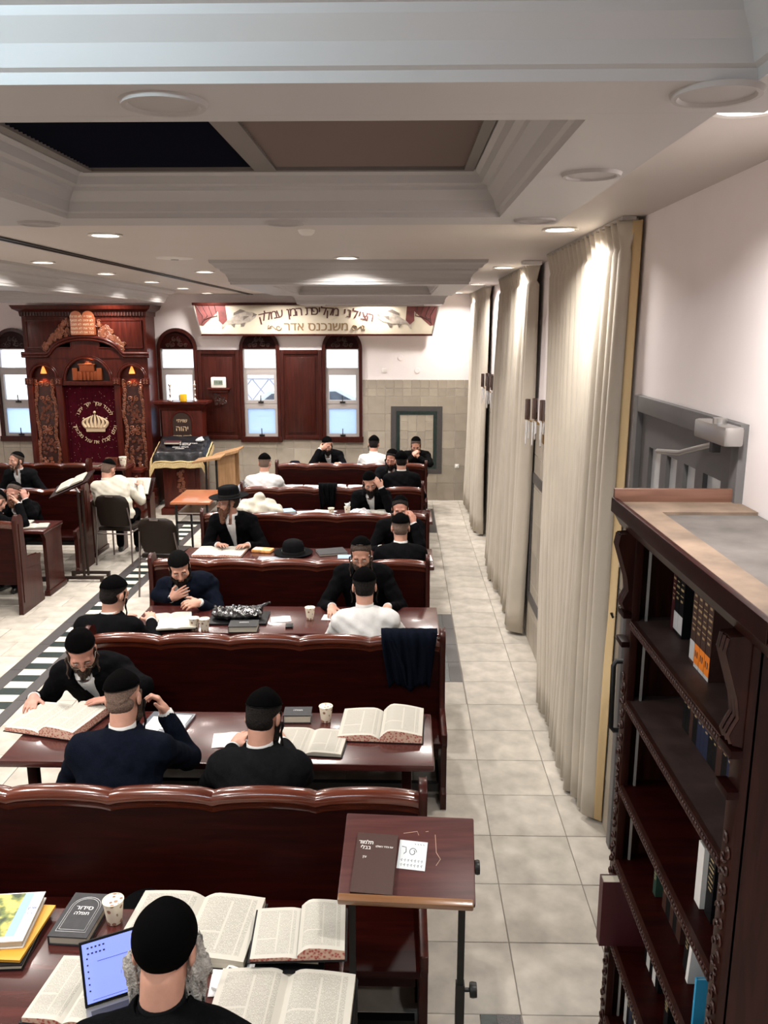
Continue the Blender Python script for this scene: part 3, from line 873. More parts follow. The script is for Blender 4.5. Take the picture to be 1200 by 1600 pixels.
# ceiling -----------------------------------------------------------
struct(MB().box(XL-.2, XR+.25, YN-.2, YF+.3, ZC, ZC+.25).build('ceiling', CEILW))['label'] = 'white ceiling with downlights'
OUTP = [(0,0),(.018,.0),(.022,.018),(.030,.022),(.034,.050),(.052,.082),(.085,.105),(.090,.122),(.118,.128),(.135,.150),(.160,.165),(.166,.19)]
INP = [(0,0),(.012,.0),(.016,.016),(.026,.020),(.036,.050),(.058,.080),(.062,.092),(.082,.097),(.090,.120),(.104,.130),(.108,.15)]
def rect_ring(x0, x1, y0, y1, z): return [(x0,y0,z),(x1,y0,z),(x1,y1,z),(x0,y1,z)]
def coffer(n, label, x0, x1, y0, y1, rx0, rx1, ry0, ry1, zl, top=ZC):
    k = (ZC-zl)/.19
    b = MB(); b.loft([rect_ring(x0-o, x1+o, y0-o, y1+o, zl+h*k) for o, h in OUTP], True, False)
    b.loft([rect_ring(rx0+o, rx1-o, ry0+o, ry1-o, zl+h*k) for o, h in INP], True, False)
    b.loft([rect_ring(x0, x1, y0, y1, zl), rect_ring(rx0, rx1, ry0, ry1, zl)], True, False)
    zt = zl+.15*k; o = .108
    b.add(rect_ring(rx0+o, rx1-o, ry0+o, ry1-o, zt), [(0,1,2,3)])
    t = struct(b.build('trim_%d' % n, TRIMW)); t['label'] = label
    return t, zt
coffer(4, 'wide moulded ceiling coffer overhead', -1.75, .60, -1.2, 1.532, -1.55, .54, -1.0, 1.37, 3.26)
t5, zt = coffer(5, 'moulded ceiling coffer around the long air grille', -1.44, .52, 1.5685, 3.10, -1.14, .335, 1.58, 2.93, 3.26)
coffer(6, 'moulded ceiling coffer halfway down the hall', -1.43, .54, 7.25, 9.7, -1.15, .33, 7.5, 9.45, 3.26)
coffer(7, 'moulded ceiling coffer in front of the banner', -1.50, .58, 12.35, 13.45, -1.2, .35, 12.55, 13.25, 3.24)
coffer(8, 'long moulded ceiling coffer before the ark', -6.6, -3.46, 4.6, 12.35, -6.3, -3.8, 4.9, 12.0, 3.26)
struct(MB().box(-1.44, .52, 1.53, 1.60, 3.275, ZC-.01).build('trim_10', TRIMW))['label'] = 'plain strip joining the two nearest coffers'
# sliding partition track
tr_ = struct(MB().box(-2.53, -2.505, 2.0, YF-.02, ZC-.012, ZC-.002).box(-2.475, -2.45, 2.0, YF-.02, ZC-.012, ZC-.002).build('trim_9', BLACKM)); tr_['label'] = 'dark track line set into the ceiling'
# air grille in the near coffer
gr = thing('air_grille', 'long ceiling air grille with a brown louvred half and a dark open half', 'air vent', (0,0,zt))
FRM = M('grille_frame', (.14,.12,.11), .5); LOU = M('louvre_brown', (.15,.105,.088), .5); DRK = M('grille_dark', (.003,.0034,.009), .7, spec=.06)
b = MB()
for x0, x1, y0, y1 in ((-1.025,.225,1.68,1.71),(-1.025,.225,2.80,2.825),(-1.025,-.99,1.71,2.80),(.195,.225,1.71,2.80),(-.47,-.40,1.71,2.80)): b.box(x0, x1, y0, y1, -.022, -.001)
b.build('frame', FRM, gr)
MB().box(-1.0,.2,1.7,2.81,-.003,-.001).build('backing', DRK, gr)
lm = MB().box(0, .595, 0, .010, -.004, .004).mesh('louvre', LOU); lm2 = MB().box(0, .52, 0, .010, -.004, .004).mesh('louvre_dark', DRK)
for i in range(44):
    y = 1.72+i*.0245
    link('louvre', lm, gr, (-.40, y, -.012), (R(35),0,0)); link('louvre', lm2, gr, (-.99, y, -.012), (R(35),0,0))

# downlights ----------------------------------------------------------
GLOW = emis('downlight_glow', (1.0,.93,.84), 9.0)
RINGM = M('downlight_ring', (.75,.73,.70), .4)
ring_me = MB().lathe([(.078,-.002),(.098,-.002),(.102,-.008),(.098,-.012),(.080,-.010),(.078,-.002)], 28).mesh('trim_ring', RINGM, smooth=40)
disc_me = MB().lathe([(.0,-.004),(.079,-.004),(.079,-.0035),(.0,-.0035)], 28).mesh('diffuser', GLOW)
LDATA = bpy.data.lights.new('downlight', 'AREA'); LDATA.shape = 'DISK'; LDATA.size = .17; LDATA.energy = LAMP_W; LDATA.color = LAMP_COL; LDATA.spread = R(150)
LDIM = LDATA.copy(); LDIM.energy = LAMP_W*.62; LDIM2 = LDATA.copy(); LDIM2.energy = LAMP_W*.60
def downlight(x, y, label, z=ZC, s=1.0):
    t = thing('downlight', label, 'ceiling light', (x, y, z), 0, 'lit ceiling downlights'); t.scale = (s, s, 1)
    link('trim_ring', ring_me, t); link('diffuser', disc_me, t)
    l = link('lamp_light', LDIM if x > .5 else LDIM2 if x < -2.8 and y > 4 else LDATA, t, (0, 0, -.02))
for k, (x, y, lb) in enumerate((
    (.87, 2.28, 'lit round downlight nearest the pale wall above the bookcase'), (.89, 4.95, 'lit round downlight above the nearest curtain'), (.93, 7.95, 'lit round downlight above the middle curtain'),
    (.95, 10.9, 'lit round downlight between middle and far curtains'), (.86, 13.45, 'lit round downlight above the far curtain corner'),
    (-1.78, 5.19, 'lit round downlight left of the ceiling air grille, beyond it'), (-.44, 6.87, 'lit round downlight just before the middle ceiling coffer'), (-1.95, 8.5, 'lit round downlight left of the middle ceiling coffer'),
    (-1.95, 11.6, 'lit round downlight before the banner'), (-.45, 11.2, 'lit round downlight between the two far coffers'),
    (-3.04, 7.27, 'nearest lit downlight in the row beside the ceiling track'), (-3.03, 8.78, 'second lit downlight in the row beside the ceiling track'), (-3.02, 10.33, 'third lit downlight in the row beside the ceiling track'),
    (-3.06, 11.96, 'fourth lit downlight in the row beside the ceiling track'), (-3.1, 13.6, 'farthest lit downlight in the row beside the ceiling track'),
    (-3.04, 5.7, 'added fill downlight of the track row outside the view'), (-1.9, 2.2, 'added fill downlight over the side of the foreground table, outside the view'), (-3.05, 3.0, 'added fill downlight left of the viewpoint, outside the view'),
    (.88, -.4, 'added fill downlight behind the viewpoint by the wall'), (-2.2, -.6, 'added fill downlight behind the viewpoint'), (-5.0, 2.0, 'added fill downlight over the left tables, outside the view'), (-5.2, 3.9, 'added fill downlight over the far left tables, outside the view'),
    (-4.6, 13.2, 'lit downlight before the ark'), (-6.9, 8.5, 'added fill downlight by the left wall, outside the view'), (-6.9, 12.0, 'added fill downlight by the left wall near the ark, outside the view'))):
    downlight(x, y, lb)
downlight(-.45, 13.8, 'added downlight brightening the far wall between the banner and the farthest coffer'); downlight(-1.95, 13.3, 'added downlight brightening the far wall above the left end of the banner')  # both added to brighten the far wall
for x, y, lb in ((-5.0, 6.3, 'lit downlight inside the long coffer, nearest'), (-5.0, 9.0, 'lit downlight inside the long coffer, middle'), (-5.0, 11.4, 'lit downlight inside the long coffer, nearest the ark')): downlight(x, y, lb, 3.41)
# cool white strip lamp inside the overhead coffer
slp = thing('strip_lamp', 'cool white strip lamp inside the overhead coffer', 'ceiling light', (-.95, .55, 3.360)); slp.rotation_euler = (R(58), 0, 0)
MB().box(-.55, .55, -.035, .035, -.03, .0).build('housing', RINGM, slp); MB().box(-.54, .54, -.03, .03, -.036, -.03).build('tube_cover', emis('strip_glow', (.85,.95,1.0), 8.0), slp)
MB().box(-.02, .02, .0, .045, -.012, .03).build('bracket', RINGM, slp)
sl_ = bpy.data.lights.new('strip_lamp', 'AREA'); sl_.shape = 'RECTANGLE'; sl_.size = 1.08; sl_.size_y = .06; sl_.energy = 13; sl_.color = (.66,.88,1.0); link('strip_light', sl_, slp, (0, 0, -.04))
# unlit round fittings in the coffer soffits
dull = MB().lathe([(.0,-.003),(.056,-.003),(.060,-.008),(.068,-.008),(.072,0)], 28).mesh('recessed_spot', M('dull_ring', (.34,.32,.31), .5), smooth=40)
for x, y, z, lb in ((-.39,1.46,3.26,'unlit round ceiling fitting before the dark half of the air grille'),(.49,1.42,3.26,'unlit round ceiling fitting nearest the bright downlight'),(.45,2.12,3.26,'unlit round ceiling fitting beside the brown louvres'),
    (.45,2.98,3.26,'unlit round ceiling fitting at the corner of the near coffer'),(-.41,3.03,3.26,'unlit round ceiling fitting behind the air grille'),(-1.27,3.03,3.26,'unlit round ceiling fitting at the far left corner of the near coffer')):
    tag(link('recessed_spot', dull, None, (x, y, z)), lb, 'ceiling fitting', 'unlit ceiling fittings')
sp = thing('ceiling_speaker', 'round white ceiling speaker beyond the ceiling air grille', 'speaker', (-1.82, 6.9, ZC))
MB().lathe([(0,-.012),(.03,-.014),(.12,-.008),(.15,-.004),(.152,0)], 32).build('grille', RINGM, sp, smooth=40)
MB().lathe([(0,-.02),(.03,-.018),(.035,-.012)], 20).build('hub', M('speaker_hub', (.3,.29,.28), .5), sp, smooth=40)
sd = thing('smoke_detector', 'small round smoke detector on the ceiling beyond the near coffer', 'detector', (-.55, 5.0, ZC))
MB().lathe([(0,-.03),(.03,-.028),(.045,-.015),(.05,0)], 20).build('body', RINGM, sd, smooth=40)
tag(MB().box(1.0,1.16,7.2,7.3,ZC-.035,ZC-.002).build('ceiling_vent_box', RINGM, None, bevel=.006), 'small white box fixed to the ceiling between two curtains', 'sensor')

# windows -----------------------------------------------------------
GLASS = M('window_glass', (.9,.95,.97), .02, trans=1.0, spec=.5)
def thin_glass(name, tint, haze):
    m, nt, b = _nt(name); N = nt.nodes
    tr = N.new('ShaderNodeBsdfTransparent'); tr.inputs[0].default_value = (*tint, 1)
    tl = N.new('ShaderNodeBsdfTranslucent'); tl.inputs[0].default_value = (.62,.72,.86,1)
    df = N.new('ShaderNodeBsdfDiffuse'); df.inputs[0].default_value = (.7,.75,.8,1)
    gl = N.new('ShaderNodeBsdfGlossy'); gl.inputs['Roughness'].default_value = .05
    m1 = N.new('ShaderNodeMixShader'); m1.inputs[0].default_value = haze; nt.links.new(tr.outputs[0], m1.inputs[1]); nt.links.new(tl.outputs[0], m1.inputs[2])
    m2 = N.new('ShaderNodeMixShader'); m2.inputs[0].default_value = .04; nt.links.new(m1.outputs[0], m2.inputs[1]); nt.links.new(gl.outputs[0], m2.inputs[2])
    nt.links.new(m2.outputs[0], N['Material Output'].inputs[0])
    return m
CLEAR = thin_glass('clear_pane', (.96,.98,1), .03); FROST = thin_glass('frosted_pane', (.9,.94,1), .97)
def spiral(b, c, r0, turns, rad, ang, sgn=1, plane='xz', dy=0., n=16, sides=5):
    pts = []; rr = []
    for i in range(n):
        u = i/(n-1); q = ang+sgn*u*turns*2*math.pi; r_ = r0*(1-u*.85)
        x, z = c[0]+r_*math.cos(q), c[1]+r_*math.sin(q)
        pts.append((x, dy-(.4*rad*(1-u)), z) if plane == 'xz' else (dy, x, z)); rr.append(rad*(.55+.6*math.sin(math.pi*min(1, u*1.1+.15))))
    b.tube(pts, rr, sides)
def leafy(b, c, size, ang, dy, rad):
    """a carved scroll with two leaves"""
    spiral(b, c, size, 1.35, rad, ang, 1, dy=dy); spiral(b, (c[0]+size*.5*math.cos(ang+2.2), c[1]+size*.5*math.sin(ang+2.2)), size*.6, 1.1, rad*.8, ang+2.5, -1, dy=dy)
def window(n, cx):
    root = MB()
    o = .335; cas = .055
    arc = lambda rad, k=20: [(cx+rad*math.cos(math.pi*i/k), WZ1+rad*math.sin(math.pi*i/k)) for i in range(k+1)]
    # casing ring: posts, sill, arch band
    b = MB(); b.box(cx-o, cx-o+cas, YF-.05, YF+.06, WZ0, WZ1).box(cx+o-cas, cx+o, YF-.05, YF+.06, WZ0, WZ1).box(cx-o-.015, cx+o+.015, YF-.07, YF+.06, WZ0-.04, WZ0+.05)
    A, B = arc(o), arc(o-cas)
    for i in range(20):
        P = [A[i], A[i+1], B[i+1], B[i]]; b.prism(P, YF-.05, YF, 'y')
    wo = struct(b.build('window_%d' % n, WOODV)); wo['label'] = ['arched wooden window nearest the side wall', 'arched wooden window between the two wall panels', 'arched wooden window behind the reader stand', 'arched wooden window at the left of the ark'][n-1]
    tp = MB(); tp.prism([(cx-o+cas, WZ1)]+[(x, z) for x, z in reversed(B)], YF-.025, YF, 'y'); tp.build('arch_panel', WOOD, wo)
    cv = MB()
    for sx in (-1, 1):
        leafy(cv, (cx+sx*.07, WZ1+.07), .05, 1.2 if sx > 0 else 2.0, YF-.03, .010); leafy(cv, (cx+sx*.15, WZ1+.05), .035, .5, YF-.03, .008); leafy(cv, (cx+sx*.04, WZ1+.15), .04, 1.6, YF-.03, .009)
    c_ = cv.build('arch_carving', CARVED, wo, smooth=60)
    for z0, z1, fr, frost, hz in ((2.235, WZ1, .018, 0, 0), (1.66, 2.19, .055, 0, 1), (WZ0+.05, 1.62, .048, 1, 1)):
        x0, x1 = cx-o+cas, cx+o-cas; f_ = MB(); ya, yb = YF-.005, YF+.05
        f_.box(x0, x0+fr, ya, yb, z0, z1).box(x1-fr, x1, ya, yb, z0, z1).box(x0+fr, x1-fr, ya, yb, z0, z0+fr).box(x0+fr, x1-fr, ya, yb, z1-fr, z1)
        fo = f_.build('window_frame', ALU, wo)
        MB().box(x0+fr, x1-fr, YF+.02, YF+.026, z0+fr, z1-fr).build('pane', FROST if frost else CLEAR, fo)
        if hz:
            MB().box(cx-.045, cx+.045, YF-.03, YF-.005, z0+.01, z0+.035).cbox((cx, YF-.03, z0+.075), (.014,.014,.13)).build('handle', BLACKM, fo, bevel=.003)
    MB().box(cx-o+cas, cx+o-cas, YF, YF+.055, 2.19, 2.235).box(cx-o+cas, cx+o-cas, YF, YF+.055, 1.62, 1.66).build('transom', ALU, wo)
for i, c in enumerate(WIN): window(i+1, c)
# wooden wall panels between the windows
for k, (x0, x1) in enumerate(((-3.415, -2.715), (-2.035, -1.335))):
    p = thing('wall_panel', ['mahogany wall panel with the clock shelf, beside the reader stand', 'plain mahogany wall panel under the banner'][k], 'wall panel', ((x0+x1)/2, YF-.006, 1.05))
    hw = (x1-x0)/2
    MB().box(-hw, hw, -.03, 0, 0, 1.50).build('board', WOODV, p)
    f_ = MB()
    for a, b_, c, d in ((-hw,-hw+.06,0,1.5),(hw-.06,hw,0,1.5),(-hw+.06,hw-.06,0,.07),(-hw+.06,hw-.06,1.43,1.5)): f_.box(a, b_, -.05, -.03, c, d)
    f_.build('moulding', WOODV, p, bevel=.006)
    MB().box(-hw+.11, hw-.11, -.045, -.03, .12, 1.38).build('raised_field', WOODV, p, bevel=.012)

# daylight scene outside the far windows
STONE = M('street_stone', (.66,.60,.55), .9, noise=(2.2,.3), bump=(4,.6))
ext = tag(MB().box(-14, 8, 20.5, 21, -1, 9).build('exterior_wall', STONE), 'pale stone building across the street', None, None, 'structure')
gr_ = tag(MB().box(-14, 8, YF+.3, 20.5, -1, .3).build('street', M('asphalt', (.30,.30,.31), .9, noise=(8,.2))), 'grey street outside the windows', None, None, 'structure')
car = thing('parked_car', 'pale grey parked car seen through the two arched windows', 'car', (-1.9, 17.0, .3))
CARP = M('car_paint', (.50,.54,.60), .25, coat=.8)
prof = [(-2.1,.35),(-2.15,.7),(-1.9,.92),(-1.2,1.0),(-.7,1.42),(.7,1.48),(1.5,1.05),(2.0,.98),(2.15,.7),(2.1,.35)]
b = MB(); b.loft([[(x*.97, -.8, z*.99) for x, z in prof], [(x, -.72, z) for x, z in prof], [(x, .72, z) for x, z in prof], [(x*.97, .8, z*.99) for x, z in prof]]); b.build('body', CARP, car, smooth=30)
b = MB(); b.prism([(-1.05,1.02),(-.62,1.36),(.62,1.41),(1.3,1.05)], -.81, -.79, 'y'); b.build('side_window', M('car_glass', (.03,.04,.05), .1), car)
for sx in (-1.35, 1.35):
    for sy in (-.72, .72):
        wb = MB(); wb.lathe([(0,-.1),(.3,-.1),(.33,-.05),(.33,.05),(.3,.1),(0,.1)], 20); wb.xform(Matrix.Translation((sx, sy, .33)) @ Matrix.Rotation(R(90), 4, 'X')); wb.build('wheel', BLACKM, car, smooth=40)
# lattice railing across the street
rl = thing('street_railing', 'criss-cross metal railing outside the window beside the plain wall panel', 'railing', (-3.3, 19.6, .3))
RAILM = M('street_metal', (.20,.19,.22), .6)
for i in range(5):
    MB().tube([(i*.4-1, 0, .95),(i*.4-.6, 0, 1.45)], .018, 6).build('diagonal_bar', RAILM, rl); MB().tube([(i*.4-.6, 0, .95),(i*.4-1, 0, 1.45)], .018, 6).build('diagonal_bar', RAILM, rl)
for z in (.95, 1.45): MB().tube([(-1.1, 0, z),(1.1, 0, z)], .02, 6).build('rail', RAILM, rl)
for x in (-1.1, 1.1): MB().tube([(x, 0, 0),(x, 0, 1.45)], .02, 6).build('post', RAILM, rl)

# grey double door in the side wall ------------------------------------
dr = struct(MB().box(XR-.03, XR+.12, DY0, DY0+.07, 0, DZ).box(XR-.03, XR+.12, DY1-.07, DY1, 0, DZ).box(XR-.03, XR+.12, DY0+.07, DY1-.07, DZ-.08, DZ).build('door_1', GREYP, bevel=.006)); dr['label'] = 'grey metal door with small panes behind the bookcase'
lf = MB(); y0, y1 = DY0+.075, DY1-.075; lx0, lx1 = XR+.0, XR+.05
lf.box(lx0, lx1, y0, y0+.14, .002, DZ-.085).box(lx0, lx1, y1-.14, y1, .002, DZ-.085)
zs = [(.002,.22),(.62,.78),(1.12,1.28),(1.62,1.72),(2.33,DZ-.085)]
for z0, z1 in zs: lf.box(lx0, lx1, y0+.14, y1-.14, z0, z1)
n = 4; st = (y1-y0-.28)/n
for k in range(1, n): lf.box(lx0, lx1, y0+.14+k*st-.045, y0+.14+k*st+.045, 1.72, 2.33)
lfo = lf.build('door_leaf', GREYP, dr)
DPAN = M('door_pane', (.55,.56,.58), .15, coat=.5)
for k in range(n): MB().box(lx0+.02, lx1-.01, y0+.14+k*st+(.045 if k else 0), y0+.14+(k+1)*st-(.045 if k < n-1 else 0), 1.72, 2.33).build('pane', DPAN, lfo)
for (za, zb) in ((.22,.62),(.78,1.12),(1.28,1.62)): MB().box(lx0+.02, lx1-.01, y0+.14, y1-.14, za, zb).build('door_panel', GREYP, lfo)
hb = MB(); hb.tube([(XR,4.13,1.19),(XR-.085,4.13,1.19),(XR-.10,4.12,1.17),(XR-.10,4.10,.83),(XR-.085,4.10,.81),(XR,4.10,.81)], .014, 10); hb.build('pull_handle', BLACKM, dr, smooth=60)
dc = thing('door_closer', 'silver hydraulic door closer on the grey door frame', 'door closer', (XR-.03, 3.05, 2.53))
MB().box(-.07, 0, -.15, .16, -.035, .035).build('body', STEEL, dc, bevel=.012)
MB().lathe([(0,0),(.025,0),(.025,.02),(0,.02)], 16, (-.04,-.02,.034)).build('cap', STEEL, dc, smooth=40)
MB().tube([(-.05,-.02,-.04),(-.07,.30,-.12),(-.06,.62,-.16)], .011, 8).build('arm', STEEL, dc, smooth=60)
MB().cbox((-.05,-.02,-.05), (.03,.03,.04)).build('pivot', BLACKM, dc)
for y, z, lb in ((4.47, 1.64, 'round white wall switch beside the grey door'), (4.45, 1.33, 'small dark hook on the wall beside the grey door')):
    if 'white' in lb: tag(MB().lathe([(0,0),(.04,0),(.038,.012),(.02,.016),(0,.016)], 20).build('wall_switch', RINGM, None, (XR-.012, y, z), (0, R(-90), 0), smooth=40), lb, 'switch')
    else: tag(MB().tube([(0,0,0),(-.02,0,-.01),(-.03,0,.015)], .008, 6).build('wall_hook', BLACKM, None, (XR-.012, y, z)), lb, 'hook')

# curtains ----------------------------------------------------------------
CURT = M('curtain_cloth', (.49,.435,.36), .75, noise=(4,.06), bump=(130,.10), sheen=.15)
LINING_GLOW = M('lining_glow', (.74,.55,.30), .8)  # cream-orange imitates light glowing through the near curtain's edge folds
def curtain(y0t, y1t, y0b, y1b, label, npl, seed, lin=False):
    rg = random.Random(seed)
    t = thing('curtain', label, 'curtain', (XR, (y0b+y1b)/2, 0), 0, 'floor length curtains')
    yc = (y0b+y1b)/2; n = npl*14; rows = []; zs = [.03,.25,.6,1.0,1.5,2.0,2.5,2.9,3.15,3.27,3.30,3.35,3.41,3.44]
    phs = [rg.uniform(-.5,.5) for _ in range(npl+2)]; am = [rg.uniform(.7,1.3) for _ in range(npl+2)]; wid = np.cumsum([rg.uniform(.7,1.3) for _ in range(npl)]); wid = np.concatenate([[0], wid])/wid[-1]
    for z in zs:
        u_ = min(1, z/3.3); row = []
        for i in range(n+1):
            s = i/n; k = s*npl; j = int(min(k, npl-1)); fr = k-j
            sb = wid[j]*(1-fr)+wid[j+1]*fr
            s2 = sb*(1-u_)+s*u_
            ya = y0b*(1-u_)+y0t*u_; yb = y1b*(1-u_)+y1t*u_
            amp = (.060*(1-u_)+.032*u_)*am[j]
            if z > 3.28: amp = .016+.03*max(0, (z-3.3)/.14)
            wv = math.cos(fr*2*math.pi)
            if z < 3.29: wv = 1-2*abs(math.sin(math.pi*fr))**.75
            sway = .02*math.sin(s*9+z*1.3+seed)*(1-u_)
            row.append((-.082+amp*wv+sway-.02*(1-u_), ya+(yb-ya)*s2-yc+.012*math.sin(z*2+j)*(1-u_), z+(.012*math.sin(k*3.1) if z < .1 else 0)))
        rows.append(row)
    b = MB(); b.loft(rows, closed=False, caps=False); o = b.build('drape', CURT, t, smooth=70)
    sm = o.modifiers.new('thickness', 'SOLIDIFY'); sm.thickness = .006; sm.offset = 0
    r_ = MB(); r_.box(-.118, -.050, y0t-yc-.02, y1t-yc+.02, 3.43, 3.449); r_.build('curtain_rail', STEEL, t)
    if lin:
        rows = []
        for z in (.03, 1.0, 2.0, 3.0, 3.43): rows.append([(-.040+.020*math.cos(i*.45+.5), (y0b*(1-z/3.43)+y0t*z/3.43)-yc-.030+i*.007, z) for i in range(14)])
        b = MB(); b.loft(rows, closed=False, caps=False); l_ = b.build('glow_lining', LINING_GLOW, t, smooth=70); sm = l_.modifiers.new('thickness', 'SOLIDIFY'); sm.thickness = .004
curtain(4.42, 6.62, 4.50, 6.12, 'cream pleated curtain nearest the grey door', 17, 1, True)
curtain(7.42, 9.85, 7.60, 10.35, 'cream pleated curtain in the middle of the side wall', 17, 5)
curtain(11.38, 13.95, 11.55, 13.95, 'cream pleated curtain in the far corner', 15, 9)

# wall sconces --------------------------------------------------------------
BROWNG = M('amber_brown_glass', (.045,.014,.006), .12, coat=1.0, spec=.8)
CRYS = M('crystal', (.82,.84,.86), .08, metal=.35, coat=1.0)
BRASS = M('brass', (.42,.26,.10), .3, metal=.9)
def sconce(y, label, x=XR, far=False, small=1.0):
    t = thing('wall_sconce', label, 'wall lamp', (XR-.013, y, 2.05), 0, 'brown glass wall sconces')
    MB().box(-.02, 0, -.05, .05, -.10, .15).build('back_plate', BRASS, t, bevel=.004)
    for k, (xx, dy) in enumerate(((-.040, -.055), (-.092, .0), (-.144, .05))):
        b = MB(); b.lathe([(.001,.0),(.022,.0),(.0235,.006),(.0235,.17),(.020,.17),(.020,.012),(.001,.012)], 16, (xx, dy, .10+.01*(k == 1))); b.build('glass_shade', BROWNG, t, smooth=50)
        MB().tube([(0, dy*.3, .04),(xx*.6, dy, .07),(xx, dy, .10)], .006, 8).build('arm', BRASS, t, smooth=60)
        for q in range(3):
            b = MB(); a = q*2.1+k; c = (xx+.015*math.cos(a), dy+.02*math.sin(a), 0); ln = .09+.05*((q+k) % 3)
            b.tube([(c[0],c[1],.09),(c[0],c[1],.08),(c[0],c[1],.08-ln),(c[0],c[1],.07-ln)], [.003,.008,.008,.002], 6); b.build('crystal_drop', CRYS, t)
sconce(7.0, 'brown glass wall sconce with crystal drops between nearest and middle curtains')
sconce(11.0, 'brown glass wall sconce with crystal drops between middle and far curtains')
sconce(10.32, 'brown glass wall sconce half behind the middle curtain')
# ------------------------------------------------------------------ benches
def bench_rail_z(u): return .022*abs(math.sin(math.pi*u))**.6      # humps
def bench(x0, x1, y, label, humps=5, two=True, near=True, group='long wooden benches', zt=.955, far=True):
    t = thing('bench', label, 'bench', ((x0+x1)/2, y, 0), 0, group); hw = (x1-x0)/2
    MB().box(-hw+.03, hw-.03, -.018, .018, .30, zt-.02).build('back_panel', WOOD, t)
    # wavy cap rail, one piece per hump
    n = 14; wl = (2*hw-.06)/humps
    for h in range(humps):
        rings = []
        for i in range(n+1):
            u = i/n; x = -hw+.03+wl*(h+u); z = zt+bench_rail_z(u)
            pr = [(-.020,-.075),(.020,-.075),(.026,-.045),(.038,-.035),(.040,-.012),(.030,.004),(.012,.012),(-.012,.012),(-.030,.004),(-.040,-.012),(-.038,-.035),(-.026,-.045)]
            rings.append([(x, py, z+pz if pz > -.06 else z+pz) for py, pz in pr])
        MB().loft(rings).build('cap_rail', WOODR, t, smooth=40)
    sides = []
    if near: sides.append(-1)
    if far: sides.append(1)
    for s in sides:
        b = MB(); ya, yb = sorted((s*.02, s*.43))
        b.box(-hw+.03, hw-.03, ya, yb, .425, .46); b.build('seat', WOOD, t, bevel=.008)
        yy = s*.36; b = MB(); b.box(-hw+.05, hw-.05, yy-.012, yy+.012, .34, .425); b.build('seat_apron', WOODD, t)
        b = MB(); b.box(-hw+.05, hw-.05, s*.30-.02, s*.30+.02, .08, .13); b.build('foot_rail', BLACKM, t)
    for sx in (-1, 1):
        yn = -.40 if near else -.05; yf = .40 if far else .05
        # end panel outline in (y,z)
        pts = [(yn, 0), (yf, 0)]
        if far: pts += [(yf, .10), (yf-.03, .14), (yf-.03, .40), (yf, .44), (yf, .50), (.10, .53)]
        top = [(.075, .62), (.055, .80), (.060, .93), (.068, .97), (.060, 1.005), (.035, 1.025), (0, 1.032)]
        pts += top+[(-p[0], p[1]) for p in reversed(top[:-1])]
        if near: pts += [(-.10, .53), (yn, .50), (yn, .44), (yn+.03, .40), (yn+.03, .14), (yn, .10)]
        xa, xb = sorted((sx*(hw-.035), sx*hw))
        b = MB(); b.prism(pts, xa, xb, 'x'); eo = b.build('end_panel', WOODV, t, bevel=.006)
        b = MB(); b.box(sx*hw-.045, sx*hw+.01, -.09, .09, 0, .07); b.build('foot_block', WOODD, eo, bevel=.006)
    return t
BY = {1: 3.20, 2: 5.02, 3: 6.80, 4: 8.62, 5: 10.28, 6: 11.95}
bench(-2.15, .115, BY[1], 'long wooden bench with wavy back in front of the foreground table')
bench(-2.02, .285, BY[2], 'long wooden bench with a dark jacket over its end')
bench(-2.14, .245, BY[3], 'long wooden bench behind the man with hand on chest')
bench(-2.13, .30, BY[4], 'long wooden bench behind the man in the hat')
bench(-2.02, .285, BY[5], 'long wooden bench with a black coat over the middle of its back', zt=.925)
bench(-1.83, .375, BY[6], 'farthest long wooden bench, nearest the windows')

# ------------------------------------------------------------------ tables
TZ = .75
def table(x0, x1, y0, y1, label, solid=False, z=TZ, group='long wooden study tables'):
    t = thing('study_table', label, 'table', ((x0+x1)/2, (y0+y1)/2, 0), 0, group); hw, hd = (x1-x0)/2, (y1-y0)/2
    MB().box(-hw, hw, -hd, hd, z-.038, z).build('tabletop', WOODT, t, bevel=.010)
    ins = .03 if solid else .14
    for sx in (-1, 1):
        xc = sx*(hw-ins)
        if solid:
            b = MB(); b.prism([(-hd+.03,0),(hd-.03,0),(hd-.06,.1),(hd-.06,z-.1),(hd-.02,z-.04),(-hd+.02,z-.04),(-hd+.06,z-.1),(-hd+.06,.1)], xc-.02, xc+.02, 'x'); b.build('end_panel', WOODV, t, bevel=.006)
            MB().box(xc-.032, xc+.032, -hd+.02, hd-.02, 0, .06).build('foot_block', WOODV, t, bevel=.005)
        else:
            for sy in (-1, 1): MB().box(xc-.025, xc+.025, sy*(hd-.09)-.025, sy*(hd-.09)+.025, 0.0, z-.04).build('leg', WOODD, t, bevel=.005)
            MB().box(xc-.02, xc+.02, -hd+.1, hd-.1, .10, .15).build('cross_bar', WOODD, t)
    MB().box(-hw+ins+.02, hw-ins-.02, -.018, .018, .10, .15).build('foot_rail', BLACKM, t)
    MB().box(-hw+.1, hw-.1, -.012, .012, z-.14, z-.04).build('under_rail', WOODD, t)
    return t
table(-2.35, -.19, 2.16, 2.74, 'foreground wooden table covered with open books and a laptop')
table(-2.05, .175, 3.82, 4.40, 'wooden table with the cup between two large open books')
table(-1.99, .285, 5.66, 6.26, 'wooden table holding the black plastic bag')
table(-2.13, .31, 7.40, 8.05, 'wooden table with the black hat lying on it')
table(-2.02, .36, 9.24, 9.86, 'wooden table with cups and the cream garment')
table(-1.95, .33, 10.90, 11.52, 'wooden table strewn with white papers before the farthest bench')
table(-1.80, .37, 12.70, 13.28, 'wooden table nearest the windows')

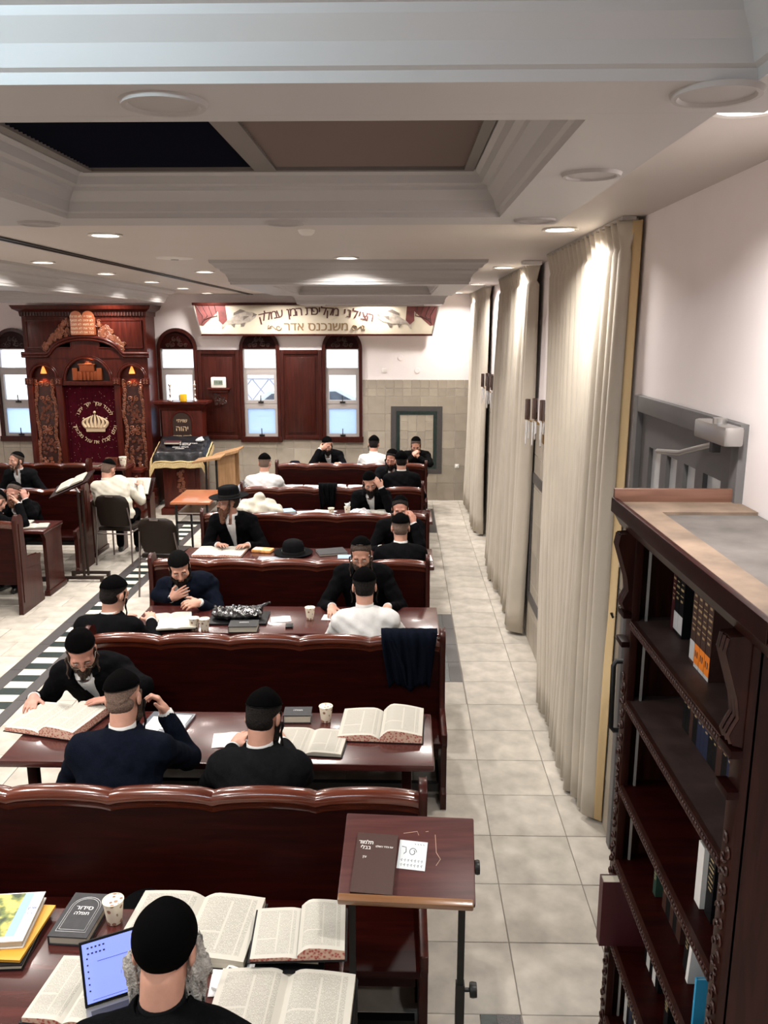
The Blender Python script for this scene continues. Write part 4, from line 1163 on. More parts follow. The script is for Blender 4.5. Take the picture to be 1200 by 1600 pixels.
# ------------------------------------------------------------------ left section
def side_bench(x0, x1, y, facing, label, humps=5, low=.50):
    """single-sided bench; facing +1: sitter looks to +Y"""
    t = thing('bench', label, 'bench', ((x0+x1)/2, y, 0), 0, 'benches left of the aisle'); hw = (x1-x0)/2
    MB().box(-hw+.03, hw-.03, -.018, .018, .30, .93).build('back_panel', WOOD, t)
    n = 12; wl = (2*hw-.06)/humps
    for h in range(humps):
        rings = []
        for i in range(n+1):
            u = i/n; x = -hw+.03+wl*(h+u); z = .945+bench_rail_z(u)
            rings.append([(x, py, z+pz) for py, pz in [(-.020,-.06),(.020,-.06),(.038,-.035),(.040,-.012),(.020,.010),(-.020,.010),(-.040,-.012),(-.038,-.035)]])
        MB().loft(rings).build('cap_rail', WOODR, t, smooth=40)
    s = facing
    ya, yb = sorted((s*.02, s*.42)); MB().box(-hw+.03, hw-.03, ya, yb, .425, .46).build('seat', WOOD, t, bevel=.006)
    for sx in (-1, 1):
        P = [(-.10,0),(.42,0),(.42,.06),(.40,.08),(.39,.46),(.41,.50),(.41,.53),(.10,.56),(.075,.66),(.065,.85),(.075,.95),(.06,1.01),(.02,1.04),(-.03,1.04),(-.07,1.00),(-.075,.93),(-.07,.6),(-.085,.08)]
        P = [(s*a, c) for a, c in P]
        xa, xb = sorted((sx*(hw-.045), sx*hw)); b = MB(); b.prism(P, xa, xb, 'x'); b.build('end_panel', WOODV, t, bevel=.007)
        xo = sx*hw; b = MB(); b.prism([(s*a, c) for a, c in ((-.05,.12),(.36,.12),(.34,.42),(.05,.45),(.03,.95),(-.03,.95))], *sorted((xo-.004, xo+.006)), 'x'); b.build('end_field', WOODV, t, bevel=.004)
    return t
side_bench(-6.6, -3.90, 8.20, 1, 'wooden bench end at the left edge of the aisle, nearest')
table(-6.6, -3.88, 8.70, 9.22, 'wooden table with solid end panels left of the aisle', solid=True, group='tables left of the aisle')
side_bench(-6.4, -3.87, 9.98, -1, 'wooden bench behind the man holding his glasses')
table(-6.4, -3.95, 10.30, 10.85, 'wooden table beside the man in white on the chair', solid=True, group='tables left of the aisle')
side_bench(-6.6, -4.55, 11.95, -1, 'wooden bench behind the man in the dark suit below the ark')
table(-6.5, -4.15, 12.25, 12.72, 'wooden table with closed books in front of the ark', solid=True, group='tables left of the aisle', z=.85)

# stacking chairs
VINYL = M('brown_vinyl', (.015,.010,.0075), .5, bump=(60,.15), spec=.12); CHM = M('chair_steel', (.20,.17,.16), .35, metal=.8)
def chair(x, y, rz, label):
    t = thing('stacking_chair', label, 'chair', (x, y, 0), rz, 'brown stacking chairs')
    # faces +Y
    rows = []
    for z, w_, yy in ((.50,.19,-.205),(.56,.205,-.215),(.70,.225,-.235),(.80,.220,-.25),(.87,.185,-.26),(.895,.12,-.263)):
        rows.append([(w_*math.cos(q), yy+(.035*math.sin(q) if 1 else 0)-.03*math.cos(q)**2*-1, z) for q in [2*math.pi*i/20 for i in range(20)]])
    bk = MB().loft(rows).build('backrest', VINYL, t, smooth=60)
    g = MB(); g.cbox((0,-.262,.885), (.10,.075,.018)); g.build('grip_slot', CHM, bk, bevel=.006)
    s = MB(); s.box(-.21,.21,-.20,.22,.43,.48); s.build('seat', VINYL, t, bevel=.02)
    for sx in (-1, 1):
        MB().tube([(sx*.235,-.26,0),(sx*.225,-.22,.40),(sx*.222,-.205,.52),(sx*.20,-.235,.74)], .011, 8).build('leg', CHM, t, smooth=60)
        MB().tube([(sx*.235,.24,0),(sx*.215,.20,.38),(sx*.205,.17,.43)], .011, 8).build('leg', CHM, t, smooth=60)
        MB().tube([(sx*.22,-.21,.42),(sx*.21,.19,.42)], .010, 8).build('seat_rail', CHM, t, smooth=60)
    MB().tube([(-.22,-.215,.40),(.22,-.215,.40)], .009, 8).build('cross_bar', CHM, t, smooth=60)
    return t
chair(-3.55, 10.20, R(-6), 'brown padded chair with the man in white sitting on it')
chair(-2.62, 8.95, R(-8), 'empty brown padded chair beside the aisle strip')

# black metal reading stand with tilted top, left
st = thing('reading_stand', 'tall metal reading stand with a tilted open book, left of the aisle', 'book stand', (-3.72, 9.38, 0))
BRM = M('brown_metal', (.035,.022,.018), .4, metal=.6)
for sy in (-.06, .06): MB().tube([(0,sy,.03),(0,sy,1.06)], .016, 8).build('post', BRM, st, smooth=60)
for sy in (-.10, .12): MB().box(-.22, .24, sy-.018, sy+.018, .03, .06).box(.20, .24, sy-.018, sy+.018, 0, .03).box(-.22, -.18, sy-.018, sy+.018, 0, .03).build('foot', BRM, st)
MB().tube([(-.01,0,1.04),(-.06,0,1.12)], .014, 8).build('bracket', STEEL, st, smooth=60)
dk = MB(); dk.cbox((0,0,0), (.50,.36,.018), None); dk.build('tray', WOODD, st, (-.08, .0, 1.14), (R(14), R(-24), 0), bevel=.004)

# orange-topped small table and wooden stands near the reader's platform
ot = thing('small_table', 'small table with an orange wood top and black legs', 'table', (-2.62, 10.50, 0))
ORANGE = wood('orange_wood', (.30,.085,.030), (.42,.14,.055), .3, .5)
MB().box(-.26,.24,-.42,.42,.755,.785).build('tabletop', ORANGE, ot, bevel=.006)
for sx in (-.20,.19):
    for sy in (-.36,.36): MB().box(sx-.013, sx+.013, sy-.013, sy+.013, 0, .755).build('leg', BLACKM, ot)
MB().box(-.20,.19,-.373,-.347,.50,.53).build('cross_bar', BLACKM, ot)
MB().box(-.2,.2,-.34,.34,.62,.635).build('under_shelf', STEEL, ot)
PINE = wood('pine', (.25,.135,.06), (.38,.22,.11), .45, .15, stretch=(14,14,1.2))
ps = thing('book_stand', 'pale pine lectern with a slanted top near the far wall', 'lectern', (-2.78, 13.0, 0))
MB().prism([(-.22,.90),(.24,1.02),(.24,1.05),(-.22,.93)], -.25, .25, 'y').build('desk', PINE, ps, bevel=.004)
MB().prism([(-.10,0),(.17,0),(.17,.99),(-.10,.92)], -.18, -.14, 'y').build('side_board', PINE, ps, bevel=.004)
MB().prism([(-.10,0),(.17,0),(.17,.99),(-.10,.92)], .14, .18, 'y').build('side_board', PINE, ps, bevel=.004)
MB().box(-.08,.15,-.14,.14,.30,.33).build('shelf', PINE, ps)
bs = thing('book_stand', 'thin black lectern frame with a light wooden top beside the pine lectern', 'lectern', (-2.90, 12.40, 0))
MB().prism([(-.22,.93),(.20,1.00),(.20,1.02),(-.22,.95)], -.20, .20, 'y').build('desk', PINE, bs, bevel=.004)
for sx in (-.06, .10): MB().box(sx-.015, sx+.015, -.015, .015, .03, .96).build('post', BLACKM, bs)
for sx in (-.06, .10): MB().box(sx-.02, sx+.02, -.2, .2, 0, .03).build('foot', BLACKM, bs)

# ------------------------------------------------------------------ foreground lectern
lc = thing('lectern', 'wooden slant-top lectern on black posts in the foreground', 'lectern', (.03, 2.62, 0))
mx = Matrix.Translation((0, 0, 1.07)) @ Matrix.Rotation(R(-3), 4, 'Z') @ Matrix.Rotation(R(24), 4, 'X')
WOODL = wood('lectern_wood', (.050,.014,.013), (.088,.027,.024), .42, .0, spec=.25)
b = MB(); b.box(-.235,.235,-.165,.165,-.022,0); b.xform(mx); dsk = b.build('desk', WOODL, lc, bevel=.006)
EDG = wood('lectern_edge', (.16,.070,.028), (.25,.12,.05), .3, .5)
b = MB(); b.box(-.232,.228,-.182,-.155,-.012,.020); b.xform(mx); b.build('book_ledge', EDG, lc, bevel=.006)
SCR = M('scratch', (.55,.36,.27), .8)
b = MB()
for p in (((-.02,.09),(.03,.10),(.035,.085)), ((.095,.09),(.10,.02),(.115,-.005),(.10,-.03)), ((.06,.10),(.07,.102))): b.tube([(x, y, .0006) for x, y in p], .0010, 4)
b.xform(mx); b.build('scratch_marks', SCR, dsk)
for sx in (-.20, .195):
    MB().box(sx-.012, sx+.012, -.012, .012, .36, 1.04).build('post', BLACKM, lc)
    MB().box(sx-.016, sx+.016, -.016, .016, .03, .55).build('sleeve', BLACKM, lc)
    MB().box(sx-.018, sx+.018, -.18, .22, 0, .03).build('foot', BLACKM, lc)
b = MB(); b.lathe([(0,0),(.008,0),(.008,.018),(.026,.02),(.028,.03),(.026,.045),(0,.047)], 14); b.xform(Matrix.Translation((.211, 0, .52)) @ Matrix.Rotation(R(90), 4, 'Y')); b.build('clamp_knob', BLACKM, lc, smooth=40)
b = MB(); b.lathe([(0,0),(.024,0),(.026,.008),(.024,.016),(0,.018)], 14); b.xform(Matrix.Translation((.236, -.02, 1.045)) @ Matrix.Rotation(R(90), 4, 'Y')); b.build('clamp_knob', BLACKM, lc, smooth=40)
MB().box(-.20,.195,-.012,.012,.10,.13).build('cross_bar', BLACKM, lc)

# ------------------------------------------------------------------ bookcase by the door
BX0, BX1, BYN, BYF, BT = .83, XR-.005, 1.86, 2.93, 2.30
bc = thing('bookcase', 'tall carved mahogany bookcase with a dusty top beside the grey door', 'bookcase', (BX0, (BYN+BYF)/2, 0))
yc = (BYN+BYF)/2; hl = (BYF-BYN)/2; D = BX1-BX0
WCASE = wood('bookcase_wood', (.014,.0036,.0026), (.034,.0092,.006), .36, .05, spec=.15, stretch=(14,14,1.2))
DUST = M('dusty_board', (.15,.105,.075), .85, noise=(7,.35)); DUSTG = M('dusty_grey_board', (.085,.075,.07), .9, noise=(8,.3)); DSHELF = M('dusty_shelf', (.050,.028,.024), .55, noise=(12,.4)); RIMW = wood('rim_wood', (.11,.048,.030), (.19,.09,.06), .5, .1)
MB().box(.02, D, hl-.025, hl, 0, BT-.10).build('side_panel', WCASE, bc); MB().box(.02, D, -hl, -hl+.025, 0, BT-.10).build('side_panel', WCASE, bc)
MB().box(D-.015, D, -hl+.025, hl-.025, 0, BT-.10).build('back_board', WCASE, bc)
# top: cornice board, sunk dusty panel, raised rim
b = MB(); b.prism([(-.005,BT-.12),(-.03,BT-.10),(-.055,BT-.055),(-.065,BT-.05),(-.065,BT),(-.045,BT),(-.045,BT-.03),(D,BT-.03),(D,BT-.12)], -hl-.20, hl+.05, 'y')
b.build('cornice', WCASE, bc)
MB().box(-.044, .06, -hl-.20, hl+.045, BT-.029, BT-.012).build('top_border', DUST, bc)
MB().box(.06, D, -hl-.20, hl-.14, BT-.029, BT-.022).build('top_panel', DUSTG, bc)
MB().box(.06, D, hl-.14, hl+.03, BT-.029, BT-.012).build('top_border', DUST, bc)
MB().box(-.06, D-.02, hl+.03, hl+.052, BT-.03, BT+.035).build('rim', RIMW, bc, bevel=.003)
MB().box(-.066, -.050, -hl-.20, hl+.05, BT-.05, BT+.002).build('front_rim', WOOD, bc, bevel=.003)
# posts with pilasters and brackets
for sy in (-1, 1):
    yy = sy*(hl-.035)
    MB().box(0, .03, yy-.035, yy+.035, 0, BT-.10).build('front_post', WCASE, bc, bevel=.004)
    b = MB(); rg = random.Random(3)
    for k in range(62):
        z = .08+k*.0255
        spiral(b, (yy+.010*(1 if k % 2 else -1), z), .018, .9, .0036, rg.uniform(0,6), 1 if k % 2 else -1, plane='yz', dy=-.003, n=8, sides=4)
    b.build('carved_strip', CARVED, bc, smooth=60)
    # corbel bracket under the cornice
    b = MB(); P = [(-.0,BT-.11),(-.050,BT-.115),(-.056,BT-.15),(-.040,BT-.20),(-.018,BT-.27),(-.010,BT-.32),(-.022,BT-.345),(-.030,BT-.365),(-.022,BT-.385),(-.004,BT-.39),(0,BT-.39)]
    b.prism(P, yy-.03, yy+.03, 'y'); b.build('bracket', WCASE, bc, bevel=.004)
    b = MB()
    for dy in (-.022, 0, .022): b.tube([(x-.004, yy+dy, z) for x, z in P[1:9]], .006, 5)
    b.build('bracket_carving', CARVED, bc, smooth=60)
    for z in (BT-.42, BT-.53): MB().box(-.030, 0, yy-.040, yy+.040, z, z+.022).build('bracket_ledge', WOODD, bc, bevel=.003)
    b = MB(); b.box(.05,.058, yy-sy*.032-.004, yy-sy*.032+.004, .1, BT-.15); b.build('shelf_track', M('track_alu', (.5,.49,.47), .4, metal=.6), bc)
SH = [.19, .56, .90, 1.215, 1.56, 1.87]
for k, z in enumerate(SH):
    so = MB().box(.012, D-.015, -hl+.026, hl-.026, z-.02, z).build('shelf', DSHELF if k >= 4 else WOOD, bc)
    b = MB(); b.box(-.002, .012, -hl+.07, hl-.07, z-.03, z+.002)
    for q in range(52):
        yq = -hl+.08+q*(2*hl-.16)/51; b.sphere((-.003, yq, z-.014), (.005,.009,.011), 6, 4)
    b.build('carved_nosing', CARVED, so, smooth=60)
MB().box(.0, D, -hl, hl, 0, .09).build('plinth', WCASE, bc)

# ------------------------------------------------------------------ holy ark
ark = thing('holy_ark', 'tall carved mahogany ark with a maroon crown curtain', 'ark', (-5.11, 13.60, 0))
ARKW = wood('ark_wood', (.036,.0050,.0032), (.080,.0125,.0068), .32, .10, spec=.2, stretch=(10,10,1.2))
GOLD = M('gold_thread', (.62,.45,.22), .45, metal=.3); GOLDP = M('pale_gold', (.62,.47,.30), .5)
hw = 1.0
def arch_poly(cx, z0, rad, k=16): return [(cx+rad*math.cos(math.pi*i/k), z0+rad*math.sin(math.pi*i/k)) for i in range(k+1)]
MB().box(-hw, hw, .06, .48, 0, 3.10).build('case', ARKW, ark)
# upper frieze with panel
b = MB(); b.box(-hw, hw, -.01, .06, 2.52, 3.10); b.build('upper_frieze', ARKW, ark)
for x0, x1 in ((-.94, -.22), (.22, .94)):
    MB().box(x0, x1, -.02, -.01, 2.60, 3.02).build('frieze_panel', ARKW, ark, bevel=.008)
    m_ = MB()
    for a, b_, c, d in ((x0,x1,2.585,2.605),(x0,x1,3.015,3.035),(x0,x0+.02,2.605,3.015),(x1-.02,x1,2.605,3.015)): m_.box(a, b_, -.03, -.01, c, d)
    m_.build('panel_moulding', ARKW, ark, bevel=.004)
MB().box(-hw, hw, -.008, .06, 2.455, 2.525).build('frieze_band', ARKW, ark)
# cornice with dentils
b = MB(); b.loft([rect_ring(-hw-o, hw+o, -.01-o, .48, z) for o, z in ((0,3.08),(.02,3.09),(.03,3.16),(.10,3.20),(.12,3.24),(.13,3.26),(0,3.26))], True, True); b.build('cornice', ARKW, ark)
dm = MB().box(-.012,.012,-.03,0,0,.055).mesh('dentil', CARVED)
for i in range(42): link('dentil', dm, ark, (-hw+.03+i*(2*hw-.06)/41, -.02, 3.10))
# broken moulding rising over the niche
path = [(-hw-.04,2.50),(-.62,2.50)]+[(-.62+.62+.58*math.cos(math.pi*(1-i/16)), 2.50+.27*math.sin(math.pi*i/16)) for i in range(1,16)]+[(.62,2.50),(hw+.04,2.50)]
for off, rad in ((0,.030),(.045,.022)):
    MB().tube([(x, -.035, z-off) for x, z in path], rad, 8).build('arch_moulding', ARKW, ark, smooth=50)
b = MB(); b.prism([(-.60,2.43)]+[(x, z-.04) for x, z in path[2:-2]]+[(.60,2.43)], -.02, .05, 'y'); b.build('arch_field', ARKW, ark)
# arcade band with three arched openings built from spandrel pieces
def spandrel(cx, rad, x0, x1, z0, z1, y0, y1, name):
    P = arch_poly(cx, z0, rad, 18); b = MB()
    for i in range(18):
        (xa, za), (xb, zb) = P[i], P[i+1]; b.add([(xa,y0,za),(xb,y0,zb),(xb,y0,z1),(xa,y0,z1),(xa,y1,za),(xb,y1,zb),(xb,y1,z1),(xa,y1,z1)], [(0,1,2,3),(7,6,5,4),(0,4,5,1),(3,2,6,7)])
    b.box(x0, cx-rad, y0, y1, z0, z1) if x0 < cx-rad-.001 else None; b.box(cx+rad, x1, y0, y1, z0, z1) if x1 > cx+rad+.001 else None
    b.build(name, ARKW, ark)
spandrel(-.725, .205, -1.0, -.47, 2.11, 2.46, -.01, .06, 'side_spandrel'); spandrel(.725, .205, .47, 1.0, 2.11, 2.46, -.01, .06, 'side_spandrel'); spandrel(0, .375, -.47, .47, 2.06, 2.46, -.01, .06, 'middle_spandrel')
for cx, rad, z0 in ((-.725,.205,2.11),(.725,.205,2.11),(0,.375,2.06)):
    for rr, tr2 in ((rad+.005,.020),(rad+.035,.012)): MB().tube([(x, -.015, z) for x, z in arch_poly(cx, z0, rr, 20)], tr2, 7).build('arch_rib', ARKW, ark, smooth=50)
# lintel, pilasters, capitals
MB().box(-.47, .47, -.03, .06, 1.99, 2.06).build('lintel', ARKW, ark, bevel=.008)
for x in (-.955, -.475, .475, .955):
    MB().box(x-.05, x+.05, -.03, .06, .30, 2.0).build('pilaster', ARKW, ark, bevel=.006)
    MB().box(x-.065, x+.065, -.05, .06, 2.0, 2.11).build('capital', ARKW, ark, bevel=.006)
    c_ = MB()
    for s in (-1, 1):
        for zz in (2.035, 2.075): spiral(c_, (x+s*.028, zz), .018, 1.1, .005, 1.5, s, dy=-.053, n=9, sides=4)
    c_.build('capital_carving', CARVE, ark, smooth=60)
    MB().box(x-.062, x+.062, -.045, .06, .30, .42).build('pilaster_base', ARKW, ark, bevel=.006)
MB().box(-hw-.04, hw+.04, -.06, .06, 0, .30).build('plinth', ARKW, ark, bevel=.01)
# carved columns in the side bays
def carved_column(cx, seed):
    MB().box(cx-.20, cx+.20, .035, .062, .42, 2.11).build('bay_back', ARKW, ark)
    b = MB(); b.prism([(cx-.13,.70),(cx+.13,.70),(cx+.145,1.0),(cx+.12,1.22),(cx+.145,1.4),(cx+.13,1.9),(cx+.09,2.02),(cx-.09,2.02),(cx-.13,1.9),(cx-.145,1.4),(cx-.12,1.22),(cx-.145,1.0)], -.0, .04, 'y'); o = b.build('carved_panel', CARVED, ark, bevel=.008)
    rg = random.Random(seed); b = MB()
    for s in (-1, 1):
        z = .62
        while z < 2.08:
            w_ = .15+.02*math.sin(z*9); leafy(b, (cx+s*w_, z), .032, rg.uniform(0,6.2), -.012, .0058); z += .036
        for k in range(7): leafy(b, (cx+s*rg.uniform(.02,.10), .66+k*.03*rg.random()), .03, rg.uniform(0,6), -.012, .009)
    for z in (1.22, 1.30, 1.78, 2.02):
        for s in (-1, 1): leafy(b, (cx+s*.055, z), .045, 1.5*s, -.018, .008)
    b.build('scroll_carving', CARVE, o, smooth=60)
    b = MB()
    for k in range(70): leafy(b, (cx+rg.uniform(-.11,.11), rg.choice((rg.uniform(.78,1.14), rg.uniform(1.38,1.76)))), .024, rg.uniform(0,6), -.008, .0055)
    b.sphere((cx, -.005, 1.25), (.06,.03,.045), 14, 8)
    b.build('relief_carving', M('relief_wood', (.12,.032,.014), .42, spec=.4, noise=(30,.3)), o, smooth=60)
carved_column(-.725, 2); carved_column(.725, 3)
# tablets of the law
b = MB()
for s in (-1, 1): b.prism([(s*.005,2.80),(s*.19,2.80)][::s]+[(s*.0975+.0925*math.cos(math.pi*i/10), 3.08+.09*math.sin(math.pi*i/10)) for i in range(11)], -.07, -.02, 'y')
tb = b.build('tablets', M('tablet_wood', (.30,.085,.035), .35, coat=.5), ark, bevel=.004)
L_ = []
for s, txt in ((1, ('אנכי יי', 'לא יהיה', 'לא תשא', 'זכור את', 'כבד את')), (-1, ('לא תרצח', 'לא תנאף', 'לא תגנב', 'לא תענה', 'לא תחמד'))):
    for k, q in enumerate(txt): L_.append((q, .052, FR(s*.0975, -.0715, 3.085-k*.062), .0006))
lettering(L_, GOLDP, tb)
# scroll carving beside the tablets
b = MB(); rg = random.Random(5)
for s in (-1, 1):
    for k in range(80):
        u = rg.random(); x = .23+u*.42; zb = 2.50+.27*math.sqrt(max(0, 1-(x/.62)**2))+.02; zt_ = 3.10-.46*u
        if zt_ < zb+.02: zt_ = zb+.03
        leafy(b, (s*x, rg.uniform(zb+.02, zt_)), rg.uniform(.026,.042), rg.uniform(0,6), -.038, .0060)
b.build('pediment_carving', CARVE, ark, smooth=60)
# niche with temple model
MB().box(-.375, .375, .045, .0595, 2.06, 2.44).build('niche_back', M('niche_dark', (.02,.005,.004), .5), ark)
tm = MB(); tm.box(-.22,.22,-.02,.04,2.075,2.22).box(-.12,.12,-.03,.04,2.22,2.33).box(-.14,.14,-.035,.04,2.32,2.34).box(-.24,-.16,-.03,.04,2.075,2.27).box(.16,.24,-.03,.04,2.075,2.27)
for x in (-.09,-.03,.03,.09): tm.box(x-.012, x+.012, -.05, -.03, 2.075, 2.21)
COPPER = M('copper_relief', (.34,.085,.030), .3, metal=.6)
tm.build('temple_relief', COPPER, ark, bevel=.004)
# curtain with crown and lettering
VELM = M('maroon_velvet', (.040,.0006,.0045), .9, noise=(14,.25), spec=.1)
rows = []
for z in (.30, .6, 1.0, 1.4, 1.8, 1.985): rows.append([(-.43+.86*i/60, .035+.006*math.sin(i*.62)+.003*math.sin(i*1.9+z), z) for i in range(61)])
cu = MB().loft(rows, closed=False, caps=False).build('ark_curtain', VELM, ark, smooth=70)
sd_ = MB(); rg = random.Random(11)
for k in range(130): sd_.sphere((rg.uniform(-.4,.4), .024, rg.uniform(.35,1.95)), .0038, 5, 3)
sd_.build('sequins', GOLDP, cu)
cx, cz = .06, 1.43
cr = MB()
cr.prism([(cx-.155,cz-.20),(cx+.155,cz-.20),(cx+.165,cz-.13),(cx-.165,cz-.13)], .012, .024, 'y')
for k in range(-3, 4):
    u = k/3; P = []
    for i in range(9):
        t_ = i/8; P.append((cx+u*(.15+.07*math.sin(t_*math.pi*.75))*(1-.55*t_**3), cz-.13+t_*(.22-.05*abs(u))))
    cr.tube([(x, .016, z) for x, z in P], [.030,.030,.028,.026,.024,.022,.018,.014,.010], 6)
cr.sphere((cx, .015, cz+.12), .024, 10, 6)
for s in (-1, 1): cr.sphere((cx+s*.19, .015, cz+.02), .016, 8, 5)
cr.build('crown_emblem', GOLDP, cu, smooth=50)
L_ = []
def arc_text(txt, cx, cz, rad, a0, a1, size, y, up=True, bold=.001):
    n = len(txt)
    for i, ch in enumerate(txt):
        a = R(a0+(a1-a0)*i/max(1, n-1))
        if ch == ' ': continue
        L_.append((ch, size, FR(cx+rad*math.cos(a), y, cz+rad*math.sin(a), a-math.pi/2 if up else a+math.pi/2), bold))
arc_text('לכבוד שמך יקר יתנו', cx, cz-.03, .30, 25, 155, .085, .014)
arc_text('וכלם יקבלו את עול מלכותך', cx, cz-.03, .34, -12, -168, .085, .014, up=False)
lettering(L_, GOLDP, cu)
# warm spots over bays and niche; glowing cones imitate their light on the wood
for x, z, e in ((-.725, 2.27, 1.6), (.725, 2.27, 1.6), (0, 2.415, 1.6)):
    lo_ = bpy.data.lights.new('bay_glow', 'SPOT'); lo_.energy = e*6; lo_.color = (1.0,.50,.22); lo_.spot_size = R(95); lo_.shadow_soft_size = .02
    link('bay_glow_light', lo_, ark, (x, -.03 if x else .005, z-.10 if x else z), (R(-8), 0, 0))
    MB().lathe([(.0,-.0),(.052,-.0),(.040,.045),(.012,.115),(.0,.12)] if x else [(.0,0),(.022,0),(.018,.02),(.0,.02)], 14, (x, .01, z-.09 if x else z+.012), sy=.4).build('bay_glow', emis('bay_glow_orange', (1,.27,.05), 1.3), ark, smooth=50)
# steps and side posts of the ark
MB().box(-hw-.02, hw+.06, -.50, -.06, 0, .17).build('step', ARKW, ark, bevel=.01)
MB().box(-hw+.1, hw-.1, -.34, -.06, .17, .30).build('step', ARKW, ark, bevel=.01)
def ped(x, y, label):
    p = thing('side_post', label, 'pedestal', (x, y, 0))
    MB().box(-.13,.13,-.13,.13,0,.10).build('base', ARKW, p, bevel=.008); MB().box(-.11,.11,-.11,.11,.10,.72).build('shaft', ARKW, p, bevel=.006); MB().box(-.14,.14,-.14,.14,.72,.77).build('cap', ARKW, p, bevel=.008)
    b = MB(); rg = random.Random(4)
    for k in range(20): leafy(b, (rg.uniform(-.05,.05), .16+k*.026), .025, rg.uniform(0,6), -.114, .007)
    b.build('carving', CARVE, p, smooth=60)
ped(-4.14, 12.72, 'low carved wooden post between the ark and the draped reader stand')

# ------------------------------------------------------------------ prayer stand with inscription plate against the window
am = thing('prayer_stand', 'tall mahogany prayer stand with an arched inscription plate and candlesticks', 'prayer stand', (-3.60, 13.74, 0))
MB().box(-.33,.33,-.16,.16,0,1.60).build('body', ARKW, am, bevel=.008)
b = MB(); b.loft([rect_ring(-.33-o,.33+o,-.16-o,.16,z) for o, z in ((0,1.58),(.03,1.63),(.08,1.68),(.11,1.70),(.11,1.735))], True, True); b.build('cornice', ARKW, am)
P = [(-.155,1.02),(.155,1.02)]+[(.155*math.cos(math.pi*i/14), 1.40+.155*math.sin(math.pi*i/14)) for i in range(15)]
pl = MB().prism(P, -.175, -.16, 'y').build('inscription_plate', M('plate_dark', (.035,.018,.014), .35), am)
MB().tube([(x, -.17, z) for x, z in [(-.17,1.02)]+[(-.17*math.cos(math.pi*i/14), 1.40+.17*math.sin(math.pi*i/14)) for i in range(15)]+[(.17,1.02)]], .018, 7).build('plate_frame', ARKW, am, smooth=50)
lettering([('שויתי', .085, FR(0,-.1765,1.42), .001), ('יהוה', .12, FR(0,-.1765,1.29), .0015), ('לנגדי תמיד', .075, FR(0,-.1765,1.16), .001)], GOLDP, pl)
SILV = M('silver', (.55,.52,.50), .25, metal=.95)
for x, lb in ((-3.785, 'silver candlestick on the prayer stand, beside the ark'), (-3.375, 'silver candlestick on the prayer stand, beside the clock panel')):
    c_ = thing('candlestick', lb, 'candlestick', (x, 13.62, 1.735), 0, 'silver candlesticks')
    MB().lathe([(0,0),(.045,0),(.05,.01),(.03,.03),(.012,.045),(.010,.08),(.022,.10),(.010,.12),(.009,.18),(.02,.20),(.010,.215),(.012,.24),(.028,.27),(.024,.275),(0,.27)], 18).build('stem', SILV, c_, smooth=50)
    MB().lathe([(0,.268),(.009,.268),(.009,.33),(0,.333)], 10).build('candle', M('candle_wax', (.8,.77,.7), .5), c_, smooth=50)
og = thing('oil_glass', 'glass of yellow oil on the prayer stand between the candlesticks', 'glass', (-3.565, 13.60, 1.735))
MB().lathe([(0,0),(.050,0),(.058,.02),(.058,.115),(.054,.115),(.052,.08),(0,.08)], 22).build('tumbler', M('yellow_oil', (.85,.50,.02), .1, coat=.6), og, smooth=50)

# clock on a carved bracket
ck = thing('digital_clock', 'white digital clock on a carved bracket between the windows', 'clock', (-3.06, YF-.115, 1.926))
WH_ = M('clock_plastic', (.72,.69,.63), .4)
MB().box(-.125,.125,-.03,.03,0,.18).build('case', WH_, ck, bevel=.02)
sc_ = MB().box(-.075,.075,-.033,-.029,.05,.13).build('screen', M('lcd', (.20,.25,.20), .3), ck)
lettering([('11:30'[::-1], .06, FR(0,-.0335,.09), .0008)], M('lcd_ink', (.02,.03,.02), .4), sc_)
br = thing('clock_bracket', 'small carved mahogany shelf bracket under the clock', 'bracket', (-3.06, YF-.052, 1.60))
MB().box(-.19,.19,-.13,0,.30,.325).build('shelf', ARKW, br, bevel=.006); MB().box(-.16,.16,-.10,0,.25,.30).build('moulding', ARKW, br, bevel=.01); MB().prism([(-.13,.25),(.13,.25),(.10,.12),(0,.03),(-.10,.12)], -.05, 0, 'y').build('corbel', ARKW, br, bevel=.01)
b = MB(); rg = random.Random(8)
for k in range(16): leafy(b, (rg.uniform(-.1,.1)*(1-k*.02), .06+rg.random()*.16), .03, rg.uniform(0,6), -.056, .009)
b.build('carving', CARVED, br, smooth=60)

# ------------------------------------------------------------------ reader's stand with embroidered cover
bm_ = thing('reader_stand', 'carved wooden reader stand draped with a fringed black cover', 'reader stand', (-3.48, 13.10, 0), R(2))
MB().box(-.34,.34,-.26,.26,0,.10).build('base', ARKW, bm_, bevel=.01); MB().box(-.29,.29,-.21,.21,.10,.86).build('body', ARKW, bm_, bevel=.008)
MB().box(-.22,.22,-.222,-.21,.18,.78).build('front_panel', ARKW, bm_, bevel=.008)
b = MB(); rg = random.Random(6)
for k in range(22): leafy(b, (rg.uniform(-.05,.05), .70-k*.018), .026, rg.uniform(0,6), -.228, .008)
b.build('front_carving', CARVE, bm_, smooth=60)
P = [(-.30,.86),(.26,.86),(.26,1.18),(-.30,1.00)]
MB().prism(P, -.36, .36, 'x').build('desk', ARKW, bm_, bevel=.006)
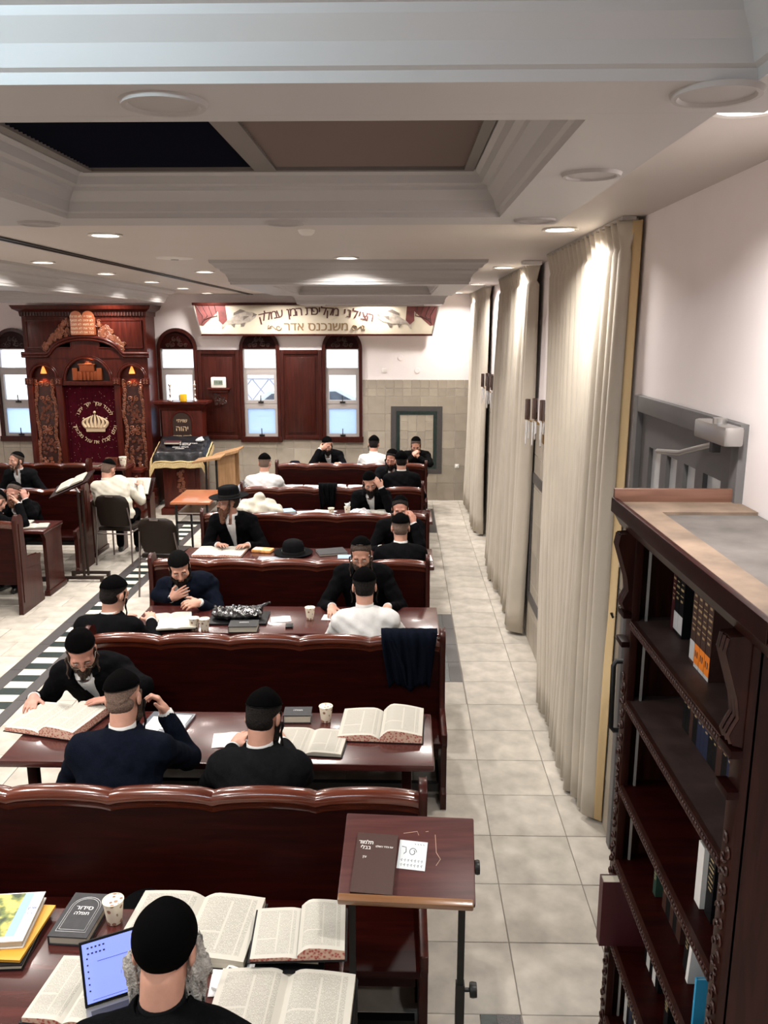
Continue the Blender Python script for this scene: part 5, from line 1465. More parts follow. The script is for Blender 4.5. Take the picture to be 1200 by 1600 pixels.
# cover: sloped cloth with hanging front and sides
CLOTHB = M('black_satin', (.004,.004,.006), .34, noise=(9,.5), bump=(14,.6), coat=.1, spec=.3)
n1 = 26; rows = []
def cov(u, v):
    x = (u-.5)*1.06; s = v*.80
    y = -.34+max(0, s-.20)*.95; z = 1.0+max(0, s-.20)*.31+.012
    if s < .20: y = -.345-.05*(.2-s)/.2; z = 1.008-(.20-s)*.75
    ov = max(0, abs(x)-.37)
    z -= ov*.9; x = math.copysign(min(abs(x), .37)+ov*.45, x)
    return (x, y+.006*math.sin(x*30+s*9), z+.006*math.sin(x*23+s*31))
rows = [[cov(i/n1, j/20) for i in range(n1+1)] for j in range(21)]
co = MB().loft(rows, closed=False, caps=False).build('cover', CLOTHB, bm_, smooth=80); sm = co.modifiers.new('t', 'SOLIDIFY'); sm.thickness = .008
fr = MB()
for i in range(90):
    p = Vector(cov(i/89, 0)); fr.cbox(p+Vector((0,-.004,-.035)), (.013,.010,.085))
for s in (0, 1):
    for i in range(50):
        p = Vector(cov(s, i/49)); fr.cbox(p+Vector((0,0,-.03)), (.012,.014,.075))
fr.build('gold_fringe', M('fringe_gold', (.50,.38,.19), .6, noise=(80,.3)), co)
b = MB()
for side in (0, 1): b.tube([Vector(cov(.5+(.46 if side else -.46), j/20))+Vector((0,-.004,.006)) for j in range(21)], .011, 5)
b.tube([Vector(cov(i/30, .03))+Vector((0,-.008,.004)) for i in range(31)], .012, 5)
b.build('gold_braid', GOLD, co, smooth=60)
sl = math.atan2(.31, .95)
L_ = []
for k, q in enumerate(('לזכרון עולם בהיכל השם', 'פרוכת זו נדבה', 'לעילוי נשמת', 'תנצבה')):
    p = cov(.5, .62-k*.075); L_.append((q, .050, Matrix.Translation((p[0], p[1], p[2]+.013)) @ Matrix.Rotation(sl, 4, 'X'), .0006))
lettering(L_, M('silver_thread', (.6,.58,.55), .4), co)

# ------------------------------------------------------------------ banner on the far wall
bn = thing('banner', 'wide cream wall banner with two fish, red drapes and two lines of lettering', 'banner', (-1.40, 13.93, 2.78))
CREAM = M('banner_cream', (.44,.385,.30), .7, noise=(1.4,.18))
mxb = Matrix.Rotation(R(4), 4, 'X')
def BT_(b): return b.xform(mxb)
TW2, BW2, BH = 2.02, 1.90, .53
b = MB(); b.prism([(-BW2,0),(BW2,0),(TW2,BH),(-TW2,BH)], 0, .02, 'y'); BT_(b).build('sheet', CREAM, bn)
b = MB()
for P in ([(-BW2,0),(BW2,0),(BW2-.01,.03),(-BW2+.01,.03)], [(-TW2,BH),(TW2,BH),(TW2,BH-.04),(-TW2,BH-.04)]): b.prism(P, -.02, .03, 'y')
BT_(b).build('frame_bar', WOODV, bn)
b = MB()
for s in (-1, 1):
    b = MB(); b.prism([(s*BW2,0),(s*TW2,BH),(s*(TW2-.018),BH),(s*(BW2-.018),0)], -.015, .025, 'y'); BT_(b).build('frame_side', STEEL, bn)
INK = M('banner_ink', (.050,.012,.010), .7); INK2 = M('banner_ink_brown', (.16,.095,.04), .7); FISHM = M('fish_grey', (.26,.225,.19), .7, noise=(18,.3)); FISHD = M('fish_dark', (.11,.09,.075), .7); REDD = M('drape_print', (.10,.022,.020), .7, noise=(14,.3))
L_ = []
words = 'הצילני מקליפת המן עמלק'
def banner_arc(txt, zc, size, halfw, sag):
    out = []; n = len(txt)
    wts = [1.0 if c != ' ' else .75 for c in txt]; wts = [w_*(.55 if c in 'יןו' else 1) for w_, c in zip(wts, txt)]
    tot = sum(wts); acc = 0
    for ch, w_ in zip(txt, wts):
        u = (acc+w_/2)/tot; acc += w_
        x = halfw*(1-2*u)
        if ch == ' ': continue
        z = zc-sag*(x/halfw)**2; a = -2*sag*x/halfw**2
        out.append((ch, size, mxb @ FR(x, -.003, z, math.atan(a)), .0035))
    return out
lettering(banner_arc(words, .395, .205, .93, .11), INK, bn); lettering([('משנכנס אדר', .20, mxb @ FR(0,-.003,.145), .0035)], INK2, bn)
def fish(sx):
    b = MB(); x0 = sx*1.22; P = []
    top = [(-.26,.0),(-.20,.06),(-.08,.10),(.06,.09),(.18,.045),(.27,.02),(.35,.08),(.38,.075),(.345,0),(.37,-.085),(.335,-.075),(.27,-.015),(.16,-.05),(.02,-.08),(-.12,-.075),(-.22,-.04)]
    ang = R(-14)*sx
    def tf(x, z): x *= sx; return (x0+x*math.cos(ang)+z*math.sin(ang)*0-z*math.sin(ang), .275+x*math.sin(ang)*1+z*math.cos(ang)) 
    b.prism([tf(x, z) for x, z in top], -.0035, 0, 'y'); BT_(b); o = b.build('fish_print', FISHM, bn)
    b = MB()
    for P in ([(-.10,.10),(-.02,.15),(.10,.12),(.12,.08)], [(-.05,-.07),(0,-.13),(.05,-.12),(.04,-.075)], [(.12,-.05),(.16,-.11),(.2,-.05)], [(-.14,.01),(-.04,.03),(-.02,-.03)], [(-.27,.0),(-.22,.035),(-.17,-.02)]):
        b.prism([tf(x, z) for x, z in P], -.0042, 0, 'y')
    q = tf(-.21, .025); b.cbox((q[0], -.004, q[1]), (.022,.004,.022))
    BT_(b).build('fin_print', FISHD, o)
fish(1); fish(-1)
for s in (-1, 1):
    b = MB(); b.prism([(s*1.98,.50),(s*1.45,.50),(s*1.56,.43),(s*1.70,.30),(s*1.86,.16),(s*1.925,.17)], -.004, 0, 'y')
    b.prism([(s*1.60,.48),(s*1.48,.48),(s*1.46,.25),(s*1.53,.18),(s*1.60,.24)], -.005, 0, 'y'); BT_(b); o = b.build('drape_print', REDD, bn)
    b = MB()
    for k in range(4): b.tube([(s*(1.96-.10*k), -.005, .49),(s*(1.86-.08*k), -.005, .32-.0*k),(s*(1.88-.01*k), -.005, .18+.03*k)], .008, 4)
    BT_(b).build('fold_print', INK, o)
b = MB()
for s in (-1, 1):
    spiral(b, (s*.62,.13), .05, 1.2, .007, 0, s, dy=-.004, n=14, sides=4); spiral(b, (s*.76,.14), .035, 1.2, .006, 2, -s, dy=-.004, n=14, sides=4); b.tube([(s*.66,-.004,.10),(s*.73,-.004,.16),(s*.80,-.004,.11)], .006, 4)
BT_(b).build('flourish_print', INK2, bn)

for x in (-1.7, -.6, .6, 1.7):
    for z in (.06, .46): MB().tube([(x, .0, z), (x, YF-13.93+.005, z)], .012, 8).build('wall_fixing', STEEL, bn)
# wall fittings on the far wall
for x, z, lb in ((-.29, 2.21, 'square white socket on the far wall above the tiles'), (.26, 2.21, 'round white cover on the far wall above the tiles'), (-.02, 2.42, 'faint round white cover higher on the far wall')):
    if 'square' in lb: o = MB().box(-.04,.04,-.012,0,-.035,.035).build('wall_socket', RINGM, None, (x, YF, z), bevel=.004)
    else: o = MB().lathe([(0,0),(.045,0),(.042,.01),(0,.012)], 20).build('wall_cover', PLASTER, None, (x, YF, z), (R(90),0,0), smooth=40)
    tag(o, lb, 'wall fitting')
so = thing('wall_socket', 'white wall socket on the tiles low near the far curtain', 'socket', (.95, YF-.011, .60)); MB().box(-.035,.035,-.012,0,-.035,.035).build('plate', RINGM, so, bevel=.004); MB().box(-.012,.014,-.03,-.012,-.015,.015).build('plug', RINGM, so, bevel=.004)
# ------------------------------------------------------------------ books, cups, papers and clothes
PG = [page_mat('printed_page', (.50,.48,.425), .42, 40), page_mat('printed_page_dense', (.485,.465,.41), .48, 52), page_mat('printed_page_large', (.52,.50,.45), .4, 30)]
EDGE_RED = edge_mat('marbled_edge', (.38,.06,.05), (.62,.42,.32), 90); EDGE_PAPER = M('page_edge', (.48,.44,.36), .85, noise=(3,.1), stretch=(1,1,90))
COV = {'black': M('cover_black', (.006,.006,.007), .4, spec=.2, bump=(200,.15)), 'brown': M('cover_brown', (.045,.017,.012), .45, bump=(200,.15)), 'maroon': M('cover_maroon', (.055,.008,.012), .45), 'grey': M('cover_grey', (.030,.030,.034), .45, spec=.2, noise=(40,.2)),
       'green': M('cover_green', (.02,.05,.035), .5), 'navy': M('cover_navy', (.012,.018,.05), .45), 'blue': M('cover_blue', (.25,.38,.60), .5), 'white': M('cover_white', (.75,.74,.72), .5), 'red': M('cover_red', (.16,.012,.012), .4), 'yellow': M('cover_yellow', (.60,.30,.03), .5), 'teal': M('cover_teal', (.03,.30,.55), .5)}
PAPER = M('paper_white', (.55,.555,.57), .75)
GOLDF = M('gold_foil', (.55,.42,.22), .4, metal=.4); SILF = M('silver_foil', (.55,.55,.56), .4, metal=.3)
def open_book(x, y, w_, d, th, rz, label, z=TZ, pm=0, cover='black', edge=None, tilt=0., lt=None, curl=.35, rollx=0., cat='book', group='open books on the tables'):
    """lies open; local x across both pages, y towards the top of the page. th thickness; lt = (left, right) thickness"""
    t = thing('open_book', label, cat, (x, y, z+.001), rz, group)
    if tilt or rollx: t.rotation_euler = (tilt, rollx, rz)
    em = edge or EDGE_PAPER
    cv = MB(); cv.box(-w_-.008, w_+.008, -d/2-.006, d/2+.006, 0, .004); cv.build('cover', COV[cover], t)
    tl, tr2 = lt if lt else (th, th)
    for s, tt in ((-1, tl), (1, tr2)):
        n = 12; topA = []; topB = []; botA = []; botB = []
        for i in range(n+1):
            u = i/n; xx = s*w_*u
            if u < .25: zz = tt*(.55+.45*math.sin(u/.25*math.pi/2))+tt*curl*math.sin(u/.25*math.pi/2)
            else: zz = tt+tt*curl*math.cos((u-.25)/.75*math.pi/2)
            zz = max(zz, .007)
            topA.append((xx, -d/2, .004+zz)); topB.append((xx, d/2, .004+zz)); botA.append((xx, -d/2, .004)); botB.append((xx, d/2, .004))
        b = MB()
        vs_ = topA+topB; fs = [(i, i+1, i+n+2, i+n+1) for i in range(n)]
        uv = [((i/n if s > 0 else 1-i/n), 0) for i in range(n+1)]+[((i/n if s > 0 else 1-i/n), 1) for i in range(n+1)]
        b.add(vs_, fs, 0, uv)
        b.add(topA+botA, [(i, i+1, i+n+2, i+n+1) for i in range(n)], 1); b.add(topB+botB, [(i, i+1, i+n+2, i+n+1) for i in range(n)], 1)
        b.add([topA[-1], topB[-1], botB[-1], botA[-1]], [(0,1,2,3)], 1)
        b.build('page_block', [PG[pm], em], t, smooth=35)
    return t
def closed_book(x, y, w_, d, h, rz, cover, label, z=TZ, title=None, edge=None, group=None, deco=None, cat='book', tmat=None):
    """lies flat; spine on -x side"""
    t = thing('book', label, cat, (x, y, z+.001), rz, group); c = .004
    b = MB(); b.box(-w_/2, w_/2, -d/2, d/2, 0, c).box(-w_/2, w_/2, -d/2, d/2, h-c, h).box(-w_/2, -w_/2+c, -d/2, d/2, c, h-c); b.build('cover', COV[cover], t)
    MB().box(-w_/2+c, w_/2-.006, -d/2+.005, d/2-.005, c, h-c).build('page_block', edge or EDGE_PAPER, t)
    if title: lettering([(q, s_, Matrix.Translation((ox, oy, h+.0003)), bo) for q, s_, ox, oy, bo in title], tmat or GOLDF, t, extrude=.0003)
    if deco:
        b = MB()
        for P in deco: b.tube([(px, py, h+.0004) for px, py in P], .0011, 4)
        b.build('cover_print', SILF, t)['kind'] = 'stuff'
    return t
CUPM = None
def cup_material():
    m, nt, b = _nt('cup_print'); N = nt.nodes
    tc = N.new('ShaderNodeTexCoord'); v = N.new('ShaderNodeTexVoronoi'); v.inputs['Scale'].default_value = 42; nt.links.new(tc.outputs['Object'], v.inputs[0])
    r = N.new('ShaderNodeValToRGB'); e = r.color_ramp.elements; e[0].position = .30; e[0].color = (.16,.075,.045,1); e[1].position = .36; e[1].color = (.78,.70,.57,1)
    e2 = r.color_ramp.elements.new(.18); e2.color = (.42,.20,.12,1); e3 = r.color_ramp.elements.new(.05); e3.color = (.08,.05,.04,1)
    nt.links.new(v.outputs['Distance'], r.inputs[0]); nt.links.new(r.outputs[0], b.inputs['Base Color']); setin(b, 'Roughness', .6)
    return m
CUPM = cup_material(); CUPI = M('cup_inside', (.72,.66,.52), .6)
def cup(x, y, label, z=TZ, s=1.0):
    t = thing('paper_cup', label, 'cup', (x, y, z+.001), 0, 'patterned paper cups'); t.scale = (s, s, s)
    MB().lathe([(.0005,.001),(.026,.001),(.027,.004),(.0375,.092)], 26).build('cup_body', CUPM, t, smooth=60)
    b = MB(); b.lathe([(.0005,.006),(.025,.006),(.0362,.091)], 26); b.build('inside', CUPI, t, smooth=60)
    MB().tube([(.038*math.cos(q), .038*math.sin(q), .092) for q in [2*math.pi*i/26 for i in range(26)]], .0018, 6, closed=True).build('rim', CUPI, t, smooth=60)
def paper(x, y, w_, d, rz, label, z=TZ, m=None, group='loose papers on the tables', lift=.006, name='paper_sheet'):
    rows = []
    for j in range(5):
        rows.append([(w_*(i/6-.5), d*(j/4-.5), .0012+lift*max(0, math.sin(i*1.1+j*.9+x*7))*(i/6)) for i in range(7)])
    b = MB(); b.loft(rows, closed=False, caps=False, uv=True)
    o = b.build(name, m or PAPER, None, (x, y, z), (0, 0, rz), smooth=60); sm = o.modifiers.new('t', 'SOLIDIFY'); sm.thickness = .0012; sm.offset = 1
    return tag(o, label, 'paper', group)
SHEETP = page_mat('printed_sheet', (.76,.76,.76), .35, 30)

# ---- foreground table
closed_book(-1.42, 2.56, .24, .30, .022, R(4), 'black', 'black book at the bottom of the left foreground stack', group=None)
t = closed_book(-1.405, 2.57, .22, .28, .010, R(-2), 'yellow', 'orange-yellow booklet under the landscape picture book', z=TZ+.024)
pb = closed_book(-1.425, 2.60, .20, .26, .030, R(6), 'white', 'white picture book with a landscape cover on the foreground stack', z=TZ+.036)
PIC = bpy.data.materials.new('landscape_print'); PIC.use_nodes = True
nt = PIC.node_tree; bs_ = nt.nodes['Principled BSDF']; tc = nt.nodes.new('ShaderNodeTexCoord'); nz = nt.nodes.new('ShaderNodeTexNoise'); nz.inputs['Scale'].default_value = 22; nt.links.new(tc.outputs['Object'], nz.inputs[0])
rr = nt.nodes.new('ShaderNodeValToRGB'); e = rr.color_ramp.elements; e[0].position = .38; e[0].color = (.03,.05,.02,1); e[1].position = .62; e[1].color = (.62,.52,.12,1); q_ = e.new(.5); q_.color = (.16,.20,.05,1); nt.links.new(nz.outputs[0], rr.inputs[0]); nt.links.new(rr.outputs[0], bs_.inputs['Base Color'])
MB().box(-.095,.030,-.105,.125,.0302,.0306).build('landscape_print', PIC, pb); MB().box(.030,.062,-.105,.125,.0302,.0306).build('water_print', COV['blue'], pb); lettering([('ארץ', .020, Matrix.Translation((.080,.04,.0306)), .0003), ('ישראל', .014, Matrix.Translation((.080,.01,.0306)), 0)], M('print_blue', (.10,.16,.35), .6), pb)
arcd = [(-.055,-.09),(-.055,.04)]+[(-.055*math.cos(math.pi*i/12), .04+.055*math.sin(math.pi*i/12)) for i in range(13)]+[(.055,.04),(.055,-.09),(-.055,-.09)]
arc2 = [(-.047,-.08),(-.047,.04)]+[(-.047*math.cos(math.pi*i/12), .04+.047*math.sin(math.pi*i/12)) for i in range(13)]+[(.047,.04),(.047,-.08),(-.047,-.08)]
closed_book(-1.175, 2.655, .145, .235, .036, R(-3), 'grey', 'dark grey prayer book with a silver arch beside the foreground cup', title=[('סידור', .030, 0, .035, .0006), ('תפלה', .024, 0, .006, .0004)], deco=[arcd, arc2], tmat=SILF)
cup(-1.055, 2.665, 'patterned paper cup beside the dark grey prayer book')
open_book(-.755, 2.615, .235, .33, .030, R(-4), 'largest open book, beside the bearded man at the laptop', pm=1, edge=EDGE_PAPER)
closed_book(-.375, 2.475, .235, .17, .032, R(2), 'black', 'black book at the bottom of the pile under an open book', group='black books piled in the foreground')
closed_book(-.365, 2.50, .20, .15, .024, R(-3), 'black', 'black book in the middle of the pile under an open book', z=TZ+.034, group='black books piled in the foreground')
open_book(-.350, 2.535, .160, .25, .024, R(3), 'open book with red marbled edge lying on the pile of black books', z=TZ+.060, pm=0, edge=EDGE_RED, lt=(.010,.034))
open_book(-.375, 2.265, .225, .27, .026, R(-2), 'open book at the near edge of the foreground table', pm=1, curl=.5)
paper(-.56, 2.40, .15, .16, R(4), 'printed loose page tucked beside the near open book', m=SHEETP, z=TZ+.002)
open_book(-1.045, 2.32, .135, .27, .016, R(-6), 'open book lying under the laptop', pm=1, edge=EDGE_RED)
ph = thing('flip_phone', 'white flip phone lying beside the bearded man', 'phone', (-.585, 2.385, TZ+.006), R(-22))
MB().box(-.020,.020,-.055,.055,0,.014).build('body', COV['white'], ph, bevel=.005); MB().box(-.011,.011,.010,.042,.0138,.0146).build('screen', COV['black'], ph)
# laptop
lp = thing('laptop', 'open laptop with a bright blue screen in front of the bearded man', 'laptop', (-.855, 2.285, TZ+.030), R(27))
MB().box(-.155,.155,-.215,0,0,.014).build('base', M('laptop_grey', (.30,.30,.31), .35, metal=.6), lp, bevel=.004)
kb = MB()
km = M('laptop_keys', (.03,.03,.032), .5)
MB().box(-.14,.14,-.115,-.02,.0138,.0146).build('keyboard', km, lp)
mx = Matrix.Translation((0, 0, .014)) @ Matrix.Rotation(R(-17), 4, 'X')
b = MB(); b.box(-.155,.155,-.004,.004,0,.205); b.xform(mx); ldo = b.build('screen_lid', COV['black'], lp, bevel=.003)
b = MB(); b.box(-.147,.147,-.0048,-.0038,.012,.197); b.xform(mx); b.build('screen', emis('screen_blue', (.20,.26,.86), .95), ldo)
b = MB(); rg = random.Random(2)
for k in range(10): b.cbox((-.13+.012*(k % 5), -.0052, .182-.018*(k//5)), (.006,.0006,.005))
for k in range(6): b.cbox((-.135, -.0052, .15-k*.02), (.005,.0006,.005))
b.cbox((-.03,-.0052,.135), (.15,.0006,.0012)); b.cbox((0,-.0052,.02), (.26,.0006,.001))
b.xform(mx); b.build('screen_print', km, ldo)['kind'] = 'stuff'
# black hat on the near bench seat
def hat_thing(x, y, z, label, s=1.0, domed=False):
    t = thing('black_hat', label, 'hat', (x, y, z), .3, 'black felt hats'); t.scale = (s, s, s)
    pr = [(0,.0),(.10,.0),(.165,.010),(.180,.020),(.172,.022),(.14,.012),(.105,.012),(.102,.03),(.098,.085),(.086,.115),(.055,.132),(.02,.135),(.0,.135)]
    if not domed: pr = pr[:9]+[(.088,.108),(.06,.116),(.03,.108),(0,.105)]
    MB().lathe(pr, 36, sy=1.1).build('felt', FELT, t, smooth=50)
    MB().lathe([(.1065,.014),(.1055,.036),(.102,.036),(.102,.014)], 36, sy=1.1).build('band', SHOE, t, smooth=50)
hat_thing(-1.06, 3.00, .461, 'black hat lying on the bench behind the foreground table')
paper(-1.5, 2.95, .2, .12, .1, 'loose papers on the bench seat behind the foreground table', z=.461); paper(-.52, 2.90, .22, .12, 0., 'white paper on the bench seat near the lectern', z=.461)

# ---- second table
open_book(-1.905, 4.235, .215, .33, .040, R(-14), 'thick open book with marbled edge under the bespectacled man', pm=1, edge=EDGE_RED, z=TZ+.004, curl=.3, lt=(.020,.045))
fo = thing('plastic_folder', 'translucent grey plastic folder beside the man in the navy suit', 'folder', (-1.30, 4.19, TZ+.001), R(-6))
FOLD = M('folder_grey', (.16,.175,.20), .15, coat=.6); MB().box(-.125,.125,-.165,.165,0,.014).build('sleeve', FOLD, fo, bevel=.003); MB().box(-.10,-.01,-.12,.10,.0142,.0148).build('sheet', PAPER, fo); MB().box(.02,.11,.0,.14,.0142,.0148).build('sheet', PAPER, fo); MB().box(-.03,.06,-.04,-.025,.0142,.016).build('clip', COV['white'], fo)
closed_book(-.575, 4.315, .155, .11, .048, R(2), 'grey', 'thick dark prayer book beside the cup on the second table', title=[('תפלה', .022, 0, .01, .0004)], tmat=SILF)
cup(-.415, 4.29, 'patterned paper cup beside the thick dark prayer book')
open_book(-.100, 4.215, .225, .33, .036, R(-3), 'open book with marbled edges at the end of the second table', pm=1, edge=EDGE_RED, curl=.55, lt=(.024,.042))
open_book(-.475, 4.03, .185, .26, .016, R(-5), 'open book on a black cover in front of the man in the charcoal suit', pm=1, cover='black', curl=.35)
paper(-.93, 4.06, .14, .16, R(8), 'white sheet of paper in front of the man in the charcoal suit', m=SHEETP)

# ---- third table
open_book(-1.73, 5.90, .155, .26, .014, R(14), 'open pages shared by the two men at the third table', pm=0)
open_book(-1.64, 5.76, .14, .22, .010, R(10), 'second open booklet between the two men at the third table', pm=2, z=TZ+.022)
cup(-1.505, 5.715, 'paper cup beside the open pages at the third table'); cup(-1.425, 5.70, 'paper cup nearest the black plastic bag')
tr = thing('black_tray', 'flat black tray under the plastic bag', 'tray', (-1.22, 5.95, TZ+.001), R(2)); MB().box(-.22,.22,-.14,.14,0,.016).build('plate', COV['black'], tr, bevel=.006)
closed_book(-1.145, 5.735, .21, .145, .046, R(3), 'black', 'thick black book in front of the plastic bag', title=[('חומש', .03, 0, .02, .0006)], tmat=SILF)
bg_ = thing('plastic_bag', 'shiny black velvet-and-plastic bag with silver embroidery on the tray', 'bag', (-1.215, 5.95, TZ+.019))
Fd = Field((-.24,-.16,-.02), (.24,.16,.12), .0065)
Fd.ell((-.02,0,.035), (.20,.115,.042), np.eye(3), k=.01); Fd.cap((.12,.06,.05), (.215,.09,.085), .018, .008, k=.03); Fd.cap((-.15,-.03,.03), (-.20,.07,.055), .03, .01, k=.03)
Fd.warp(lambda X, Y, Z: .006*np.sin(X*60+Y*30)*np.sin(Y*70-X*20+1)+.003*np.sin(X*130+Z*90)); Fd.inter(lambda X, Y, Z: -Z+0*X+0*Y)
Fd.build('bag', M('shiny_black_plastic', (.005,.005,.006), .16, coat=.4, bump=(24,.5), spec=.4), bg_, (0,0,0), 0)
b = MB(); rg = random.Random(9)
for k in range(15):
    x, y = rg.uniform(-.02,.15), rg.uniform(-.085,-.03); n_ = 9; pts = []
    for i in range(n_):
        a = i/(n_-1)*5; r_ = .014*(1-i/n_*.7); px, py = x+r_*math.cos(a+k), y+r_*math.sin(a+k)
        q = 1-((px+.02)/.20)**2-(py/.115)**2; pts.append((px, py, .035+.042*math.sqrt(max(.02, q))+.004))
    b.tube(pts, .0030, 4)
b.build('silver_embroidery', SILF, bg_)['kind'] = 'stuff'
paper(-.905, 5.95, .15, .13, R(12), 'white paper in the middle of the third table'); paper(-.515, 6.0, .16, .12, R(-6), 'white notepaper by the hand of the man in glasses', m=SHEETP)
dv = thing('small_device', 'small dark pocket device on the third table', 'device', (-.82, 5.79, TZ+.001), .1); MB().box(-.028,.028,-.04,.04,0,.016).build('case', COV['black'], dv, bevel=.004); MB().box(-.018,.018,0,.03,.0158,.0164).build('screen', COV['grey'], dv)
cup(-.685, 5.965, 'patterned paper cup in the middle of the third table')
open_book(-.36, 5.93, .15, .30, .014, R(-8), 'open book between the man in glasses and the man in white', pm=0)
def pen(x, y, rz, label, z=TZ):
    t = thing('pen', label, 'pen', (x, y, z+.006), rz, 'pens on the tables'); MB().tube([(-.065,0,0),(.05,0,0),(.068,0,0)], [.0045,.0045,.001], 6).build('barrel', COV['black'], t, smooth=60)
pen(-1.60, 5.70, -.5, 'black pen beside the two paper cups'); pen(-.46, 5.80, .3, 'black pen beside the notepaper')

# ---- fourth table
open_book(-1.765, 7.83, .24, .33, .018, R(-3), 'open book in front of the man in the black hat', pm=2, edge=EDGE_RED)
sn = thing('snack_packet', 'small orange and white snack packet on the fourth table', 'packet', (-1.36, 7.90, TZ+.001), R(-12))
MB().box(-.10,.10,-.06,.06,0,.03).build('packet', M('orange_print', (.70,.30,.10), .4, noise=(22,.6)), sn, bevel=.01); MB().box(-.09,.0,-.05,.03,.0295,.031).build('label', PAPER, sn)
hat_thing(-1.05, 7.82, TZ+.001, 'black domed hat lying on the fourth table', 1.06, True)
closed_book(-.68, 7.86, .22, .28, .022, R(-72), 'grey', 'grey patterned hardback on the fourth table'); closed_book(-.53, 7.68, .15, .12, .014, R(5), 'blue', 'pale blue booklet on the fourth table', z=TZ+.002)
paper(-1.2, 7.62, .34, .22, 0., 'bluish white plastic sheet on the fourth table', m=M('plastic_sheet', (.52,.54,.62), .15, coat=.5), lift=.002); paper(-.38, 7.75, .2, .2, .1, 'white papers beside the man in glasses on the fourth table')
closed_book(.225, 7.60, .13, .20, .028, R(4), 'white', 'white book at the very end of the fourth table')

# ---- fifth table
gm_ = thing('cream_garment', 'crumpled cream garment thrown on the fifth table', 'garment', (-1.70, 9.64, TZ+.001))
Fd = Field((-.36,-.24,-.02), (.36,.26,.30), .011)
Fd.ell((0,.02,.05), (.28,.17,.11), np.eye(3), k=.03); Fd.cap((-.06,0,.12), (.03,.05,.19), .07, .05, k=.06); Fd.cap((.1,-.02,.05), (.26,-.08,.03), .07, .05, k=.05); Fd.cap((-.15,.02,.05), (-.28,.05,.03), .07, .05, k=.05)
Fd.warp(lambda X, Y, Z: .016*np.sin(X*28+Z*22)*np.sin(Z*34-X*12+Y*16)+.008*np.sin(X*60-Y*44+Z*30)); Fd.inter(lambda X, Y, Z: -Z+0*X+0*Y)
Fd.build('cloth', CLOTH['cream'], gm_, (0,0,0), 1)
closed_book(-1.36, 9.70, .16, .20, .025, .4, 'blue', 'blue and black booklet beside the cream garment')
for k, (x, y, rz, lb) in enumerate(((-1.10,9.68,.2,'white paper left of the cups on the fifth table'),(-.93,9.72,-.3,'white paper behind the cups on the fifth table'),(-.42,9.70,.1,'white paper right of the cups on the fifth table'),(-.02,9.62,-.2,'white paper near the end of the fifth table'))): paper(x, y, .28, .20, rz, lb, m=SHEETP if k % 2 else None)
cup(-.82, 9.52, 'patterned paper cup on the fifth table beside loose papers'); cup(-.635, 9.60, 'paper cup with a tissue on the fifth table')
ts = thing('tissue', 'crumpled white tissue in the paper cup on the fifth table', 'tissue', (-.635, 9.60, TZ+.072))
Fd = Field((-.06,-.06,0), (.06,.06,.11), .006); Fd.cap((0,0,.015), (.01,0,.04), .02, .022, k=.01); Fd.cap((0,0,.03), (.03,.01,.07), .012, .006, k=.02); Fd.cap((0,0,.03), (-.03,.0,.06), .012, .006, k=.02); Fd.warp(lambda X, Y, Z: .004*np.sin(X*150+Z*90)*np.sin(Y*140)); Fd.build('tissue_body', PAPER, ts, (0,0,0), 0)
pg_ = thing('plastic_wrap', 'clear crumpled plastic packet with printed tissue on the fifth table', 'packet', (-.48, 9.56, TZ+.001))
Fd = Field((-.16,-.12,-.01), (.16,.12,.12), .008); Fd.ell((0,0,.03), (.13,.08,.045), np.eye(3), k=.01); Fd.warp(lambda X, Y, Z: .007*np.sin(X*70+Y*40)*np.sin(Y*80+Z*60)); Fd.inter(lambda X, Y, Z: -Z+0*X+0*Y); Fd.build('wrap', M('wrap_print', (.55,.55,.57), .2, noise=(40,.5), coat=.6), pg_, (0,0,0), 0)
open_book(-.30, 9.68, .17, .22, .010, R(2), 'open notebook under the writing hand at the fifth table', pm=2, cover='green')

# ---- sixth and seventh tables
for k, (x, y, w_, rz, lb) in enumerate(((-1.50,11.36,.26,.1,'white paper beside the man in white on the sixth table'),(-1.22,11.34,.30,-.1,'open white sheet left of middle on the sixth table'),(-.92,11.38,.30,.05,'lilac-white sheet in the middle of the sixth table'),(-.60,11.36,.28,.0,'white sheet right of middle on the sixth table'),(-.36,11.38,.2,.2,'small white sheet beside the seated pair on the sixth table'))): paper(x, y, w_, .24, rz, lb, m=SHEETP if k % 2 else None, lift=.012)
pen(-1.36, 11.30, .6, 'dark pen between papers on the sixth table')
for k, (x, y, w_, rz, lb) in enumerate(((-1.55,13.12,.30,.1,'white sheet at the left of the farthest table'),(-.98,13.14,.30,0,'white sheet before the man covering his face'),(-.62,13.14,.26,.1,'white sheet beside the far man in white'))): paper(x, y, w_, .2, rz, lb, lift=.01)
open_book(-.90, 12.92, .17, .2, .012, .1, 'open book under the man covering his face at the farthest table', pm=2)
ub = thing('cloth_pouch', 'small dark folded pouch at the left end of the farthest table', 'pouch', (-1.70, 13.12, TZ+.001)); Fd = Field((-.12,-.1,-.01), (.12,.1,.12), .009); Fd.ell((0,0,.03), (.09,.06,.05), np.eye(3), k=.02); Fd.cap((-.05,0,.05), (.05,.02,.06), .03, .02, k=.03); Fd.inter(lambda X, Y, Z: -Z+0*X+0*Y); Fd.build('pouch', CLOTH['navy'], ub, (0,0,0), 1)

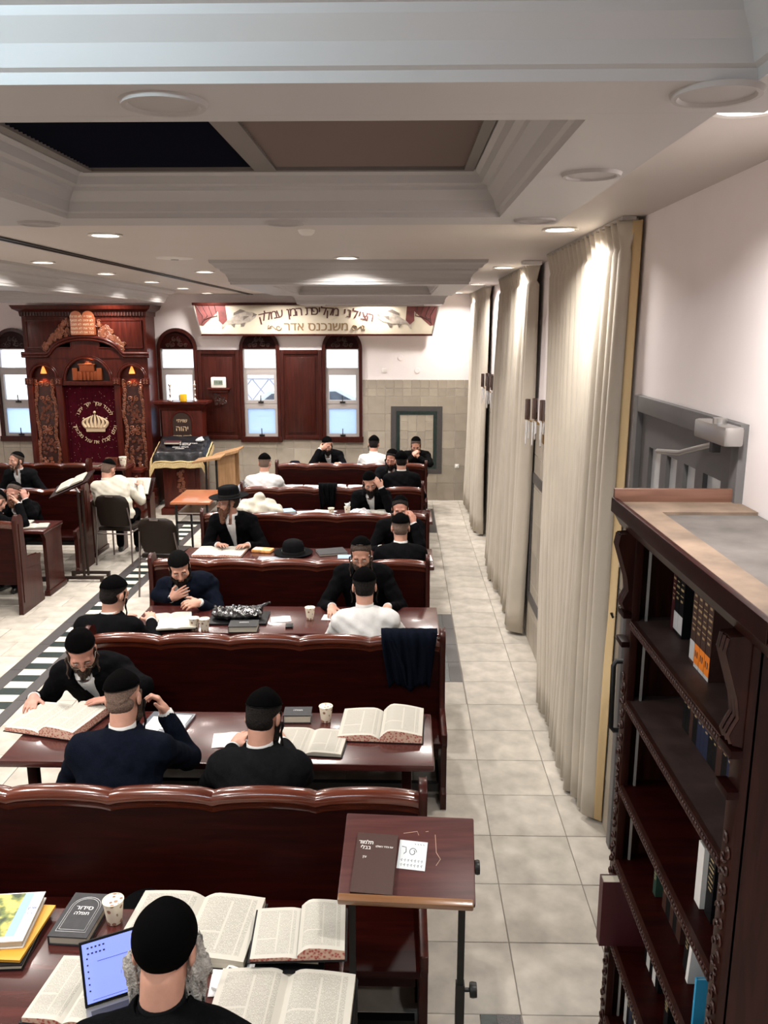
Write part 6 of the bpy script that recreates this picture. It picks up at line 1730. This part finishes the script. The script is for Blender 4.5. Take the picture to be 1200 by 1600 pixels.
# ---- left tables
open_book(-4.05, 8.90, .13, .20, .010, .25, 'open book at the aisle end of the nearest left table', pm=0); open_book(-4.30, 9.05, .13, .18, .012, .1, 'open book in front of the man holding his glasses', pm=2)
open_book(-5.05, 10.55, .2, .26, .012, 0, 'large open book on the second left table', pm=0); paper(-4.45, 10.50, .3, .22, .1, 'white sheets on the second left table beside the reading stand')
open_book(-3.80, 9.38, .17, .24, .014, 0, 'open book on the tilted reading stand', z=1.155, pm=0, rollx=R(-24), tilt=R(14))
closed_book(-5.15, 12.45, .34, .20, .02, .05, 'navy', 'dark blue folder on the table in front of the ark', z=.85); closed_book(-4.72, 12.48, .26, .20, .03, -.1, 'maroon', 'maroon book on the table in front of the ark', z=.85); paper(-5.35, 12.38, .2, .15, .2, 'white sheet beside the dark blue folder', z=.85)
cup(-4.24, 12.46, 'paper cup at the end of the table in front of the ark', z=.85, s=1.5)
bx = thing('charity_box', 'small reddish wooden box beside the paper cup near the ark', 'box', (-4.40, 12.45, .851)); MB().box(-.09,.09,-.06,.06,0,.13).build('case', WOODR, bx, bevel=.006); MB().box(-.04,.04,-.01,.01,.129,.132).build('slot', COV['black'], bx)
closed_book(-3.62, 13.03, .24, .17, .035, .05, 'maroon', 'maroon prayer book on the draped reader stand', z=1.115); tl = thing('tissue_bundle', 'crumpled white tissues on the draped reader stand', 'tissue', (-3.22, 13.16, 1.135)); Fd = Field((-.1,-.08,-.01), (.1,.08,.1), .008); Fd.ell((0,0,.02), (.07,.05,.03), np.eye(3), k=.02); Fd.cap((0,0,.03), (.03,.02,.06), .03, .015, k=.03); Fd.warp(lambda X, Y, Z: .006*np.sin(X*90)*np.sin(Y*80+Z*50)); Fd.build('tissue_body', PAPER, tl, (0,0,0), 0)

# ---- book and note on the foreground lectern
mxl = Matrix.Translation((.03, 2.62, 1.07)) @ Matrix.Rotation(R(-3), 4, 'Z') @ Matrix.Rotation(R(24), 4, 'X')
bk = closed_book(0, 0, .145, .225, .018, 0, 'brown', 'dark brown volume leaning on the foreground lectern', title=[('תלמוד', .020, -.038, .075, .0004), ('בבלי', .020, -.038, .055, .0004), ('עין', .012, -.038, .02, .0002), ('עוז והדר השלם', .010, .028, .062, .0002)], tmat=COV['white'])
bk.matrix_basis = mxl @ Matrix.Translation((-.115, -.040, .001)) @ Matrix.Rotation(R(-2), 4, 'Z')
b = MB(); b.box(-.055,.045,-.055,.055,0,.0010); nt_ = tag(b.build('paper_note', M('note_paper', (.62,.66,.68), .7), None), 'handwritten white note stuck on the foreground lectern', 'note'); nt_.matrix_basis = mxl @ Matrix.Translation((.020, .005, .0006)) @ Matrix.Rotation(R(-4), 4, 'Z')
b = MB(); INKB = M('handwriting', (.03,.03,.04), .6)
b.tube([(-.005+.014*math.cos(a)*(1-a/14), .012+.016*math.sin(a)*(1-a/14), .0012) for a in [i*.35 for i in range(22)]], .0012, 4); b.tube([(-.045,.03,.0012),(-.03,.028,.0012),(-.028,.01,.0012),(-.036,.002,.0012)], .0012, 4)
for r_ in range(2):
    for k in range(7): x = -.045+k*.012; y = -.022-r_*.018; b.tube([(x,y,.0012),(x+.006,y+.005,.0012),(x+.004,y-.005,.0012)], .0008, 4)
for k in range(4): b.tube([(.0+k*.01,.045,.0012),(.004+k*.01,.041,.0012)], .0009, 4)
b.build('handwriting', INKB, nt_)['kind'] = 'stuff'

# ---- clothes over the benches
def draped(x, y, z, w_, fh, bh, label, mat, seed=1, name='draped_jacket', sk=0.):
    t = thing(name, label, 'jacket', (x, y, z)); rg = random.Random(seed); p1, p2, p3 = [rg.uniform(0,6) for _ in range(3)]
    n = 34; m_ = 26; rows = []
    for j in range(m_+1):
        s = -fh+(fh+bh)*j/m_; row = []
        for i in range(n+1):
            u = i/n-.5; wl = w_*(1-.28*max(0, -s)/fh+.0*s); xx = u*wl+sk*max(0, -s)
            dep = .052+.014*math.sin(u*22+p1)*min(1, abs(s)*6)+.010*math.sin(u*41+s*14+p2)
            r_ = .05
            if s < -r_*1.2: yy = -dep; zz = s+.03
            elif s > r_*1.2: yy = dep; zz = -s+.03
            else: a = s/(r_*1.2); yy = dep*math.sin(a*math.pi/2); zz = .03-.06*1.2*.8*(1-math.cos(a*math.pi/2))-.0
            if s < 0: zz += -.05*abs(u)*(1 if seed % 2 else 1.5)*min(1, -s*4)+.03*math.sin(u*9+p3)*min(1, -s*3)
            row.append((xx, yy, zz+.012))
        rows.append(row)
    o = MB().loft(rows, closed=False, caps=False).build('cloth', mat, t, smooth=80); sm = o.modifiers.new('t', 'SOLIDIFY'); sm.thickness = .010; sm.offset = 0
    b = MB(); b.tube([(-w_*.30, -.062, -.01), (-w_*.12, -.074, -fh*.5), (-w_*.05, -.070, -fh*.85)], [.006, .012, .006], 8); b.build('fold_edge', mat, t, smooth=60)
draped(.055, BY[2], .985, .36, .36, .25, 'dark navy jacket hanging over the end of a bench', CLOTH['navy'], 1)
draped(-.925, BY[5], .955, .235, .26, .2, 'black coat hanging over the middle of a bench', CLOTH['black'], 4)
sb = thing('striped_bag', 'blue and white striped cloth bag beside the man in white', 'bag', (-2.02, 10.62, .462))
STR = bpy.data.materials.new('blue_stripes'); STR.use_nodes = True; nt = STR.node_tree; wv = nt.nodes.new('ShaderNodeTexWave'); wv.inputs['Scale'].default_value = 16; wv.inputs['Distortion'].default_value = 2; tc = nt.nodes.new('ShaderNodeTexCoord'); nt.links.new(tc.outputs['Object'], wv.inputs[0]); rr = nt.nodes.new('ShaderNodeValToRGB'); rr.color_ramp.interpolation = 'CONSTANT'; rr.color_ramp.elements[0].color = (.02,.03,.07,1); rr.color_ramp.elements[1].color = (.6,.6,.62,1); rr.color_ramp.elements[1].position = .55; nt.links.new(wv.outputs[0], rr.inputs[0]); nt.links.new(rr.outputs[0], nt.nodes['Principled BSDF'].inputs['Base Color'])
Fd = Field((-.16,-.14,-.01), (.16,.14,.55), .012); Fd.ell((0,0,.22), (.12,.10,.23), np.eye(3), k=.02); Fd.cap((-.06,0,.4), (.06,0,.48), .06, .03, k=.05); Fd.warp(lambda X, Y, Z: .006*np.sin(X*40+Z*30)*np.sin(Z*44+Y*20)); Fd.inter(lambda X, Y, Z: -Z+0*X+0*Y); Fd.build('bag', STR, sb, (0,0,0), 1)
cb = thing('cable_coil', 'pale cable coil hanging on the reader stand side', 'cable', (-3.13, 13.02, .62)); MB().tube([(.02+.004*(i % 3), .07*math.cos(i*.5), .10*math.sin(i*.5)) for i in range(40)], .006, 5).build('cable', COV['white'], cb, smooth=60)

# ---- books standing in the bookcase (spines face -X)
def shelf_book(y, z, th, h, dep, cover, label, x=None, band=None, tilt=0., title=True, group='books in the carved bookcase'):
    t = thing('book', label, 'book', (BX0+.10 if x is None else x, y, z+.001), 0, group); c = .003
    t.rotation_euler = (tilt, 0, 0)
    b = MB(); b.box(0, dep, -th/2, -th/2+c, 0, h).box(0, dep, th/2-c, th/2, 0, h).box(0, c, -th/2+c, th/2-c, 0, h); b.build('cover', COV[cover] if isinstance(cover, str) else cover, t)
    MB().box(c, dep-.004, -th/2+c, th/2-c, .003, h-.003).build('page_block', EDGE_PAPER, t)
    if title:
        b = MB()
        for k in range(7): ww = th*(.34 if k % 3 else .22); b.box(-.0006, 0, -ww, ww, h*(.42+.07*k), h*(.42+.07*k)+h*(.012 if k % 2 else .026))
        b.build('spine_print', GOLDF, t)['kind'] = 'stuff'
    if band:
        s_ = MB().box(-.0010, 0, -th/2, th/2, .012, .075).build('spine_sticker', PAPER if band == 'white' else M('orange_sticker', (.95,.25,.02), .5), t)
        if band != 'white': MB().box(-.0008, -.0001, -th/2, th/2, .0, .03).build('spine_label', PAPER, t); lettering([(band[::-1], .03, Matrix.Translation((-.0012, 0, .045)) @ Matrix.Rotation(R(-90), 4, 'Z') @ Matrix.Rotation(R(90), 4, 'X'), .001)], INKB, s_)
rg = random.Random(21)
z6 = SH[5]
y = 2.80
for k, (th, h, cv, bd, lb) in enumerate(((.030,.26,'maroon',None,'maroon book at the far end of the top shelf'),(.042,.29,'black','white','black ornate volume with a white sticker, farther of two'),(.042,.29,'black','white','black ornate volume with a white sticker, nearer of two'))):
    y -= th/2+.002; shelf_book(y, z6, th, h, .20, cv, lb+' in the bookcase', band=bd, x=BX0+.12); y -= th/2
y = 2.50
for k, (th, h, cv, bd) in enumerate(((.040,.26,'brown','white'),(.040,.26,'brown','11'),(.040,.26,'brown','11'),(.040,.26,'brown','11'))):
    lb = ['brown set volume with a white sticker on the top shelf', 'brown set volume with orange number sticker, farthest of three', 'brown set volume with orange number sticker, middle of three', 'brown set volume with orange number sticker, nearest of three'][k]
    y -= th/2+.003; shelf_book(y, z6, th, h, .20, cv, lb, band=bd, x=BX0+.085); y -= th/2
def shelf_row(z, y0, y1, hs, covers, lab, dx=.14):
    y = y0; k = 0
    while y > y1:
        th = rg.uniform(.026,.042); h = rg.uniform(*hs); cv = covers[k % len(covers)]
        y -= th/2+.001; shelf_book(y, z, th, h, .17, cv, '%s book %s of the %s' % (cv, ['farthest', 'second', 'third', 'fourth', 'fifth', 'sixth', 'seventh', 'eighth', 'ninth', 'tenth', 'eleventh', 'twelfth', 'thirteenth', 'fourteenth', 'fifteenth', 'sixteenth', 'seventeenth', 'eighteenth', 'nineteenth', 'twentieth'][k], lab), x=BX0+dx); y -= th/2; k += 1
shelf_row(SH[4], 2.66, 2.10, (.20,.24), ['black','black','brown','black','navy','navy','navy'], 'row on the second shelf from the top')
shelf_row(SH[3], 2.62, 2.34, (.19,.22), ['brown','brown','maroon'], 'row at the back of the third shelf', dx=.2)
shelf_book(2.20, SH[3], .045, .20, .14, 'white', 'white and blue booklet box on the third shelf', title=False, x=BX0+.06); shelf_book(2.14, SH[3], .05, .22, .16, 'black', 'black book beside the white booklet box', x=BX0+.07)
shelf_book(2.74, SH[2], .030, .20, .15, 'yellow', 'yellow book at the far end of the fourth shelf', x=BX0+.12); shelf_book(2.66, SH[2], .03, .15, .12, 'green', 'green and yellow booklet on the fourth shelf', x=BX0+.09)
shelf_row(SH[2], 2.60, 2.42, (.16,.20), ['brown','black'], 'small row on the fourth shelf', dx=.10); shelf_book(2.30, SH[2], .035, .20, .15, 'black', 'dark book on the fourth shelf beside white papers', x=BX0+.08, tilt=R(4)); shelf_book(2.25, SH[2], .02, .17, .13, 'white', 'thin white booklets on the fourth shelf', x=BX0+.07, title=False, tilt=R(6)); shelf_book(2.08, SH[2], .012, .16, .12, 'teal', 'bright blue notebook sticking out of the fourth shelf', x=BX0+.03, title=False)
shelf_book(2.83, SH[1], .05, .28, .26, 'maroon', 'large maroon folder sticking out of the fifth shelf', x=BX0-.055, title=False); shelf_row(SH[1], 2.74, 2.58, (.2,.24), ['black','white'], 'row on the fifth shelf', dx=.10); shelf_book(2.42, SH[1], .04, .17, .13, 'black', 'small black book on the fifth shelf', x=BX0+.08)
shelf_row(SH[0], 2.84, 2.52, (.26,.30), ['white','black','navy','black'], 'row on the lowest shelf', dx=.07)
# ------------------------------------------------------------------ the men
T = TZ+.02
D_ = (0,0,-1)
# 1 white-bearded man at the laptop (seen from behind)
person('white-bearded man in a black coat at the laptop, seen from behind', (-.595, 1.72), 0, (-.635, 1.94, 1.252), pitch=26, coat='black', hair='grey', beard=('grey', .14), kip='velvet', kip_t=(1.0, -.030), skin=0, shirt='charcoal', vox=.0055,
       L=dict(t=(-.80,2.10,.80), n=D_), Rr=dict(t=(-.58,2.12,.80), n=D_, d=(-.6,.8,0)), bulk=1.20, open_coat=False, hairfront=.05, nape=False)
# 2 navy suit, hand at his sidelock
person('man in a navy suit seen from behind, raising one hand to his sidelock', (-1.30, 3.44), 4, (-1.305, 3.62, 1.195), yaw=-6, pitch=26, roll=6, coat='navy', cropped=True, beard=('brown', .02), payot=.19, sidepay=(1,), vox=.0055,
       L=dict(t=(-1.50,3.80,.80), n=D_), Rr=dict(t=(-1.165,3.80,1.03), abs_elbow=(-1.055,3.78,.80), d=(-.35,.05,.8), n=(-.5,-.2,-.3), curl=1.2), bulk=1.10, hairfront=.05)
# 3 charcoal suit
person('man in a charcoal suit seen from behind, beside two open books', (-.66, 3.42), 2, (-.645, 3.62, 1.105), pitch=34, yaw=-14, coat='charcoal', hair='black', payot=.19, sidepay=(1,), beard=('black', .03), vox=.006, L=dict(t=(-.86,3.92,.78), n=D_), Rr=dict(t=(-.62,3.98,.78), n=D_), bulk=1.05)
# 4 bespectacled man reading
person('bearded man in wire glasses bent over a thick open book', (-1.80, 4.80), 190, (-1.87, 4.55, 1.055), yaw=10, pitch=42, roll=-4, coat='black', hair='brown', beard=('brown', .055), glasses=True, payot=.15, vox=.0055, kip_t=(.45,.018),
       Rr=dict(t=(-2.14,4.47,.79), n=D_, d=(.2,-1,0)), L=dict(t=(-1.63,4.36,.845), abs_elbow=(-1.50,4.50,.86), d=(-1,-.06,-.12), n=D_, curl=.15), skin=1, bulk=1.05, hairfront=.03)
# 5 black coat, back
person('man in a black coat seen from behind, sharing pages with the man opposite', (-1.99, 5.26), -6, (-1.98, 5.46, 1.10), yaw=-20, pitch=22, coat='black', hair='black', payot=.13, sidepay=(1,), vox=.007, L=dict(t=(-2.08,5.74,.78)), Rr=dict(t=(-1.84,5.78,.79)), bulk=1.06)
# 6 hand on chest
person('bearded man in a navy suit with one hand on his chest', (-1.64, 6.56), 184, (-1.765, 6.35, 1.04), yaw=14, pitch=30, roll=-6, coat='navy', hair='black', beard=('black', .03), vox=.0055, kip='knit', kip_t=(.30,.010),
       Rr=dict(t=(-1.835,6.30,.795), abs_elbow=(-1.97,6.42,.785), d=(.75,-.10,.40), n=(.1,1,0), curl=.12, spread=.4), L=dict(t=(-1.56,6.13,.815), d=(-.55,-.55,.15), n=(-.5,.2,-.5), curl=.9), skin=0, bulk=1.08, hairfront=.022)
# 7 white shirt back
person('man in a white shirt seen from behind at the third table', (-.22, 5.30), 4, (-.25, 5.47, 1.165), pitch=24, coat='white', hair='black', vox=.0065, L=dict(t=(-.42,5.76,.79)), Rr=dict(t=(-.06,5.78,.79)), bulk=1.04, kip_t=(.4,.02), payot=.10)
# 8 glasses facing camera
person('man in glasses and a black coat facing the man in the white shirt', (-.28, 6.52), 178, (-.315, 6.34, 1.165), pitch=30, coat='black', hair='brown', beard=('brown', .02), glasses=True, payot=.17, vox=.006, kip_t=(.75,.035),
       Rr=dict(t=(-.53,6.10,.80), d=(.1,-1,-.05), n=D_, curl=.6), L=dict(t=(-.10,6.10,.80), d=(-.1,-1,0), n=D_, curl=.6), bulk=1.05, hairfront=.018)
# 9 black back
person('man in a black suit seen from behind at the fourth table', (.0, 7.02), 2, (-.005, 7.22, 1.16), pitch=20, coat='black', cropped=True, vox=.0075, L=dict(t=(-.14,7.48,.79)), Rr=dict(t=(.12,7.46,.79), elbow=(.15,-.3,-1)), bulk=1.02)
# 10 hand at cheek
person('dark-haired man in a black coat resting his cheek on his hand', (.0, 8.36), 180, (-.01, 8.14, 1.135), pitch=16, coat='black', hair='black', beard=('black', .01), payot=.14, vox=.007, kip_t=(.75,.035),
       Rr=dict(t=(-.20,7.90,.79)), L=dict(t=(.125,8.06,1.00), abs_elbow=(.19,7.98,.80), d=(-.20,.2,.8), n=(-.6,.5,0), curl=.7), skin=1, bulk=1.08, hairfront=.018)
# 11 hat
person('ginger-bearded man in a wide black hat looking aside', (-1.68, 8.36), 182, (-1.735, 8.14, 1.20), yaw=-62, pitch=3, coat='black', hair='brown', beard=('ginger', .11), kip=None, hat=True, glasses=True, payot=.08, vox=.0065,
       Rr=dict(t=(-1.82,7.98,.79)), L=dict(t=(-1.52,7.98,.79)), skin=0, bulk=1.08)
# 12 hand on forehead, writing
person('bearded man writing with one hand at his forehead', (-.32, 10.02), 182, (-.375, 9.78, 1.105), yaw=6, pitch=32, roll=-8, coat='black', hair='black', beard=('black', .06), payot=.12, vox=.007, kip='velvet',
       Rr=dict(t=(-.44,9.62,.79), d=(.3,-1,0), curl=.9), L=dict(t=(-.235,9.70,1.05), abs_elbow=(-.13,9.66,.81), d=(-.45,.0,.75), n=(-.4,.7,-.3), curl=.6), bulk=1.05)
# 13 black back at sixth table, 14 opposite
person('man in a black coat seen from behind at the sixth table', (.02, 10.52), 2, (.0, 10.70, 1.215), pitch=18, coat='black', hair='black', vox=.009, L=dict(t=(-.12,10.98,.79)), Rr=dict(t=(.16,10.98,.79)), kip_t=(.35,-.0), bulk=1.05)
person('dark-bearded man in a charcoal coat facing the man in black at the sixth table', (-.12, 11.70), 178, (-.135, 11.48, 1.13), yaw=-12, pitch=24, roll=8, coat='charcoal', hair='black', beard=('black', .03), payot=.1, vox=.008, Rr=dict(t=(-.28,11.25,.79)), L=dict(t=(.05,11.25,.79)), skin=1, kip_t=(.7,.03), hairfront=.018)
# 15 white shirt at left of sixth table
person('man in a white shirt seen from behind at the left of the sixth table', (-1.77, 10.52), 0, (-1.785, 10.72, 1.175), pitch=24, coat='white', hair='black', cropped=True, vox=.0085, L=dict(t=(-1.92,10.98,.79)), Rr=dict(t=(-1.6,10.98,.79)), bulk=1.12)
# 16 covering his face
person('man in a black coat covering his eyes with his hand by the windows', (-1.14, 13.60), 180, (-1.20, 13.38, 1.06), pitch=28, roll=-5, coat='black', hair='black', beard=('black', .05), vox=.008, Rr=dict(t=(-1.31,13.24,1.00), abs_elbow=(-1.42,13.10,.79), d=(.75,.12,.40), n=(.0,1,-.1), curl=.35), L=dict(t=(-.98,13.06,.79)), skin=0)
# 17 far white shirt
person('man in a white shirt seen from behind at the farthest table', (-.41, 12.32), -4, (-.415, 12.52, 1.185), pitch=22, coat='white', hair='black', vox=.0085, L=dict(t=(-.56,12.76,.79)), Rr=dict(t=(-.24,12.76,.79)), payot=.09, sidepay=(-1,))
# 18 black pullover
person('man in a black pullover with clasped hands at his chin by the dark wall frame', (.25, 13.60), 178, (.235, 13.38, 1.06), pitch=34, coat='knit', hair='brown', beard=('brown', .02), vox=.008, Rr=dict(t=(.19,13.20,.90), abs_elbow=(.05,13.08,.79), d=(.35,.1,.5), n=(.6,.4,0), curl=1.0), L=dict(t=(.28,13.20,.88), abs_elbow=(.46,13.10,.79), d=(-.35,.1,.5), n=(-.6,.4,0), curl=1.0), kip_t=(.7,.035), hairfront=.02, bulk=1.1)
# 19 dark suit looking aside, below the ark
person('man in a dark suit looking aside on the bench below the ark', (-5.42, 11.66), 180, (-5.44, 11.52, 1.075), yaw=-28, pitch=2, roll=4, coat='charcoal', hair='brown', beard=('brown', .01), payot=.10, vox=.008, kip_t=(.5,.035), L=dict(t=(-5.28,11.42,.55)), Rr=dict(t=(-5.58,11.42,.55)), hairfront=.02, skin=0, kip='knit')
# 20 holding glasses
person('ginger-bearded man lifting one hand to his glasses, left of the aisle', (-4.48, 9.68), 176, (-4.53, 9.46, 1.015), pitch=10, roll=4, coat='black', hair='brown', beard=('ginger', .03), glasses=True, payot=.13, vox=.0075, kip_t=(.8,.05), Rr=dict(t=(-4.66,9.24,.79)), L=dict(t=(-4.345,9.34,.96), abs_elbow=(-4.26,9.30,.79), d=(-.15,.1,.7), n=(-.6,.4,0), curl=.9), hairfront=.03, skin=1)
# 21 leaning, seen from behind
person('man seen from behind leaning his head on his hand, left of the aisle', (-4.50, 8.44), -10, (-4.43, 8.84, 1.045), pitch=36, yaw=-20, coat='black', cropped=True, vox=.0075, kip_t=(-.2,.03), L=dict(t=(-4.66,8.96,.79)), Rr=dict(t=(-4.27,8.99,.98), abs_elbow=(-4.16,8.84,.80), d=(-.4,.2,.6), n=(-.7,.0,.2), curl=.5), bulk=1.05)
# 22 white shirt on the chair
person('man in a cream-white shirt sitting on the brown chair with an open book', (-3.56, 10.24), 8, (-3.74, 10.42, 1.14), yaw=-20, pitch=30, roll=-6, coat='cream', cropped=True, vox=.008, kip_t=(.25,.03), L=dict(t=(-3.78,10.62,.86)), Rr=dict(t=(-3.42,10.66,.88)), bulk=1.08, seat=.48)
open_book(-3.52, 10.72, .20, .28, .012, .05, 'large open book held before the man on the brown chair', z=.86, pm=0, tilt=R(38))
bk_t = thing('book_rest', 'small wooden desk holding the open book before the brown chair', 'desk', (-3.52, 10.74, 0))
MB().prism([(-.16,.70),(.14,.93),(.14,.955),(-.16,.725)], -.24, .24, 'x').build('desk', WOODD, bk_t, bevel=.004)
MB().box(-.22, -.18, -.1, .12, 0, .76).build('side_board', WOODV, bk_t); MB().box(.18, .22, -.1, .12, 0, .76).build('side_board', WOODV, bk_t)

# joined carvings and prints too fine to pick apart
for o in bpy.data.objects:
    n = o.name.split('.')[0]
    if n.endswith('carving') or n in ('carved_strip', 'sequins', 'gold_fringe', 'gold_braid', 'crown_emblem', 'fin_print', 'fold_print', 'flourish_print', 'scratch_marks', 'carved_nosing', 'spine_print', 'temple_relief', 'drape_print', 'tablets'):
        o['kind'] = 'stuff'
